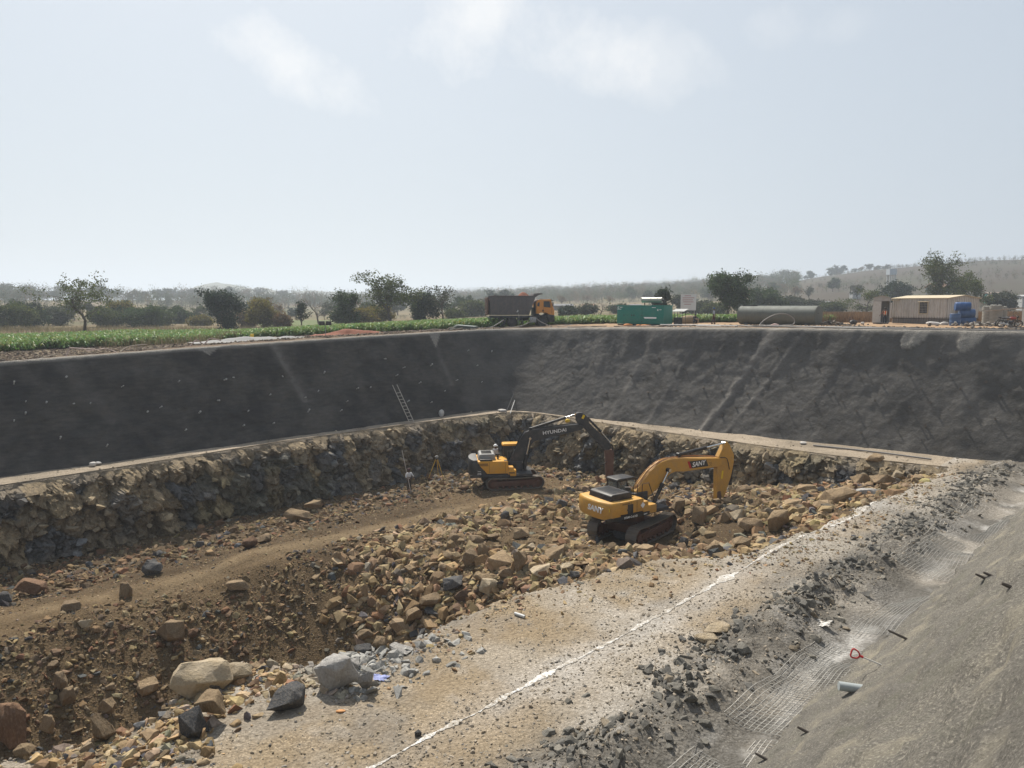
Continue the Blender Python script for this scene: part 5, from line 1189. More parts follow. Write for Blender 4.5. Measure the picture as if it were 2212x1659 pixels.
WOOD = plain('grey_wood', (.30, .25, .20), .85, .25, 6); PINKW = plain('pale_pink_pipe', (.42, .32, .28), .7, .15, 6)
hose('bent_pipe', [(140, 46.8, .0), (150, 46.9, .55), (152, 46.9, .57), (180, 47.4, .45), (205, 47.8, .38)], .04, PINKW, 'bent pale pipe standing on the left rim', cat='pipe')
hose('bent_pipe', [(185, 47.8, .3), (215, 48.4, .35), (232, 49, .35), (252, 49, .02)], .03, PINKW, 'thin pale pipe right of the bent one on the left rim', cat='pipe')
hose('dry_stick', [(258, 50.4, .0), (272, 51.2, .3), (300, 52.4, .42), (318, 53, .4)], .035, WOOD, 'crooked pale stick on the left rim', cat='stick')
hose('dry_stick', [(318, 53, .1), (345, 54, .05), (362, 55, .15)], .03, WOOD, 'short pale stick lying along the left rim', cat='stick')
hose('dry_stick', [(40, 44.2, .0), (80, 45.0, .05), (118, 45.9, .25)], .03, WOOD, 'stick lying at the far left of the rim', cat='stick')
hose('dry_branch', [(410, 57.4, .0), (425, 57.8, .45), (440, 58.1, .1), (455, 58.4, .5), (478, 58.8, .3)], .045, PINKW, 'forked pale branch on the rim below the crop field', cat='branch')
hose('dry_branch', [(880, 71, .1), (905, 71.5, .05), (935, 72, .2), (955, 72.4, .1)], .035, WOOD, 'pale branch lying on dark soil left of the sheets', cat='branch')
hose('dry_branch', [(965, 72.2, .1), (975, 72.4, .3), (985, 72.6, .1), (1000, 73, .2)], .04, WOOD, 'tangled pale roots beside the stack of sheets', cat='branch')
# ---- stack of sheets, soil mound, lamp post
SHEET = paint('grey_green_sheet', (.17, .20, .18), .55, .4, (.26, .24, .2)); v = gpt(1001, 75.0); st = empty('sheet_stack', v, R(-12), 'stack of grey green corrugated sheets lying on the rim left of the truck', 'sheets')
for k in range(6):
    m = MB(); m.box((.06 * k, .05 * (k % 3), .10 + .065 * k), (2.6 - .1 * k, 1.5, .03), ('Y', R(-2 + k * 1.2))); m.build('sheet', SHEET, st, smooth=False)
m = MB(); m.box((0, 0, .04), (2.2, .2, .08)); m.build('timber', WOOD, st)
gx, gy = np.meshgrid(np.linspace(-4, 4, 50), np.linspace(-1.6, 1.6, 22)); gz = np.maximum(0, .62 * np.exp(-((gx + .3) / 1.9) ** 2 - (gy / .75) ** 2) + .35 * np.exp(-((gx - 2.2) / 1.2) ** 2 - (gy / .6) ** 2) + .08 * fbm(gx * 2, gy * 2, 0, 8, 3)) - .04
v = gpt(762, 72.5); o = link('soil_mound', np_mesh('soil_mound', np.stack([gx, gy, gz], -1).reshape(-1, 3), grid_faces(22, 50), smooth=True), M_red); o.location = v; tag(o, 'low mound of red-brown soil before the crop field', 'mound')
v = gpt(704, 71.0); lp = empty('lamp_post', v, 0, 'thin post carrying two black flood lamps at the field edge', 'lamp')
m = MB(); m.cyl((0, 0, 0), (0, 0, 1.25), .03, 8); m.build('post', LGREY, lp)
for sx in (-.32, .32):
    m = MB(); m.box((sx, 0, 1.28), (.52, .22, .40)); m.build('lamp_head', BLACK, lp, .02)
# grey spill heap and barrel on the left rim
M_grout = plain('grout', (.26, .255, .245), .9, .2, 2, bumpy=.6)
gx, gy = np.meshgrid(np.linspace(-6.5, 6.5, 70), np.linspace(-1.5, 1.5, 20)); gz = .38 * np.exp(-(np.abs(gx) / 5.0) ** 4 - (gy / .9) ** 2) * (1 + .4 * fbm(gx, gy, 0, 4, 3)) - .05
v = gpt(575, 66.5); o = link('grout_heap', np_mesh('grout_heap', np.stack([gx, gy, gz], -1).reshape(-1, 3), grid_faces(20, 70), smooth=True), M_grout); o.location = v; o.rotation_euler = (0, 0, R(36)); tag(o, 'long low heap of pale grout spilt on the left rim', 'heap')
v = gpt(545, 67.5); m = MB(); m.cyl((0, 0, 0), (0, 0, .38), .17, 14); o = m.build('yellow_can', plain('yellow_plastic', (.65, .42, .03), .5, .1), None, .02); o.location = v + Vector((0, 0, .25)); tag(o, 'small yellow can on the pale grout heap', 'can')
# ---- site office, latrine cabin
CLAD = None
g = NG('corrugated_cladding'); n1 = g.noise(1.2, 5, .65); n2 = g.noise(7, 4, .7, vscale=(1, 1, .12)); cc = g.mix(g.ramp(n1, .35, .7), (.50, .475, .44), (.40, .37, .33)); cc = g.mix(g.math('MULTIPLY', g.ramp(n2, .5, .75), .6), cc, (.22, .17, .13)); CLAD = g.done(cc, .6, spec=.3)
ROOF = plain('tan_roof', (.50, .42, .29), .65, .15, 2); 
def corr(m, p0, p1, z0, z1, pitch=.30, dep=.06, ztop=None):
    """corrugated wall from p0 to p1"""
    p0, p1 = Vector(p0), Vector(p1); L_ = (p1 - p0).length; d = (p1 - p0) / L_; n = Vector((d.y, -d.x)); k = max(2, int(L_ / pitch * 4)); vs = []; fs = []
    for i in range(k + 1):
        s = i / k; ph = (i % 4); off = dep if ph in (1, 2) else 0; q = p0 + d * L_ * s + n * off
        zt_ = z1 if ztop is None else ztop(s); vs += [(q.x, q.y, z0), (q.x, q.y, zt_)]
    for i in range(k): fs.append((2 * i, 2 * i + 2, 2 * i + 3, 2 * i + 1))
    m.add(vs, fs)
hc = Vector((46.1, 76.9)); zl = land1(hc.x, hc.y); hang = R(-64.6)
ofc = empty('site_office', (hc.x, hc.y, zl), hang, 'beige corrugated site office with low tan roof and barred window behind the blue drums', 'building')
OL, OW, OZ = 6.4, 5.2, 2.75   # local x runs to the right corner (0), walls go back along -x and +y
m = MB(); corr(m, (-OL, 0), (0, 0), .62, OZ); corr(m, (0, 0), (0, OW), .62, OZ, ztop=lambda s: OZ + .30 * (1 - abs(2 * s - 1))); corr(m, (0, OW), (-OL, OW), .62, OZ); corr(m, (-OL, OW), (-OL, 0), .62, OZ, ztop=lambda s: OZ + .30 * (1 - abs(2 * s - 1)))
wl_ = m.build('wall', CLAD, ofc, smooth=False)
m = MB(); m.box((-OL / 2, OW / 2, .58), (OL + .06, OW + .06, .08)); m.box((-OL / 2, OW / 2, .70), (OL + .1, OW + .1, .04)); m.build('base_band', BLACK, wl_)
m = MB(); corr(m, (-OL, .04), (-.02, .04), .0, .56); corr(m, (-.04, .02), (-.04, OW), .0, .56); m.build('skirt', paint('skirt_grey', (.13, .125, .125), .6, .3), ofc, smooth=False)
m = MB(); q = .18
m.prism([(-q, OZ - .02), (OW / 2, OZ + .31), (OW + q, OZ - .02), (OW + q, OZ + .05), (OW / 2, OZ + .37), (-q, OZ + .05)], -.12, OL + .25, Matrix(((0, -1, 0, .1), (1, 0, 0, 0), (0, 0, 1, 0), (0, 0, 0, 1)))); m.build('roof', ROOF, ofc, smooth=False)
m = MB(); m.box((-2.6, -.07, 1.75), (.95, .08, 1.25)); wd = m.build('window', BLACK, ofc)
m = MB(); m.box((-2.6, -.09, 2.42), (1.25, .35, .06), ('X', R(14)))
for sx in (-.5, .5): m.box((-2.6 + sx, -.12, 1.75), (.06, .06, 1.3))
m.box((-2.6, -.12, 1.10), (1.06, .06, .06)); m.build('window_frame', ROOF, wd)
m = MB()
for k in range(6): m.cyl((-3.0 + .16 * k, -.13, 1.12), (-3.0 + .16 * k, -.13, 2.36), .016, 5)
for k in range(4): m.cyl((-3.08, -.13, 1.3 + .28 * k), (-2.12, -.13, 1.3 + .28 * k), .014, 5)
m.build('window_bars', LGREY, wd)
m = MB(); m.box((-OL - .55, -.35, 1.42), (1.35, .06, 1.75), ('Z', R(6)));
for k in range(7): m.box((-OL - .55, -.40, .66 + .26 * k), (1.3, .05, .05), ('Z', R(6)))
m.build('open_door', CLAD, ofc, smooth=False)
m = MB(); m.box((-OL + .1, -.2, OZ - .15), (1.6, .3, .08)); m.build('door_hood', ROOF, ofc)
m = MB(); m.cyl((.09, 1.6, 1.0), (.09, 1.6, 2.4), .03, 6); m.tube(smooth_pts([(.12, 1.6, 2.2), (.2, 1.2, 1.6), (.35, .9, .9), (.3, .2, .2)], 5), .05, 6); m.build('drain_pipe', DKGREY, ofc)
cp = gpt(1899.5, 80.5); cab_ = empty('latrine_cabin', cp, R(-26), 'narrow grey metal cabin with its door open, left of the site office', 'cabin')
m = MB(); a = .82
m.box((-a, 0, 1.4), (.06, 1.6, 2.5)); m.box((a, 0, 1.4), (.06, 1.6, 2.5)); m.box((0, .8, 1.4), (1.64, .06, 2.5)); m.box((0, 0, .14), (1.64, 1.6, .08)); m.prism([(-a, 2.5), (-a, 2.85), (0, 3.08), (a, 2.85), (a, 2.5)], -.8, -.74); m.prism([(-a - .06, 2.82), (0, 3.06), (a + .06, 2.82), (a + .06, 2.87), (0, 3.12), (-a - .06, 2.87)], -.86, .84)
m.build('shell', paint('cabin_grey', (.36, .35, .33), .55, .4, (.3, .24, .18)), cab_, smooth=False)
m = MB(); m.box((-.42, -.80, 1.32), (.78, .05, 2.3)); m.build('door', paint('cabin_door', (.50, .485, .45), .55, .3), cab_)
m = MB(); m.box((0, -.05, .05), (1.5, 1.4, .1)); m.cyl((-.6, 0, 3.0), (-.6, 0, 3.2), .04, 6); m.build('skid', BLACK, cab_)
# ---- blue drums
BLUE = paint('blue_plastic', (.022, .075, .205), .38, .3, (.16, .2, .28), 2); BLUED = paint('blue_plastic_faded', (.05, .10, .21), .45, .4, (.16, .2, .28), 2)
def drum(loc, rot, r, h, mat, label):
    m = MB(); pr = [(0, .93), (.03, 1), (.28, 1.0), (.30, 1.03), (.33, 1.0), (.66, 1.0), (.69, 1.03), (.72, 1.0), (.97, 1), (1.0, .93)]
    m.tube([(0, 0, h * (t - .5)) for t, k in pr], [r * k for t, k in pr], 26); root = m.build('drum', mat, None); root.location = loc; root.rotation_euler = rot
    m = MB(); m.cyl((r * .5, 0, h * .5), (r * .5, 0, h * .5 + .03), .06, 10); m.cyl((-r * .5, 0, h * .5), (-r * .5, 0, h * .5 + .03), .05, 10); m.build('bung', BLUED, root)
    return tag(root, label, 'drum', 'blue drums beside the site office')
b0 = gpt(2059.5, 70); dr_ = .47; hh = 1.15
drum(b0 + Vector((0, 0, hh / 2)), (0, 0, 0), dr_, hh, BLUED, 'blue drum standing upright, leftmost of the blue drums')
ax = R(-55)
for k, (px, z_, lab, mt) in enumerate(((2086, dr_, 'dusty blue drum lying on the ground at the bottom of the stack', BLUED), (2084, dr_ * 2.9, 'blue drum lying in the middle of the stack', BLUED), (2074, dr_ * 4.55, 'bright blue drum lying on top of the stack', BLUE))):
    b = gpt(px, 70.6); drum(b + Vector((0, 0, z_ * .86)), (R(90), 0, R(72)), dr_ * .92, 1.30, mt, lab)
# sacks and rags on the ground
SACK = plain('white_sack', (.52, .49, .45), .85, .15, 6, bumpy=.8)
def sack(loc, sz, label, mat=SACK, seed=1, name='sack', rz=0.0):
    m = MB(); m.ball((0, 0, 0), (1, 1, 1), 8); me = m.mesh(name); co = np.array([v.co[:] for v in me.vertices]); d = 1 + .35 * fbm(co[:, 0] * 1.7, co[:, 1] * 1.7, co[:, 2] * 1.7, seed, 3); co = co * d[:, None] * np.array(sz)
    me.vertices.foreach_set('co', co.ravel()); o = link(name, me, mat); o.location = Vector(loc) + Vector((0, 0, sz[2] * .75)); o.rotation_euler = (0, 0, rz); return tag(o, label, 'sack')
sack(gpt(2013, 72), (.62, .3, .2), 'dirty white sack lying before the site office', seed=3, rz=-.3); sack(gpt(2037, 71.5), (.42, .3, .2), 'small white sack beside the upright blue drum', seed=5)
sack(gpt(1840.5, 78), (.42, .3, .26), 'black rag bundle on the ground left of the cabin', BLACK, 7, 'rag'); sack(gpt(1861, 78), (.2, .16, .14), 'little white rag left of the cabin', seed=9, name='rag'); sack(gpt(1840, 80), (.15, .12, .1), 'tiny white scrap near the black rag bundle', seed=10, name='rag')
sack(gpt(1672, 66.5), (.35, .2, .14), 'reddish white rag inside the hose loop', plain('pink_rag', (.5, .36, .32), .8), 11, 'rag')
def scrap(loc, sz, label, mat, seed, name):
    n_ = 9; a_, b_ = np.meshgrid(np.linspace(-.5, .5, n_), np.linspace(-.5, .5, n_)); k_ = 1 + .5 * fbm(a_ * 3, b_ * 3, 0, seed, 2); z_ = .16 * sz[0] * fbm(a_ * 5, b_ * 5, 0, seed + 1, 3)
    me = np_mesh(name, np.stack([a_ * sz[0] * k_, b_ * sz[1] * k_, z_], -1).reshape(-1, 3), grid_faces(n_, n_)); o = link(name, me, mat); o.location = loc; o.rotation_euler = (.15, -.1, seed); return tag(o, label, 'scrap')
# ---- concrete rings, scrap, motorcycles
CONC = plain('weathered_concrete', (.26, .25, .22), .9, .25, 3, bumpy=.5)
for k, (px, Y, r, h, z0) in enumerate(((2131, 73, .56, 1.55, .25), (2146, 72.4, .58, 1.65, .25), (2158, 73.4, .52, 1.5, .25))):
    v = gpt(px, Y); m = MB()
    for j in range(5): m.cyl((0, 0, z0 + h * j / 5), (0, 0, z0 + h * (j + .94) / 5), r * (1.0 if j < 4 else 1.08), 24)
    o = m.build('water_barrel', CONC, None); o.location = v
    m = MB()
    for j in range(5): m.ball((.3 * math.cos(j * 1.3) * r / .5, .3 * math.sin(j * 1.3), z0 + h + .04), (.2, .2, .1), 5)
    m.build('stones_on_lid', CONC, o); tag(o, ('left of three grey concrete barrels', 'middle of three grey concrete barrels, the biggest', 'right of three grey concrete barrels')[k], 'barrel')
v = gpt(2163, 71.5); m = MB(); m.box((0, 0, 1.55), (3.2, .14, .10), ('Y', R(-6))); o = m.build('timber_beam', WOOD, None, .01); o.location = v; o.rotation_euler = (0, 0, R(-20)); tag(o, 'long grey beam resting on the concrete barrels', 'beam')
m = MB(); m.box((0, 0, .12), (4.2, 1.6, .24)); o = m.build('stone_plinth', CONC, None, .04); o.location = gpt(2146, 73); o.rotation_euler = (0, 0, R(-35)); tag(o, 'low stone plinth under the concrete barrels', 'plinth')
def motorcycle(loc, rz, lean, label, c):
    rt = empty('motorcycle', loc, rz, label, 'motorcycle', 'motorcycles parked on the right'); rt.rotation_euler = (lean, 0, rz)
    for x_ in (-.62, .62):
        m = MB(); m.tube([(x_ + .29 * math.cos(2 * math.pi * k / 24), 0, .31 + .29 * math.sin(2 * math.pi * k / 24)) for k in range(24)], .042, 6, closed=True); wo = m.build('wheel', RUBBER, rt)
        m = MB(); m.cyl((x_, -.06, .31), (x_, .06, .31), .06, 10)
        for k in range(8): m.tube([(x_, 0, .31), (x_ + .27 * math.cos(k * .785), 0, .31 + .27 * math.sin(k * .785))], .006, 4)
        m.build('spokes', LGREY, wo)
    m = MB(); m.tube([(.62, 0, .31), (.42, 0, .95)], .03, 6); m.tube([(-.62, 0, .31), (-.1, 0, .34), (.36, 0, .75)], .03, 6); m.tube([(-.62, 0, .31), (-.5, 0, .75), (.36, 0, .80)], .025, 6); m.box((.02, 0, .42), (.36, .22, .3)); m.build('frame', DKGREY, rt)
    m = MB(); m.ball((.14, 0, .82), (.28, .14, .12), 7); m.build('fuel_tank', c, rt)
    m = MB(); m.box((-.36, 0, .82), (.62, .24, .10)); m.build('seat', BLACK, rt, .04)
    m = MB(); m.tube([(.42, -.34, 1.05), (.42, -.12, 1.0), (.42, .12, 1.0), (.42, .34, 1.05)], .016, 6); m.ball((.52, 0, .92), (.09, .09, .1), 6); m.tube([(.42, -.25, 1.04), (.40, -.3, 1.28)], .01, 4); m.box((.40, -.3, 1.3), (.02, .12, .08)); m.build('handlebar', BLACK, rt)
    m = MB(); m.tube([(-.1, -.12, .3), (-.8, -.14, .36)], .045, 8); m.build('exhaust', CHROME, rt)
    return rt
motorcycle(gpt(2178, 62), R(-20), R(12), 'motorcycle with dark red tank, front one of two on the right', paint('bike_red', (.25, .03, .03), .3, .3)); motorcycle(gpt(2172, 65), R(-12), R(-8), 'black motorcycle standing behind the dark red one', BLACK)
# scrap beside the motorcycles
pts = []; v = gpt(2135, 66); n = 90
pp = np.stack([v.x + rng.normal(0, 1.6, n), v.y + rng.normal(0, 1.0, n), np.zeros(n)], -1); pp[:, 2] = land(pp[:, 0], pp[:, 1]) + rng.uniform(0, .35, n)
o = scatter('scrap_heap', pp, rng.uniform(.15, .6, n), np.array([(.16, .14, .12), (.30, .28, .25), (.10, .09, .085)])[rng.integers(0, 3, n)], M_rub); tag(o, 'heap of broken grey scrap between drums and motorcycles', 'rubble', kind='stuff')
n = 2600; s_ = rng.uniform(0, 1, n); px = 1440 + 790 * s_; Yb = np.interp(px, [1440, 1600, 1800, 2000, 2230], [71, 68, 62.5, 57.5, 54]) + rng.normal(0, 1.6, n)
x = (px - 1106) / 1560 * Yb; pp = np.stack([x, Yb, land(x, Yb)], -1)
o = scatter('rim_rubble', pp, .08 * (5 ** (rng.uniform(0, 1, n) ** 2)), np.array([(.13, .12, .105), (.20, .17, .135), (.10, .095, .09)])[rng.integers(0, 3, n)], M_rub); tag(o, 'dark stones and clods along the right rim', 'rubble', kind='stuff')
n = 420; px = rng.normal(1800, 22, n); Yb = rng.normal(71.5, 1.3, n); x = (px - 1106) / 1560 * Yb; pp = np.stack([x, Yb, land(x, Yb) + .45 * np.exp(-((px - 1792) / 20) ** 2) * rng.uniform(0, 1, n)], -1)
o = scatter('spoil_heap', pp, .12 * (4 ** (rng.uniform(0, 1, n) ** 2)), np.array([(.13, .12, .105), (.17, .14, .11), (.09, .085, .08)])[rng.integers(0, 3, n)], M_rub); tag(o, 'dark heap of broken stone at the right end of the long tank', 'rubble', kind='stuff')
n = 16000; s_ = rng.uniform(0, 1, n); px = -120 + 1200 * s_; Yr = np.interp(px, [-120, 0, 460, 1080], [40, 45.5, 60, 74.5]); Yn = near_field(px); Yb = Yr + (Yn - Yr) * rng.uniform(0, 1, n) ** 1.2
x = (px - 1106) / 1560 * Yb; pp = np.stack([x, Yb, land(x, Yb)], -1)
o = scatter('clods', pp, .09 * (4.5 ** (rng.uniform(0, 1, n) ** 2)), np.array([(.13, .095, .07), (.19, .145, .105), (.10, .08, .065), (.26, .21, .15)])[rng.integers(0, 4, n)], M_rub); tag(o, 'dark brown clods of dug soil behind the left rim', 'clods', kind='stuff')
# small brick shed piece at the right edge
v = gpt(2222, 66); m = MB(); m.box((0, 0, .8), (1.4, .3, 1.6)); o = m.build('metal_screen', LGREY, None); o.location = v; tag(o, 'grey metal screen standing at the right edge behind the motorcycles', 'screen')
# ---- things on the far wall and benches
def on_left(px, py):
    """point on the left or right sprayed wall seen at px,py"""
    d = pdir(px, py)
    for o in (W_left, W_right):
        r_ = o.ray_cast(Vector((0, 0, CAM_H)), d)
        if r_[0]: return r_[1], r_[2]
    return None
dgx = bpy.context.evaluated_depsgraph_get(); dgx.update()
NAILP = [(30, 830), (142, 845 - 30), (158, 872), (195, 917 - 45), (55, 994 - 100), (262, 836), (345, 881), (484, 851 - 30), (385, 825), (318, 1000 - 110), (55, 868), (503, 815), (470, 838 + 27), (430, 892), (582, 854), (535, 889),
 (610, 812), (700, 806), (687, 846), (658, 839 + 20), (735, 888), (665, 935 - 45), (590, 915), (770, 840), (748, 868), (800, 837), (855, 812), (830, 775), (870, 795), (905, 828), (930, 790), (960, 845), (1010, 758), (1030, 790), (985, 822), (930, 880 - 10), (880, 868), (1040, 826), (1062, 760), (100, 870), (230, 965), (130, 948), (30, 910), (400, 930), (525, 905 + 15)]
NAILR = [(1231, 755), (1238, 806), (1281, 783), (1335, 762), (1385, 767), (1424, 775), (1480, 797), (1505, 757), (1535, 770), (1415, 805), (1330, 815), (1365, 812), (1462, 843), (1455, 800), (1400, 848), (1310, 848), (1300, 870), (1545, 792), (1560, 845), (1520, 838), (1595, 775), (1625, 800), (1660, 812), (1680, 752), (1700, 812), (1730, 780), (1765, 790), (1800, 848), (1845, 790), (1870, 800), (1905, 830), (1780, 832), (1820, 868), (1850, 888), (1890, 865), (1950, 785), (1965, 812), (1990, 840), (2010, 870), (2030, 775), (2045, 800), (2075, 840), (2095, 880), (2130, 825), (2160, 855), (2185, 800), (2195, 885), (1925, 905), (1965, 880), (1615, 850), (1640, 870), (1700, 880), (1745, 905), (1760, 868), (1590, 880), (1560, 898), (1500, 885), (1680, 920), (1860, 935), (2000, 920), (2085, 925), (2150, 905), (1990, 950), (1920, 960)]
NPV = plain('sunlit_nail_white', (.46, .45, .42), .5, .1);  # left wall nails: their sunlit tops are put into this white
def nail(px, py, side):
    r_ = on_left(px, py)
    if r_ is None: return
    p, n = r_
    if n.dot(pdir(px, py)) > 0: n = -n
    k_s = random.uniform(.6, 1.15); ln = random.uniform(.15, .36) if side == 'l' else random.uniform(.10, .19); k_s *= 1.0 if side == 'l' else 1.5; d = (n + Vector((0, 0, -.1))).normalized()
    white = side == 'l'
    m = MB(); m.cyl(-d * .1, d * ln, .045 * k_s, 8); m.cyl(d * ln * .9, d * ln, .06 * k_s, 8)
    o = m.build('wall_nail', (NPV if white else STEEL), None); o.location = p
    tag(o, 'nail sticking out of the dark left pit wall, its sunlit white put into the colour' if white else 'dark steel nail sticking out of the grey right pit wall', 'wall nail', 'stubs in the left pit wall' if white else 'nails in the right pit wall')
for q in NAILP: nail(*q, 'l')
for q in NAILR: nail(*q, 'r')
# ladder
lt, nn = on_left(848, 832); lb, n2 = on_left(886, 900); lb2 = Vector(P(889, 911, z=BZ + .05))
ld_ = empty('ladder', lb2, 0, 'thin pale ladder leaning on the dark left pit wall', 'ladder')
A_ = Vector((0, 0, 0)); Bt = lt - lb2 + Vector((.22, -.22, .05)); side_ = Vector((C45, C45, 0)) * .23
LADM = plain('pale_wood', (.42, .38, .32), .8, .15, 6)
for s in (-1, 1):
    m = MB(); m.tube([A_ + side_ * s, Bt + side_ * s], .035, 6); m.build('rail', LADM, ld_)
for k in range(9):
    q = A_.lerp(Bt, .06 + .09 * k); m = MB(); m.tube([q - side_, q + side_], .025, 5); m.build('rung', LADM, ld_)
def bench_at(px, py): return P(px, py, z=BZ + .03)
sack(bench_at(954, 899), (.24, .19, .32), 'upright white sack at the foot of the left pit wall', seed=21); sack(bench_at(916, 902), (.22, .2, .16), 'small white bag left of the upright sack', seed=22); sack(bench_at(1085, 889), (.4, .25, .14), 'white cloth lying on the bench in the far corner', seed=23, name='cloth'); sack(bench_at(200, 1006), (.20, .15, .14), 'white crumpled bag on the left bench', seed=24); sack(bench_at(212, 1003), (.2, .18, .1), 'small white scrap right of the crumpled bag', seed=25, name='scrap')
sack(bench_at(1226, 912), (.22, .15, .16), 'yellow can lying on the right bench above the breaker boom', plain('yellow_plastic', (.65, .42, .03), .5), 26, 'yellow_can')
for k, (a, b) in enumerate((((1102, 893), (1112, 864)), ((1092, 893), (1110, 850)))):
    p0 = P(*a, z=BZ); p1, _ = on_left(*b); m = MB(); m.tube([p0, p1 + Vector((0, -.1, 0))], .035, 6); o = m.build('pole', PVC if k == 0 else DKGREY, None); tag(o, ('pale pole leaning in the far corner of the pit', 'thin dark rod leaning in the far corner of the pit')[k], 'pole')
p0, p1, p2 = P(1757, 962, z=BZ + .1), P(1880, 975, z=BZ + .1), P(2012, 992, z=BZ + .1); m = MB(); m.tube(smooth_pts([p0, p1, p2], 6), .06, 7); o = m.build('pipe', HOSE, None); tag(o, 'long grey pipe lying along the foot of the right pit wall', 'pipe')
m = MB(); q = P(1735, 960, z=BZ); m.ball((0, 0, .1), (.25, .2, .12), 5); o = m.build('scrap', SACK, None); o.location = q; tag(o, 'white scrap at the left end of the long pipe', 'scrap')
p0 = P(1112, 1325, z=BZ + .06); p1 = P(1130, 1331, z=BZ + .06); m = MB(); m.cyl(p0, p1 + (p1 - p0) * .2, .05, 10); o = m.build('pipe_stub', PVC, None); tag(o, 'short white pipe lying on the gravel of the near bench', 'pipe')
# tripod and levelling staff
t0, _ = hit(944, 1034); tr = empty('survey_tripod', t0, 0, 'yellow survey tripod standing on rubble left of the dark excavator', 'tripod')
YW = plain('yellow_wood', (.55, .33, .05), .6, .15)
for k, a in enumerate((3.6, 5.6, 1.5)):
    m = MB(); f_ = Vector((math.cos(a) * .78, math.sin(a) * .6, -.1)); tp_ = Vector((math.cos(a) * .08, math.sin(a) * .08, 1.55)); m.tube([f_, f_.lerp(tp_, .5)], .02, 5); m.tube([f_.lerp(tp_, .45), tp_], .036, 5); m.build('leg', YW, tr)
m = MB(); m.cyl((0, 0, 1.53), (0, 0, 1.60), .11, 14); m.build('head_plate', BLACK, tr); m = MB(); m.box((0, 0, 1.72), (.16, .14, .2)); m.cyl((-.14, 0, 1.74), (.14, 0, 1.74), .05, 10); m.build('level', LGREY, tr, .02)
# ---- things at the foot of the near slope
def near_hit(px, py):
    d = pdir(px, py); r_ = W_near.ray_cast(Vector((0, 0, CAM_H)), d); 
    if r_[0]: return r_[1], r_[2]
    h, t = hit(px, py); return h, Vector((0, 0, 1))
p, n = near_hit(1903, 1436); tip, _ = near_hit(1885, 1424); d = Vector((-.75, .35, .22)).normalized()
sh = empty('shovel', p, 0, 'shovel handle with a red D-grip sticking out of the concrete slope', 'shovel')
m = MB(); m.tube([-d * .15, d * .42], .017, 8); m.build('shaft', plain('pale_shaft', (.55, .52, .48), .5), sh)
e = d * .42; sd_ = Vector((.2, .3, .9)).normalized(); sd_ = (sd_ - d * sd_.dot(d)).normalized(); m = MB(); m.tube(smooth_pts([e, e + d * .05 + sd_ * .07, e + d * .15 + sd_ * .085, e + d * .17, e + d * .15 - sd_ * .085, e + d * .05 - sd_ * .07], 4, True), .017, 7, closed=True); m.tube([e - d * .07, e + d * .02], .027, 8); m.build('grip', RED, sh)
p, n = near_hit(1850, 1487); m = MB(); d = Vector((-.8, .15, .05)).normalized(); m.cyl(-d * .15, d * .34, .09, 18); o = m.build('pipe_end', plain('grey_pipe', (.33, .36, .36), .5, .08), None); o.location = p; tag(o, 'grey plastic pipe end sticking out of the concrete slope', 'pipe')
for k, (px, py, ln, lab) in enumerate(((1958, 1380, .40, 'long rusty steel peg below the red shovel grip, upper one'), (1745, 1582, .2, 'short rusty peg low in the slope near the bottom edge'), (2128, 1249, .2, 'rusty peg in the upper part of the slope edge'), (1655, 1640, .22, 'rusty peg at the bottom edge of the picture'), (2140, 1243, .15, 'second rusty peg in the upper part of the slope edge'), (2183, 1268, .12, 'stub of a peg on the slope near the right edge'))):
    p, n = near_hit(px, py); d = Vector((-.72, .30, .28)).normalized(); m = MB(); m.tube([-d * .12, d * ln * .5, d * ln], [.032, .03, .022], 7); o = m.build('steel_peg', plain('grouted_steel', (.10, .085, .072), .85, .3), None); o.location = p; tag(o, lab, 'peg')
p, n = near_hit(1770, 1478); scrap(p + Vector((0, 0, .05)), (.46, .30), 'scrap of white paper on the wire mesh', plain('paper', (.60, .57, .52), .8), 31, 'paper')
p, _ = hit(822, 1468); scrap(p + Vector((0, 0, .06)), (.22, .34), 'crumpled blue and white wrapper beside the concrete chunks', plain('wrapper', (.25, .28, .5), .6, .6, 12), 33, 'wrapper')
p, _ = hit(736, 1539); sack(p, (.12, .06, .03), 'orange stone flake among grey rubble', plain('orange_flake', (.5, .25, .1), .8), 35, 'flake')
# welded wire mesh draped along the toe of the slope
WIRE = plain('mesh_wire', (.40, .385, .35), .5, .2, 5, .3)
def mesh_sheet(u0, u1, v0, v1, label, seed, z_off=.05):
    m = MB(); st = .125
    def pz(u, v): 
        b = pit1(u, v); return b + z_off - .02 + .19 * float(vnoise(u * .55, v * .8, 0, 60 + seed)) + .02 * math.sin(u * 3 + seed) + .10 * math.exp(-((v - 6.3) / .35) ** 2)
    nu = int((u1 - u0) / st); nv = int((v1 - v0) / st)
    for i in range(nu + 1):
        u = u0 + i * st; pts = []
        for j in range(0, nv + 1, 2): v = v0 + j * st; x, y = uv2xy(u + .06 * math.sin(v * 2 + seed), v); pts.append((x, y, pz(u, v)))
        m.tube(pts, .0065, 4, cap=False)
    for j in range(nv + 1):
        v = v0 + j * st; pts = []
        for i in range(0, nu + 1, 2): u = u0 + i * st; x, y = uv2xy(u, v + .05 * math.sin(u * 1.3 + seed)); pts.append((x, y, pz(u, v)))
        m.tube(pts, .0065, 4, cap=False)
    o = m.build('wire_mesh', WIRE, None, smooth=False); return tag(o, label, 'wire mesh')
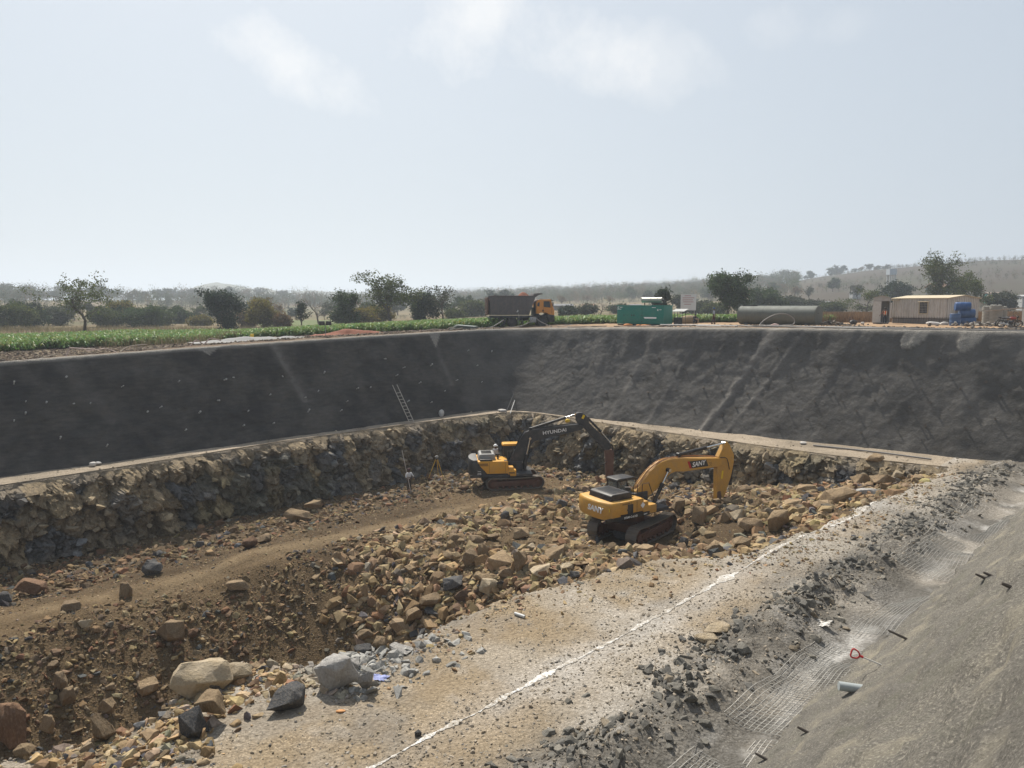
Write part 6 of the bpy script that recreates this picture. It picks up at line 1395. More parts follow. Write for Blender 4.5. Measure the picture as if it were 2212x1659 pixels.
mesh_sheet(11.0, 14.6, 6.3, 7.7, 'wire mesh at the bottom edge of the picture', 1); mesh_sheet(14.9, 20.6, 6.3, 7.8, 'wire mesh with dust and paper on it left of the grey pipe end', 2); mesh_sheet(21.6, 25.6, 6.3, 7.5, 'wire mesh beyond the red shovel grip', 3); mesh_sheet(28.0, 42, 6.3, 8.5, 'long wire mesh in the hollow at the right edge', 4)
# chalk line: a hand-poured strip of white powder
u_ = np.arange(3.0, 37.3, .05); nb_ = fbm(u_ / 1.7, 0 * u_, 0, 51, 4); cv = 12.15 + .14 * fbm(u_ / 6, 0 * u_, 0, 52, 3) + .05 * nb_ - .45 * sstep(29, 33, u_) + .3 * sstep(34, 37, u_)
hw_ = np.clip(.062 + .07 * nb_ + .22 * np.exp(-((u_ - 22.9) / .35) ** 2) + .06 * fbm(u_ / .25, 0 * u_, 0, 54, 2), .012, .4)
ed = .03 * fbm(u_ / .08, 0 * u_, 0, 55, 2); rows = []
for f_, e_ in ((-1, ed), (-.4, 0), (.4, 0), (1, -ed)):
    vv_ = cv + hw_ * f_ + e_; x, y = uv2xy(u_, vv_); rows.append(np.stack([x, y, pit(u_, vv_) + .012 + (0 if abs(f_) == 1 else .008)], -1))
g = NG('chalk'); n1 = g.noise(16, 5, .7, 'Position'); n2 = g.noise(1.5, 3, .6, 'Position'); cc = g.mix(g.ramp(g.math('ADD', n1, g.math('MULTIPLY', n2, .5)), .58, .80), (.72, .71, .69), (.33, .295, .245)); g.bump(n1, .6, .02); M_chalk = g.done(cc, .95)
o = link('chalk_line', np_mesh('chalk_line', np.concatenate(rows), grid_faces(4, len(u_)), smooth=True), M_chalk); tag(o, 'white chalk line poured along the near bench', 'line')
# ================================================================ PEOPLE
def skin(name, verts, edges, mat, parent, sub=1):
    me = bpy.data.meshes.new(name); me.from_pydata([v[0] for v in verts], edges, [])
    o = bpy.data.objects.new(name, me); COL.objects.link(o)
    o.modifiers.new('skin', 'SKIN'); s = o.modifiers.new('sub', 'SUBSURF'); s.levels = sub; s.render_levels = sub
    sv = me.skin_vertices[0].data
    for k, v in enumerate(verts):
        r = v[1]; sv[k].radius = r if isinstance(r, tuple) else (r, r); sv[k].use_root = (k == 0)
    dg = bpy.context.evaluated_depsgraph_get(); dg.update()
    m2 = bpy.data.meshes.new_from_object(o.evaluated_get(dg)); m2.name = name
    bpy.data.objects.remove(o); bpy.data.meshes.remove(me)
    m2.shade_smooth(); m2.materials.clear(); return link(name, m2, mat, parent)
SKIN_M = plain('dark_skin', (.10, .055, .035), .55, .1, 8, bumpy=.05); HAIR = plain('black_hair', (.012, .010, .009), .6)
def cloth(name, c): return plain('cloth_' + name, c, .85, .15, 9, bumpy=.3)
def person(loc, rz, label, arms, legs, shirt, trousers, headgear=None, vest=None, lean=0.0, pelvis_z=.93, scale=1.0, seated=False):
    """faces -y at rz 0; arms/legs: per side (elbow, wrist) and (knee, ankle) relative points"""
    root = empty('person', loc, rz, label, 'person'); root.scale = (scale,) * 3
    pz = pelvis_z; ly = -math.sin(lean); lz = math.cos(lean)
    def sp(h, x=0.0, y=0.0): return (x, ly * (h - .93) + y, pz + lz * (h - .93))
    V = [(sp(.93), (.15, .11)), (sp(1.12), (.135, .10)), (sp(1.32), (.165, .115)), (sp(1.46), (.055, .055)), (sp(1.53, 0, -.01), (.065, .075)), (sp(1.62, 0, -.015), (.078, .095)), (sp(1.70, 0, -.005), (.06, .075))]
    E_ = [(0, 1), (1, 2), (2, 3), (3, 4), (4, 5), (5, 6)]
    n0 = len(V); V.append((sp(1.585, 0, -.115), .016)); E_.append((5, n0))
    tops, low = [], []
    sh_v = [(V[0][0], (.155, .12)), (V[1][0], (.15, .115)), (V[2][0], (.18, .13)), (sp(1.44), (.075, .07))]; sh_e = [(0, 1), (1, 2), (2, 3)]
    tr_v = [(sp(.97), (.155, .12)), (sp(.90), (.15, .12))]; tr_e = [(0, 1)]
    for s, (el, wr) in zip((-1, 1), arms):
        shd = Vector(sp(1.40, s * .18)); e = shd + Vector(el); w_ = e + Vector(wr); b = len(V)
        V += [(tuple(shd), .062), (tuple(e), .042), (tuple(w_), .028)]; E_ += [(2, b), (b, b + 1), (b + 1, b + 2)]
        fd = (w_ - e).normalized(); sd_ = fd.cross(Vector((0, 1, .2))); sd_ = sd_.normalized() if sd_.length > .05 else Vector((1, 0, 0)); nrm_ = sd_.cross(fd)
        pm = w_ + fd * .075; pb = len(V); V.append((tuple(pm), (.034, .018))); E_.append((b + 2, pb))
        for k, (o_, l_) in enumerate(((-.030, .055), (-.010, .068), (.010, .072), (.030, .062))):
            k1 = pm + sd_ * o_ + fd * .03; k2 = k1 + fd * l_ * .6 - nrm_ * .015; k3 = k2 + fd * l_ * .4 - nrm_ * .02; q = len(V)
            V += [(tuple(k1), .009), (tuple(k2), .008), (tuple(k3), .007)]; E_ += [(pb, q), (q, q + 1), (q + 1, q + 2)]
        t1 = w_ + fd * .03 + sd_ * s * -.04; t2 = t1 + fd * .045 + sd_ * s * -.012; q = len(V); V += [(tuple(t1), .011), (tuple(t2), .009)]; E_ += [(b + 2, q), (q, q + 1)]
        b2 = len(sh_v); sh_v += [(tuple(shd), .074), (tuple(e), .056), (tuple(e + (w_ - e) * .55), .046)]; sh_e += [(2, b2), (b2, b2 + 1), (b2 + 1, b2 + 2)]
    for s, (kn, an) in zip((-1, 1), legs):
        hip = Vector((s * .095, 0, pz - .04)); k = hip + Vector(kn); a = k + Vector(an); b = len(V)
        V += [(tuple(hip), .09), (tuple(k), .06), (tuple(a), .042), (tuple(a + Vector((0, -.13, -.045))), (.045, .03)), (tuple(a + Vector((0, .04, -.045))), (.038, .03))]
        E_ += [(0, b), (b, b + 1), (b + 1, b + 2), (b + 2, b + 3), (b + 2, b + 4)]
        b2 = len(tr_v); tr_v += [(tuple(hip), .105), (tuple(k), .082), (tuple(k + (a - k) * .9), .075)]; tr_e += [(1, b2), (b2, b2 + 1), (b2 + 1, b2 + 2)]
        m = MB(); m.ball((a.x, a.y - .06, a.z - .05), (.055, .14, .05), 6); m.build('shoe', BLACK, root)
    skin('body', V, E_, SKIN_M, root); skin('shirt', sh_v, sh_e, shirt, root); skin('trousers', tr_v, tr_e, trousers, root)
    hx, hy_, hz = sp(1.65, 0, .0)
    m = MB(); m.ball((hx, hy_ + .012, hz + .02), (.088, .098, .085), 8); m.build('hair', HAIR, root)
    if headgear:
        kind, mt = headgear; m = MB()
        if kind == 'helmet': m.ball((hx, hy_, hz + .045), (.13, .145, .10), 8); m.cyl((hx, hy_ - .02, hz + .005), (hx, hy_ - .02, hz + .02), .165, 18)
        elif kind == 'cap': m.ball((hx, hy_, hz + .05), (.10, .11, .075), 8); m.box((hx, hy_ - .13, hz + .03), (.14, .10, .015))
        else: m.ball((hx, hy_, hz + .05), (.125, .14, .09), 8); m.ball((hx - .07, hy_ + .02, hz + .07), (.07, .09, .06), 6)
        m.build(kind, mt, root)
    if vest:
        vv = [(sp(1.0), (.168, .135)), (sp(1.15), (.165, .13)), (sp(1.34), (.185, .14)), (sp(1.44), (.10, .09))]
        vo = skin('vest', vv, [(0, 1), (1, 2), (2, 3)], vest, root)
        m = MB()
        for x_ in (-.09, .09):
            for y_ in (-.150, .150): m.box(tuple(Vector(sp(1.2, x_, y_ * .93))), (.05, .012, .42))
        m.build('stripes', plain('pale_stripe', (.60, .58, .45), .5), vo)
    return root
DN = ((0, 0, -.29), (0, -.02, -.25)); ST = ((0, 0, -.43), (0, 0, -.40))
v = gpt(1908, 78.6); person(v, R(170), 'person in an orange vest walking towards the cabin door, seen from behind', (((-.12, -.05, -.26), (-.10, -.16, -.18)), ((.14, .0, -.27), (.12, -.12, -.17))), (((-.04, -.12, -.41), (-.02, .06, -.40)), ((.05, .10, -.41), (.02, .10, -.39))), cloth('rust', (.20, .09, .06)), cloth('navy', (.015, .018, .03)), ('cap', HAIR), cloth('orange', (.72, .13, .04)))
v = gpt(1540, 78); person(v, R(60), 'person in a grey shirt and blue cap walking in front of the maize', (((-.06, -.10, -.27), (0, -.14, -.2)), ((.06, .10, -.27), (0, -.02, -.25))), (((0, -.14, -.40), (0, .04, -.40)), ((0, .12, -.41), (0, .12, -.38))), cloth('grey', (.30, .33, .38)), cloth('maroon', (.06, .025, .028)), ('cap', cloth('blue', (.03, .10, .25))))
v = gpt(1498, 80.6); v.z -= .0; person(v, R(20), 'person in dark clothes squatting beside the covered heap', (((-.06, -.20, -.18), (.05, -.22, -.05)), ((.06, -.20, -.18), (-.05, -.22, -.05))), (((-.06, -.36, .08), (0, .26, -.34)), ((.06, -.36, .08), (0, .26, -.34))), cloth('black', (.02, .02, .028)), cloth('navy', (.015, .018, .03)), ('cap', cloth('charcoal', (.03, .03, .04))), lean=.35, pelvis_z=.35)
hp = hroot.matrix_basis @ Vector((-1.15, .95, 1.14)); person(hp, R(30), 'person in a white helmet standing behind the hood of the dark excavator', (DN, DN), (ST, ST), cloth('white', (.55, .55, .55)), cloth('navy', (.015, .018, .03)), ('helmet', plain('white_helmet', (.75, .75, .74), .4, .05)))
sv0, _ = hit(884, 1062); person(sv0, R(25), 'surveyor in white shirt and maroon turban holding a tall staff', (((-.10, -.12, -.25), (.16, -.20, .02)), ((.12, -.10, -.25), (-.12, -.20, .08))), (ST, ST), cloth('white', (.55, .55, .55)), cloth('brown', (.06, .05, .04)), ('turban', cloth('maroon', (.20, .03, .05))), scale=.97)
a = Vector((sv0.x + .18, sv0.y - .35, sv0.z)); b = P(868.5, 973, Y=sv0.y - .35); m = MB(); m.tube([a, b], .022, 6); o = m.build('levelling_staff', plain('staff_white', (.55, .50, .46), .5), None); tag(o, 'tall pale levelling staff held upright by the surveyor', 'staff')
op = sroot.matrix_basis @ Vector((-.28, .88, 1.15)); person(op, R(33) + R(90), 'operator in dark shirt seated inside the cab of the ochre excavator', (((-.06, -.10, -.24), (.02, -.25, .04)), ((.06, -.10, -.24), (-.02, -.25, .04))), (((0, -.40, -.02), (0, -.05, -.38)), ((0, -.40, -.02), (0, -.05, -.38))), cloth('olive', (.06, .06, .05)), cloth('navy', (.015, .018, .03)), None, pelvis_z=.45)
# ================================================================ PLANTS
def leaf_mat(name, tr=.35):
    g = NG(name); a = g.attr(); rnd = g.node('ShaderNodeObjectInfo').outputs['Random']
    c = g.mix(rnd, g.mix(1.0, a, (.86, .88, .86), 'MULTIPLY'), g.mix(1.0, a, (1.12, 1.10, 1.05), 'MULTIPLY'))
    d = g.node('ShaderNodeBsdfDiffuse'); t = g.node('ShaderNodeBsdfTranslucent'); mx = g.node('ShaderNodeMixShader'); gl = g.node('ShaderNodeBsdfGlossy'); m2 = g.node('ShaderNodeMixShader')
    for n in (d, t): g.l.new(c, n.inputs['Color'])
    gl.inputs['Roughness'].default_value = .45; gl.inputs['Color'].default_value = (.8, .8, .8, 1)
    mx.inputs[0].default_value = tr; g.l.new(d.outputs[0], mx.inputs[1]); g.l.new(t.outputs[0], mx.inputs[2])
    m2.inputs[0].default_value = .02; g.l.new(mx.outputs[0], m2.inputs[1]); g.l.new(gl.outputs[0], m2.inputs[2])
    out = [n for n in g.n if n.type == 'OUTPUT_MATERIAL'][0]; g.l.new(m2.outputs[0], out.inputs['Surface']); g.n.remove(g.bsdf); return g.m
M_leaf = leaf_mat('leaves'); M_bark = plain('bark', (.085, .066, .052), .9, .3, 6, bumpy=.6); M_barkp = plain('pale_bark', (.20, .175, .15), .9, .25, 6, bumpy=.5)
GREENS = {'olive': (.072, .088, .028), 'dark': (.022, .038, .018), 'yellow': (.15, .125, .030), 'mid': (.042, .066, .024), 'grey': (.058, .066, .040), 'dry': (.13, .088, .045)}
def leaves_np(cen, rad, n_each, size, colr, r, flat=.7):
    n = len(cen) * n_each; c = np.repeat(cen, n_each, 0) + r.normal(size=(n, 3)) * rad * np.array([1, 1, flat])
    a = r.normal(size=(n, 3)); a /= np.linalg.norm(a, axis=1)[:, None]; b = np.cross(a, r.normal(size=(n, 3))); b /= np.linalg.norm(b, axis=1)[:, None] + 1e-9
    s = size * r.uniform(.6, 1.35, (n, 1)); L_ = a * s; W_ = b * s * .5
    V = np.stack([c - L_, c + W_, c + L_, c - W_], 1).reshape(-1, 3)
    clump_ = np.repeat(r.uniform(.5, 1.5, len(cen)), n_each)[:, None] * r.uniform(.8, 1.2, (n, 1))
    col = np.repeat(np.clip(np.array(colr)[None] * clump_ * (1 + r.normal(0, .06, (n, 3))), 0, 1), 4, 0)
    return V, col
def skeleton(seed, levels, fork, spread, trunk, lean, up):
    r = random.Random(seed); br = []; tips = []
    def limb(p, d, L_, rad, lev):
        pts = [p]; rr = [rad]; n = 4; dd = d.copy()
        for i in range(n):
            dd = (dd + Vector((r.gauss(0, .20), r.gauss(0, .20), r.gauss(0, .12) + up * .10))).normalized(); p = p + dd * (L_ / n); pts.append(p); rr.append(rad * (1 - .6 * (i + 1) / n))
        br.append((pts, rr, lev)); tips.append(pts[-1])
        if lev >= levels: tips.append(pts[-2]); return
        for i in range(fork + (lev == 1)):
            j = r.choice((1, 2, 3, 4)) if i else 4; q = pts[j]; th = spread * r.uniform(.7, 1.5); az = r.uniform(0, 6.28)
            o = dd.orthogonal().normalized(); o2 = dd.cross(o); nd = (dd * math.cos(th) + (o * math.cos(az) + o2 * math.sin(az)) * math.sin(th)).normalized()
            limb(q, nd, L_ * r.uniform(.5, .75), rr[j] * .7, lev + 1)
    # trunk with a wandering leader; limbs leave it from a quarter of the height upwards
    p = Vector((0, 0, 0)); d = Vector((lean, r.uniform(-.1, .1), 1)).normalized(); pts = [p]; rr = [.30]; n = 7; t0 = trunk
    for i in range(n):
        d = (d + Vector((r.gauss(-lean * .22, .13), r.gauss(0, .13), .10))).normalized(); p = p + d * (3.4 / n); pts.append(p); rr.append(.30 * (1 - .82 * (i + 1) / n))
    br.append((pts, rr, 0)); tips.append(pts[-1]); m_ = 6 + fork; a0 = r.uniform(0, 6.28)
    for i in range(m_):
        h = min(.97, (t0 * .42 + (1 - t0 * .42) * (i + .3) / m_)); k = h * n; j = min(int(k), n - 1); q = pts[j].lerp(pts[j + 1], k - j); az = a0 + i * 2.4 + r.uniform(-.4, .4)
        el = spread * 1.25 * (1 - .55 * h) + r.uniform(-.1, .12); el = 1.45 - el; nd = Vector((math.cos(az) * math.cos(el), math.sin(az) * math.cos(el), math.sin(el)))
        sh = math.sin(math.pi * min(1, (h - t0 * .3) / (1.06 - t0 * .3))) ** .6; limb(q, nd, (1.25 * sh + .25) * r.uniform(.75, 1.2), rr[j] * .62, 1)
    return br, tips
def fast_tubes(br, n=5):
    V, F = [], []; base_ = 0
    for pts, rr, lev in br:
        k = len(pts); ns = n if lev < 3 else 3; mb = MB(); mb.tube(pts, list(rr), ns, cap=False); V += mb.v; F += [tuple(base_ + i for i in f) for f in mb.f]; base_ += len(mb.v)
    return np.array(V), np.array(F)
def make_tree(name, base, H, W, seed, leafc='olive', levels=3, fork=2, spread=.62, trunk=1.0, lean=0.0, up=.3, fill=0.0, dens=9, lsize=.16, lrad=.32, bark=None, label=None, group=None, rz=0.0, trunk_w=1.0, low=0.0, cat='tree'):
    br, tips = skeleton(seed, levels, fork, spread, trunk, lean, up); r = np.random.default_rng(seed)
    tp = np.array([t[:] for t in tips]); allp = np.concatenate([np.array([p[:] for p in b[0]]) for b in br])
    zmax = allp[:, 2].max(); wx = max(np.percentile(np.abs(allp[:, 0] - allp[:, 0].mean()), 97) * 2, .1)
    kz = (H - lrad * .6) / zmax; kx = (W - lrad * 1.2) / wx; K = np.array([kx, kx, kz]); cx_ = 0.0
    br2 = []
    for pts, rr, lev in br: br2.append(([Vector((p.x * kx, p.y * kx, p.z * kz)) for p in pts], [max(.008, q * H / 9.0 * trunk_w) for q in rr], lev))
    root = empty(name, base, rz, label, cat, group)
    V, F = fast_tubes(br2); me = np_mesh('trunk', V, F, smooth=True); link('trunk', me, bark or M_bark, root)
    if dens:
        c = tp * K
        if fill:
            mid = np.concatenate([np.array([p[:] for p in b[0][1:]]) for b in br if b[2] >= 1]) * K; mid = mid + r.normal(size=mid.shape) * np.array([W, W, H]) * .07; c = np.concatenate([c, mid[r.uniform(0, 1, len(mid)) < fill]])
        c = c[c[:, 2] > low * H]
        Vl, cl = leaves_np(c, lrad, int(dens * 1.7) + 1, lsize, GREENS[leafc], r); me = np_mesh('crown', Vl, np.arange(len(Vl)).reshape(-1, 4), cl); link('crown', me, M_leaf, root)
    return root
def at_tree(px, top, Y):
    x = (px - 1106) / 1560 * Y; z = land1(x, Y); return Vector((x, Y, z - .05)), CAM_H + (658 - top) / 1560 * Y - z
def T_(px, top, wpx, Y, label, dx=0, **k):
    b, H = at_tree(px + dx, top, Y); return make_tree(k.pop('name', 'tree'), b, H, wpx / 1560 * Y, label=label, **k)
T_(187, 602, 122, 97, 'tall open olive tree with a bent trunk rising from the crop field on the left', seed=5, leafc='olive', levels=3, spread=.55, trunk=1.0, lean=.05, fill=.25, dens=6, lsize=.15, lrad=.30, up=.5, low=.25)
T_(492, 627, 76, 112, 'dense dark green tree behind the left part of the field', seed=12, leafc='dark', levels=3, spread=.42, trunk=.42, fill=1, dens=11, lsize=.18, lrad=.42, low=.06)
T_(573, 647, 54, 125, 'rounded yellow-green tree at the far edge of the field', seed=21, leafc='yellow', levels=3, fork=3, spread=.66, trunk=.45, fill=.8, dens=15, lsize=.17, lrad=.42)
T_(654, 649, 30, 118, 'small thin dark tree with few leaves left of the bare tree', seed=33, leafc='dark', levels=4, spread=.5, trunk=.9, dens=3, lsize=.13, lrad=.3, bark=M_bark)
T_(696, 612, 66, 120, 'bare leafless tree with spreading branches', seed=44, levels=3, fork=2, spread=.45, trunk=.95, dens=0, bark=M_barkp, up=.5, trunk_w=.8)
T_(757, 630, 44, 118, 'medium green tree right of the bare tree', seed=52, leafc='mid', levels=3, spread=.42, trunk=.5, fill=1, dens=7, lsize=.17, lrad=.36)
T_(856, 591, 116, 112, 'biggest tree, olive green with a leaning trunk, left of the truck', dx=-4, seed=63, leafc='olive', levels=3, spread=.58, trunk=1.0, lean=-.45, fill=.5, dens=9, lsize=.17, lrad=.40, up=.6, low=.3)
T_(903, 634, 68, 121, 'dark dense tree in front of the right side of the biggest tree', seed=71, leafc='dark', levels=3, spread=.58, trunk=.42, fill=.8, dens=11, lsize=.19, lrad=.42)
T_(958, 616, 52, 118, 'tall sparse tree left of the truck', seed=85, leafc='grey', levels=3, spread=.45, trunk=1.1, dens=4, lsize=.15, lrad=.3)
T_(1296, 643, 52, 150, 'nearly bare tree with a yellow top left of the generator', seed=91, leafc='yellow', levels=3, spread=.6, trunk=.45, dens=1, lsize=.16, lrad=.4, bark=M_bark, low=.8)
T_(1263, 655, 36, 150, 'dark bushy shrub beside the nearly bare tree', seed=97, leafc='grey', levels=4, spread=.7, trunk=.3, dens=8, lsize=.18, lrad=.4, name='shrub', cat='shrub')
T_(1433, 621, 28, 105, 'slim dark tree just behind the generator silencer', seed=102, leafc='dark', levels=4, spread=.45, trunk=.8, dens=8, lsize=.16, lrad=.28)
T_(1572, 589, 80, 118, 'large dense rounded tree behind the walking man', seed=111, leafc='mid', levels=3, fork=3, spread=.55, trunk=.6, fill=.45, dens=12, lsize=.18, lrad=.45, low=.18)
T_(1660, 622, 60, 170, 'round green tree beyond the long tank', seed=121, leafc='mid', levels=3, fork=3, spread=.7, trunk=.4, dens=18, lsize=.24, lrad=.55)
T_(1868, 624, 84, 175, 'flat-topped acacia behind the cabin', seed=131, leafc='olive', levels=3, spread=.72, trunk=.4, dens=12, lsize=.20, lrad=.5)
T_(2013, 552, 84, 150, 'tall tree behind the roof of the site office', seed=141, leafc='olive', levels=3, spread=.52, trunk=.8, fill=.6, dens=10, lsize=.20, lrad=.48, low=.3)
T_(2086, 592, 62, 153, 'spreading tree right of the tall one behind the site office', seed=151, leafc='olive', levels=3, spread=.66, trunk=.5, dens=12, lsize=.20, lrad=.48)
SHR = [(18, 655, 74, 128, 'olive', 'olive bushy tree at the left edge'), (72, 654, 64, 138, 'dark', 'dark bushy tree second from the left edge'), (122, 668, 58, 150, 'grey', 'grey-green bush left of the tall open tree'), (226, 668, 54, 140, 'olive', 'olive bush right of the tall open tree trunk'),
       (266, 654, 46, 150, 'yellow', 'yellowish tree in the row right of the tall open tree'), (312, 660, 84, 142, 'mid', 'wide green bush in the middle of the left row'), (352, 672, 44, 150, 'olive', 'low bush at the right end of the wide green one'), (392, 668, 50, 168, 'mid', 'round bush farther back left of the dense dark tree'), (432, 682, 36, 150, 'yellow', 'low yellow-green bush left of the dense dark tree'),
       (536, 672, 32, 140, 'dry', 'dry bush right of the dense dark tree'), (612, 680, 16, 122, 'dry', 'tiny dry shrub by the green patch'), (786, 668, 40, 135, 'yellow', 'yellow-green shrub left of the leaning trunk'), (822, 660, 46, 140, 'yellow', 'yellow-green tree behind the leaning trunk'), (742, 662, 34, 135, 'mid', 'low green bush under the medium green tree'),
       (985, 668, 30, 150, 'olive', 'small bush right of the sparse tree'), (1030, 652, 54, 185, 'olive', 'olive tree behind the rear of the truck'), (1225, 662, 26, 140, 'dark', 'dark small tree right of the truck cab'), (1340, 660, 40, 190, 'mid', 'hazy tree behind the left end of the generator'), (1476, 640, 36, 190, 'grey', 'hazy tree behind the notice board'), (1512, 652, 46, 175, 'grey', 'grey bush right of the notice board'),
       (1545, 655, 40, 170, 'olive', 'bush left of the large rounded tree'), (1618, 650, 46, 180, 'mid', 'bush right of the large rounded tree'), (1705, 642, 54, 200, 'grey', 'hazy bush above the middle of the tank'), (1752, 648, 50, 205, 'grey', 'hazy bush above the right end of the tank'), (1800, 655, 46, 190, 'olive', 'bush left of the cabin'), (2160, 634, 48, 165, 'grey', 'purple-grey bush right of the turquoise house'), (2058, 600, 46, 158, 'dark', 'dark tree between the two trees behind the site office'), (1935, 610, 60, 210, 'dark', 'dark tree between cabin and tall tree')]
for i, (px, top, wp, Y, c, lab) in enumerate(SHR):
    T_(px, top, wp, Y, lab, seed=200 + 7 * i, leafc=c, levels=3, fork=3, spread=.75, trunk=.4, fill=.4, dens=11, lsize=.20 if Y < 160 else .26, lrad=.5, name='shrub' if 'bush' in lab or 'shrub' in lab else 'tree', cat='bush' if 'bush' in lab or 'shrub' in lab else 'tree')
# skyline trees on the far ridges: copies of six kinds
kinds = []
for k in range(6):
    t = make_tree('ridge_tree', Vector((0, 0, 0)), 13, (10, 13, 8, 11, 9, 14)[k], 400 + k, ('grey', 'mid', 'dry', 'olive', 'grey', 'dark')[k], levels=3, fork=2, spread=(.5, .6, .4, .65, .45, .7)[k], trunk=(1.0, .8, 1.3, .6, 1.2, .5)[k], dens=(7, 12, 2, 13, 4, 14)[k], lsize=.55, lrad=.9)
    kinds.append(t)
first = set()
def ridge(px, hpx, k, zone_, frac=1.0):
    Dc = float(np.interp(px, [-800, 300, 1000, 1700, 2300], RIDGE_D)) * frac; az = math.atan2(px - 1106, 1560); x, y = Dc * math.sin(az), Dc * math.cos(az)
    t = kinds[k] if k not in first else copy_tree(kinds[k]); first.add(k)
    t.location = (x, y, land1(x, y) - .3); s = hpx / 1560 * Dc / 13; t.scale = (s * random.uniform(.85, 1.2),) * 2 + (s,); t.rotation_euler = (0, 0, random.uniform(0, 6.28))
    t['label'] = ('hazy tree standing on the skyline of ' if frac > .85 else 'tree of the loose row in ') + zone_; t['category'] = 'tree'; t['group'] = 'trees on ' + zone_
for i in range(34): ridge(-20 + 20 * i + random.uniform(-8, 8), random.uniform(14, 30), random.choice((0, 0, 1, 2, 3, 4, 4, 5)), 'the wooded left ridge', random.uniform(.9, 1.0))
for i in range(34): ridge(985 + 20 * i + random.uniform(-8, 8), random.uniform(12, 24), random.choice((0, 1, 1, 2, 3, 4, 5)), 'the wooded ridge behind truck and generator', random.uniform(.92, 1.0))
for px, h, k in ((1640, 24, 1), (1662, 22, 5), (1688, 30, 4), (1712, 24, 3), (1745, 20, 1), (1790, 20, 3), (1812, 22, 5), (1838, 12, 4), (1852, 14, 2), (1870, 16, 0), (1886, 12, 3), (1905, 12, 5), (2058, 7, 3), (2095, 6, 5), (2130, 6, 1), (2195, 6, 3)): ridge(px, h, k, 'the bare right hill')
for i in range(40): ridge(-30 + 29 * i + random.uniform(-12, 12), random.uniform(24, 44), random.choice((0, 0, 1, 2, 3, 4, 5)), 'the valley behind the maize field', random.uniform(.24, .40))
for i in range(16): ridge(1180 + 44 * i + random.uniform(-12, 12), random.uniform(18, 32), random.choice((0, 1, 2, 3, 4, 5)), 'the slope behind the site yard', random.uniform(.32, .55))
# far wood and scrub on the slopes
def wood(name, n, pxr, fr, hpx, cols, label, thin, seed):
    r = np.random.default_rng(seed); px = r.uniform(*pxr, n); Dc = np.interp(px, [-800, 300, 1000, 1700, 2300], RIDGE_D); f = r.uniform(fr[0], fr[1], n); D = Dc * f; az = np.arctan2(px - 1106, 1560)
    x, y = D * np.sin(az), D * np.cos(az); keep = r.uniform(0, 1, n) < sstep(thin[0], thin[1], fbm(x / 70, y / 70, 0, seed, 3)); x, y, D = x[keep], y[keep], D[keep]; n = len(x)
    z = land(x, y); H = r.uniform(.6, 1.25, n) * hpx / 1560 * D; ci = r.integers(0, len(cols), n)
    Vs, Cs = [], []
    nb = 6; th = r.uniform(0, 6.28, (n, nb)); rr = r.uniform(0, .36, (n, nb)) * H[:, None]; hz = r.uniform(.30, .98, (n, nb)) * H[:, None]
    cen = np.stack([x[:, None] + rr * np.cos(th), y[:, None] + rr * np.sin(th), z[:, None] + hz], -1).reshape(-1, 3); rad = np.repeat(H * .16, nb)
    m_ = 22; c = np.repeat(cen, m_, 0) + r.normal(size=(len(cen) * m_, 3)) * np.repeat(rad, m_)[:, None]; a = r.normal(size=c.shape); a /= np.linalg.norm(a, axis=1)[:, None]; b = np.cross(a, r.normal(size=c.shape)); b /= np.linalg.norm(b, axis=1)[:, None] + 1e-9
    s = np.repeat(rad, m_)[:, None] * r.uniform(.14, .32, (len(c), 1)); V = np.stack([c - a * s, c + b * s * .7, c + a * s, c - b * s * .7], 1).reshape(-1, 3)
    col = np.array([GREENS[q] for q in cols])[ci]; col = np.repeat(col * r.uniform(.7, 1.3, (n, 1)), nb * m_ * 4, 0)
    w_ = H * .018; tr = np.stack([np.stack([x - w_, y, z - .3], -1), np.stack([x + w_, y, z - .3], -1), np.stack([x + w_ * .6, y, z + H * .75], -1), np.stack([x - w_ * .6, y, z + H * .75], -1)], 1).reshape(-1, 3)
    V = np.concatenate([V, tr]); col = np.concatenate([col, np.tile((.07, .058, .048), (len(tr), 1))])
    o = link(name, np_mesh(name, V, np.arange(len(V)).reshape(-1, 4), col), M_leaf); tag(o, label, 'wood', kind='stuff')
wood('far_wood', 2600, (-300, 1000), (.55, 1.0), 22, ('grey', 'mid', 'dry', 'olive', 'grey'), 'hazy wood covering the left ridge', (-.35, .25), 11)
wood('far_wood', 2600, (980, 1720), (.5, 1.0), 20, ('grey', 'mid', 'dry', 'olive'), 'hazy wood on the slope behind truck and generator', (-.55, .1), 12)
wood('hill_scrub', 800, (1600, 2600), (.3, .6), 13, ('grey', 'mid', 'olive', 'dry'), 'scrub and trees at the foot of the right hill', (-.3, .3), 13)
wood('hill_scrub', 2400, (1650, 2600), (.55, 1.0), 6, ('grey', 'dry', 'olive'), 'low scrub dotted over the bare right hill', (-.25, .4), 14)
wood('valley_scrub', 900, (-300, 1600), (.24, .5), 9, ('grey', 'dry', 'olive', 'yellow', 'mid'), 'scrub in the valley beyond the field', (-.2, .35), 15)
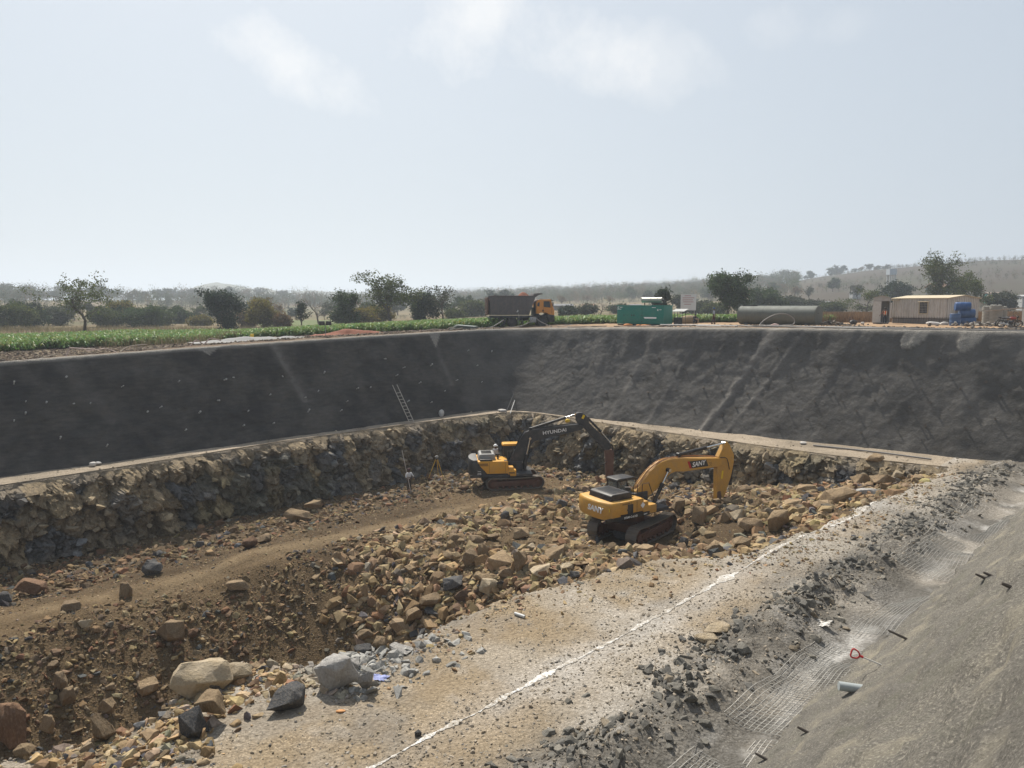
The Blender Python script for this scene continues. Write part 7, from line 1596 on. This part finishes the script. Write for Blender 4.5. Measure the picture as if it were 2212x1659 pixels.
# ---- maize field
def crop(name, n, pxr, label, hgt=.85):
    r = np.random.default_rng(55); px = r.uniform(*pxr, n); t = r.uniform(0, 1, n); Y = near_field(px) + (far_field(px) - near_field(px)) * t
    x = (px - 1106) / 1560 * Y; rows_ = np.round(Y / .55) * .55 + r.normal(0, .07, n); Y = rows_; z = land(x, Y); edge = sstep(-.45, .0, fbm(x / 4, Y / 4, 0, 77, 3) + .5 * sstep(0, 1.5, Y - near_field(px)) - .1)
    keep = r.uniform(0, 1, n) < edge; x, Y, z = x[keep], Y[keep], z[keep]; n = len(x); H = hgt * r.uniform(.6, 1.2, n) * (1 + .15 * fbm(x / 5, Y / 5, 0, 78, 2))
    Vs, Cs = [], []
    for k in range(6):
        a = r.uniform(0, 6.28, n); d = np.stack([np.cos(a), np.sin(a), 0 * a], -1); sd_ = np.stack([-np.sin(a), np.cos(a), 0 * a], -1); h0 = H * (.15 + .12 * k); ln = H * r.uniform(.45, .75, n); wd = .045 * r.uniform(.8, 1.4, n)
        p0 = np.stack([x, Y, z + h0], -1); p1 = p0 + d * (ln * .5)[:, None] + np.array([0, 0, 1]) * (H * .26)[:, None]; p2 = p0 + d * ln[:, None] + np.array([0, 0, 1]) * (H * r.uniform(-.05, .2, n))[:, None]
        Vs.append(np.stack([p0 - sd_ * wd[:, None] * .6, p0 + sd_ * wd[:, None] * .6, p1 + sd_ * wd[:, None], p1 - sd_ * wd[:, None]], 1).reshape(-1, 3)); Vs.append(np.stack([p1 - sd_ * wd[:, None], p1 + sd_ * wd[:, None], p2 + sd_ * wd[:, None] * .2, p2 - sd_ * wd[:, None] * .2], 1).reshape(-1, 3))
        c = np.array((.14, .22, .045)) * r.uniform(.7, 1.35, (n, 1)) * np.array([1 + .25 * r.normal(size=n), np.ones(n), np.ones(n)]).T; c = np.repeat(np.clip(c, .01, .6), 4, 0); Cs += [c, c]
    V = np.concatenate(Vs); o = link(name, np_mesh(name, V, np.arange(len(V)).reshape(-1, 4), np.concatenate(Cs)), M_crop); tag(o, label, 'crop', kind='stuff')
M_crop = leaf_mat('maize_leaves', .45); [n for n in M_crop.node_tree.nodes if n.type == 'MIX_SHADER'][-1].inputs[0].default_value = .035
crop('maize_field', 44000, (-350, 1080), 'green maize field behind the left rim'); crop('maize_field', 14000, (1080, 1800), 'green maize field behind truck, generator and tank')
def grass(name, spots, label, colr, h):
    r = np.random.default_rng(66); Vs, Cs = [], []
    for px0, px1, Y0, Y1, n in spots:
        px = r.uniform(px0, px1, n); Y = r.uniform(Y0, Y1, n); x = (px - 1106) / 1560 * Y; keep = r.uniform(0, 1, n) < sstep(-.4, .3, fbm(x / 1.5, Y / 1.5, 0, 67, 3)); x, Y = x[keep], Y[keep]; n2 = len(x); z = land(x, Y)
        a = r.uniform(0, 6.28, n2); ln = h * r.uniform(.5, 1.3, n2); l2 = r.normal(0, .25, (n2, 2)); wd = .018
        p0 = np.stack([x, Y, z], -1); p1 = p0 + np.stack([l2[:, 0] * ln, l2[:, 1] * ln, ln], -1); s = np.stack([np.cos(a), np.sin(a), 0 * a], -1) * wd
        Vs.append(np.stack([p0 - s, p0 + s, p1 + s * .6, p1 - s * .6], 1).reshape(-1, 3)); Cs.append(np.repeat(np.array(colr) * r.uniform(.6, 1.35, (n2, 1)), 4, 0))
    V = np.concatenate(Vs); o = link(name, np_mesh(name, V, np.arange(len(V)).reshape(-1, 4), np.concatenate(Cs)), M_leaf); tag(o, label, 'grass', kind='stuff')
grass('dry_grass', [(1770, 1890, 88, 112, 14000), (2095, 2300, 82, 130, 26000), (1880, 1935, 90, 110, 5000)], 'tall dry brown grass round cabin and site office', (.20, .125, .075), 1.05)
grass('dry_grass', [(-100, 1100, 108, 128, 22000), (470, 520, 76, 79, 2500), (130, 480, 66, 74, 1500), (1200, 1760, 103, 125, 9000)], 'dry straw-coloured grass beyond and along the field', (.19, .155, .085), .75)
# ---- far buildings
HB = plain('far_plaster', (.40, .40, .39), .8, .15, .5); HT = plain('turquoise_plaster', (.10, .42, .36), .7, .12, .6); HR = plain('far_roof', (.30, .23, .19), .8, .25, .5); HD = plain('dark_opening', (.03, .03, .035), .8); HG = plain('far_grey', (.16, .16, .165), .85, .2, .5); HRT = plain('rust_roof', (.33, .20, .13), .8, .3, .6)
def house(px, Y, wpx, hpx, mat, roof, label, rz=0.0, pitch=.25, wins=2, zoff=0.0):
    x = (px - 1106) / 1560 * Y; z = land1(x, Y); s = Y / 1560; W_, H_ = wpx * s, hpx * s; D_ = W_ * .8
    r_ = empty('house', (x, Y, z - .1 + zoff), rz, label, 'house'); m = MB(); m.box((0, 0, H_ / 2), (W_, D_, H_)); w_ = m.build('wall', mat, r_, smooth=False)
    m = MB(); m.prism([(-D_ / 2 - .3, H_ - .05), (0, H_ + D_ * pitch), (D_ / 2 + .3, H_ - .05), (D_ / 2 + .3, H_ + .12), (0, H_ + D_ * pitch + .17), (-D_ / 2 - .3, H_ + .12)], -W_ / 2 - .3, W_ / 2 + .3, Matrix(((0, 1, 0, 0), (1, 0, 0, 0), (0, 0, 1, 0), (0, 0, 0, 1)))); m.build('roof', roof, r_, smooth=False)
    for k in range(wins):
        m = MB(); m.box((-W_ / 2 + W_ * (k + .6) / (wins + .2), -D_ / 2, H_ * .55), (W_ * .16, .12, H_ * .35)); m.build('window', HD, r_, smooth=False)
    return r_
house(2138, 235, 26, 20, HT, HR, 'turquoise house with a tiled roof below the right hill', R(-8), .12)
house(2047 - 30, 235, 34, 14, HG, HRT, 'low house with a long rusty roof behind the site office', R(10), .3, 1, 3.5)
house(1768, 230, 34, 12, HG, HG, 'long low grey house above the right end of the tank', R(5), .1, 3); house(1722, 240, 30, 14, HB, HG, 'whitish flat house left of the long low grey one', R(-5), .06, 2); house(1842, 300, 18, 14, HB, HB, 'small white house half-way up the right hill', R(0), .1, 1); house(2212, 190, 30, 30, HB, HB, 'white house at the right edge', R(-10), .1, 1)
house(1370, 240, 22, 12, HB, HG, 'small white house behind the generator, left of its silencer', R(0), .08, 2); house(1215, 260, 40, 10, HG, HG, 'long grey shed behind the truck cab', R(3), .1, 2); house(1270, 255, 26, 10, HG, HRT, 'low shed behind the dark bushy shrub', R(-5), .15, 1); house(1690, 250, 22, 10, HB, HG, 'pale hut above the middle of the tank', R(6), .1, 1)
v_px, Yw = 1917, 330; x = (v_px - 1106) / 1560 * Yw; z = land1(x, Yw); wt = empty('water_tower', (x, Yw, z), 0, 'pale water tower on tall legs above the cabin', 'water tower'); s = Yw / 1560; top = CAM_H + (658 - 582) * s - z; m = MB()
m.box((0, 0, top - 6.2 * s * 1.0 - .1), (15 * s, 15 * s, 12 * s)); m.build('tank', plain('tower_white', (.46, .50, .53), .7, .15, .3), wt, smooth=False); m = MB()
for k in range(4): m.cyl((-6 * s + 4 * s * k, 0, top - .3 * s), (-6 * s + 4 * s * k, 0, top + 3 * s), .8 * s, 8)
m.build('roof_tanks', HB, wt)
for sx in (-5.4, 5.4):
    for sy in (-5.4, 5.4): m = MB(); m.box((sx * s, sy * s, (top - 12 * s) / 2), (2.2 * s, 2.2 * s, top - 12 * s)); m.build('leg', HB, wt, smooth=False)
m = MB(); m.box((0, -5.4 * s, top - 24 * s), (12 * s, 1.0 * s, 1.4 * s)); m.box((0, 5.4 * s, top - 24 * s), (12 * s, 1.0 * s, 1.4 * s)); m.build('brace', HB, wt, smooth=False)
# ================================================================ HAZE (closed box of even pale air; sky outside)
g = NG('haze'); g.n.remove(g.bsdf)
pv_ = g.node('ShaderNodeVolumePrincipled'); pv_.inputs['Density'].default_value = 0.00056; pv_.inputs['Color'].default_value = (0.70, 0.77, 0.86, 1)
pv_.inputs['Anisotropy'].default_value = 0.35
g.l.new(pv_.outputs[0], [n for n in g.n if n.type == 'OUTPUT_MATERIAL'][0].inputs['Volume'])
hb = MB().box((0, 1700, 60), (7600, 8200, 200)).build('haze', g.m, smooth=False)
tag(hb, kind='stuff')
hb.visible_shadow = True
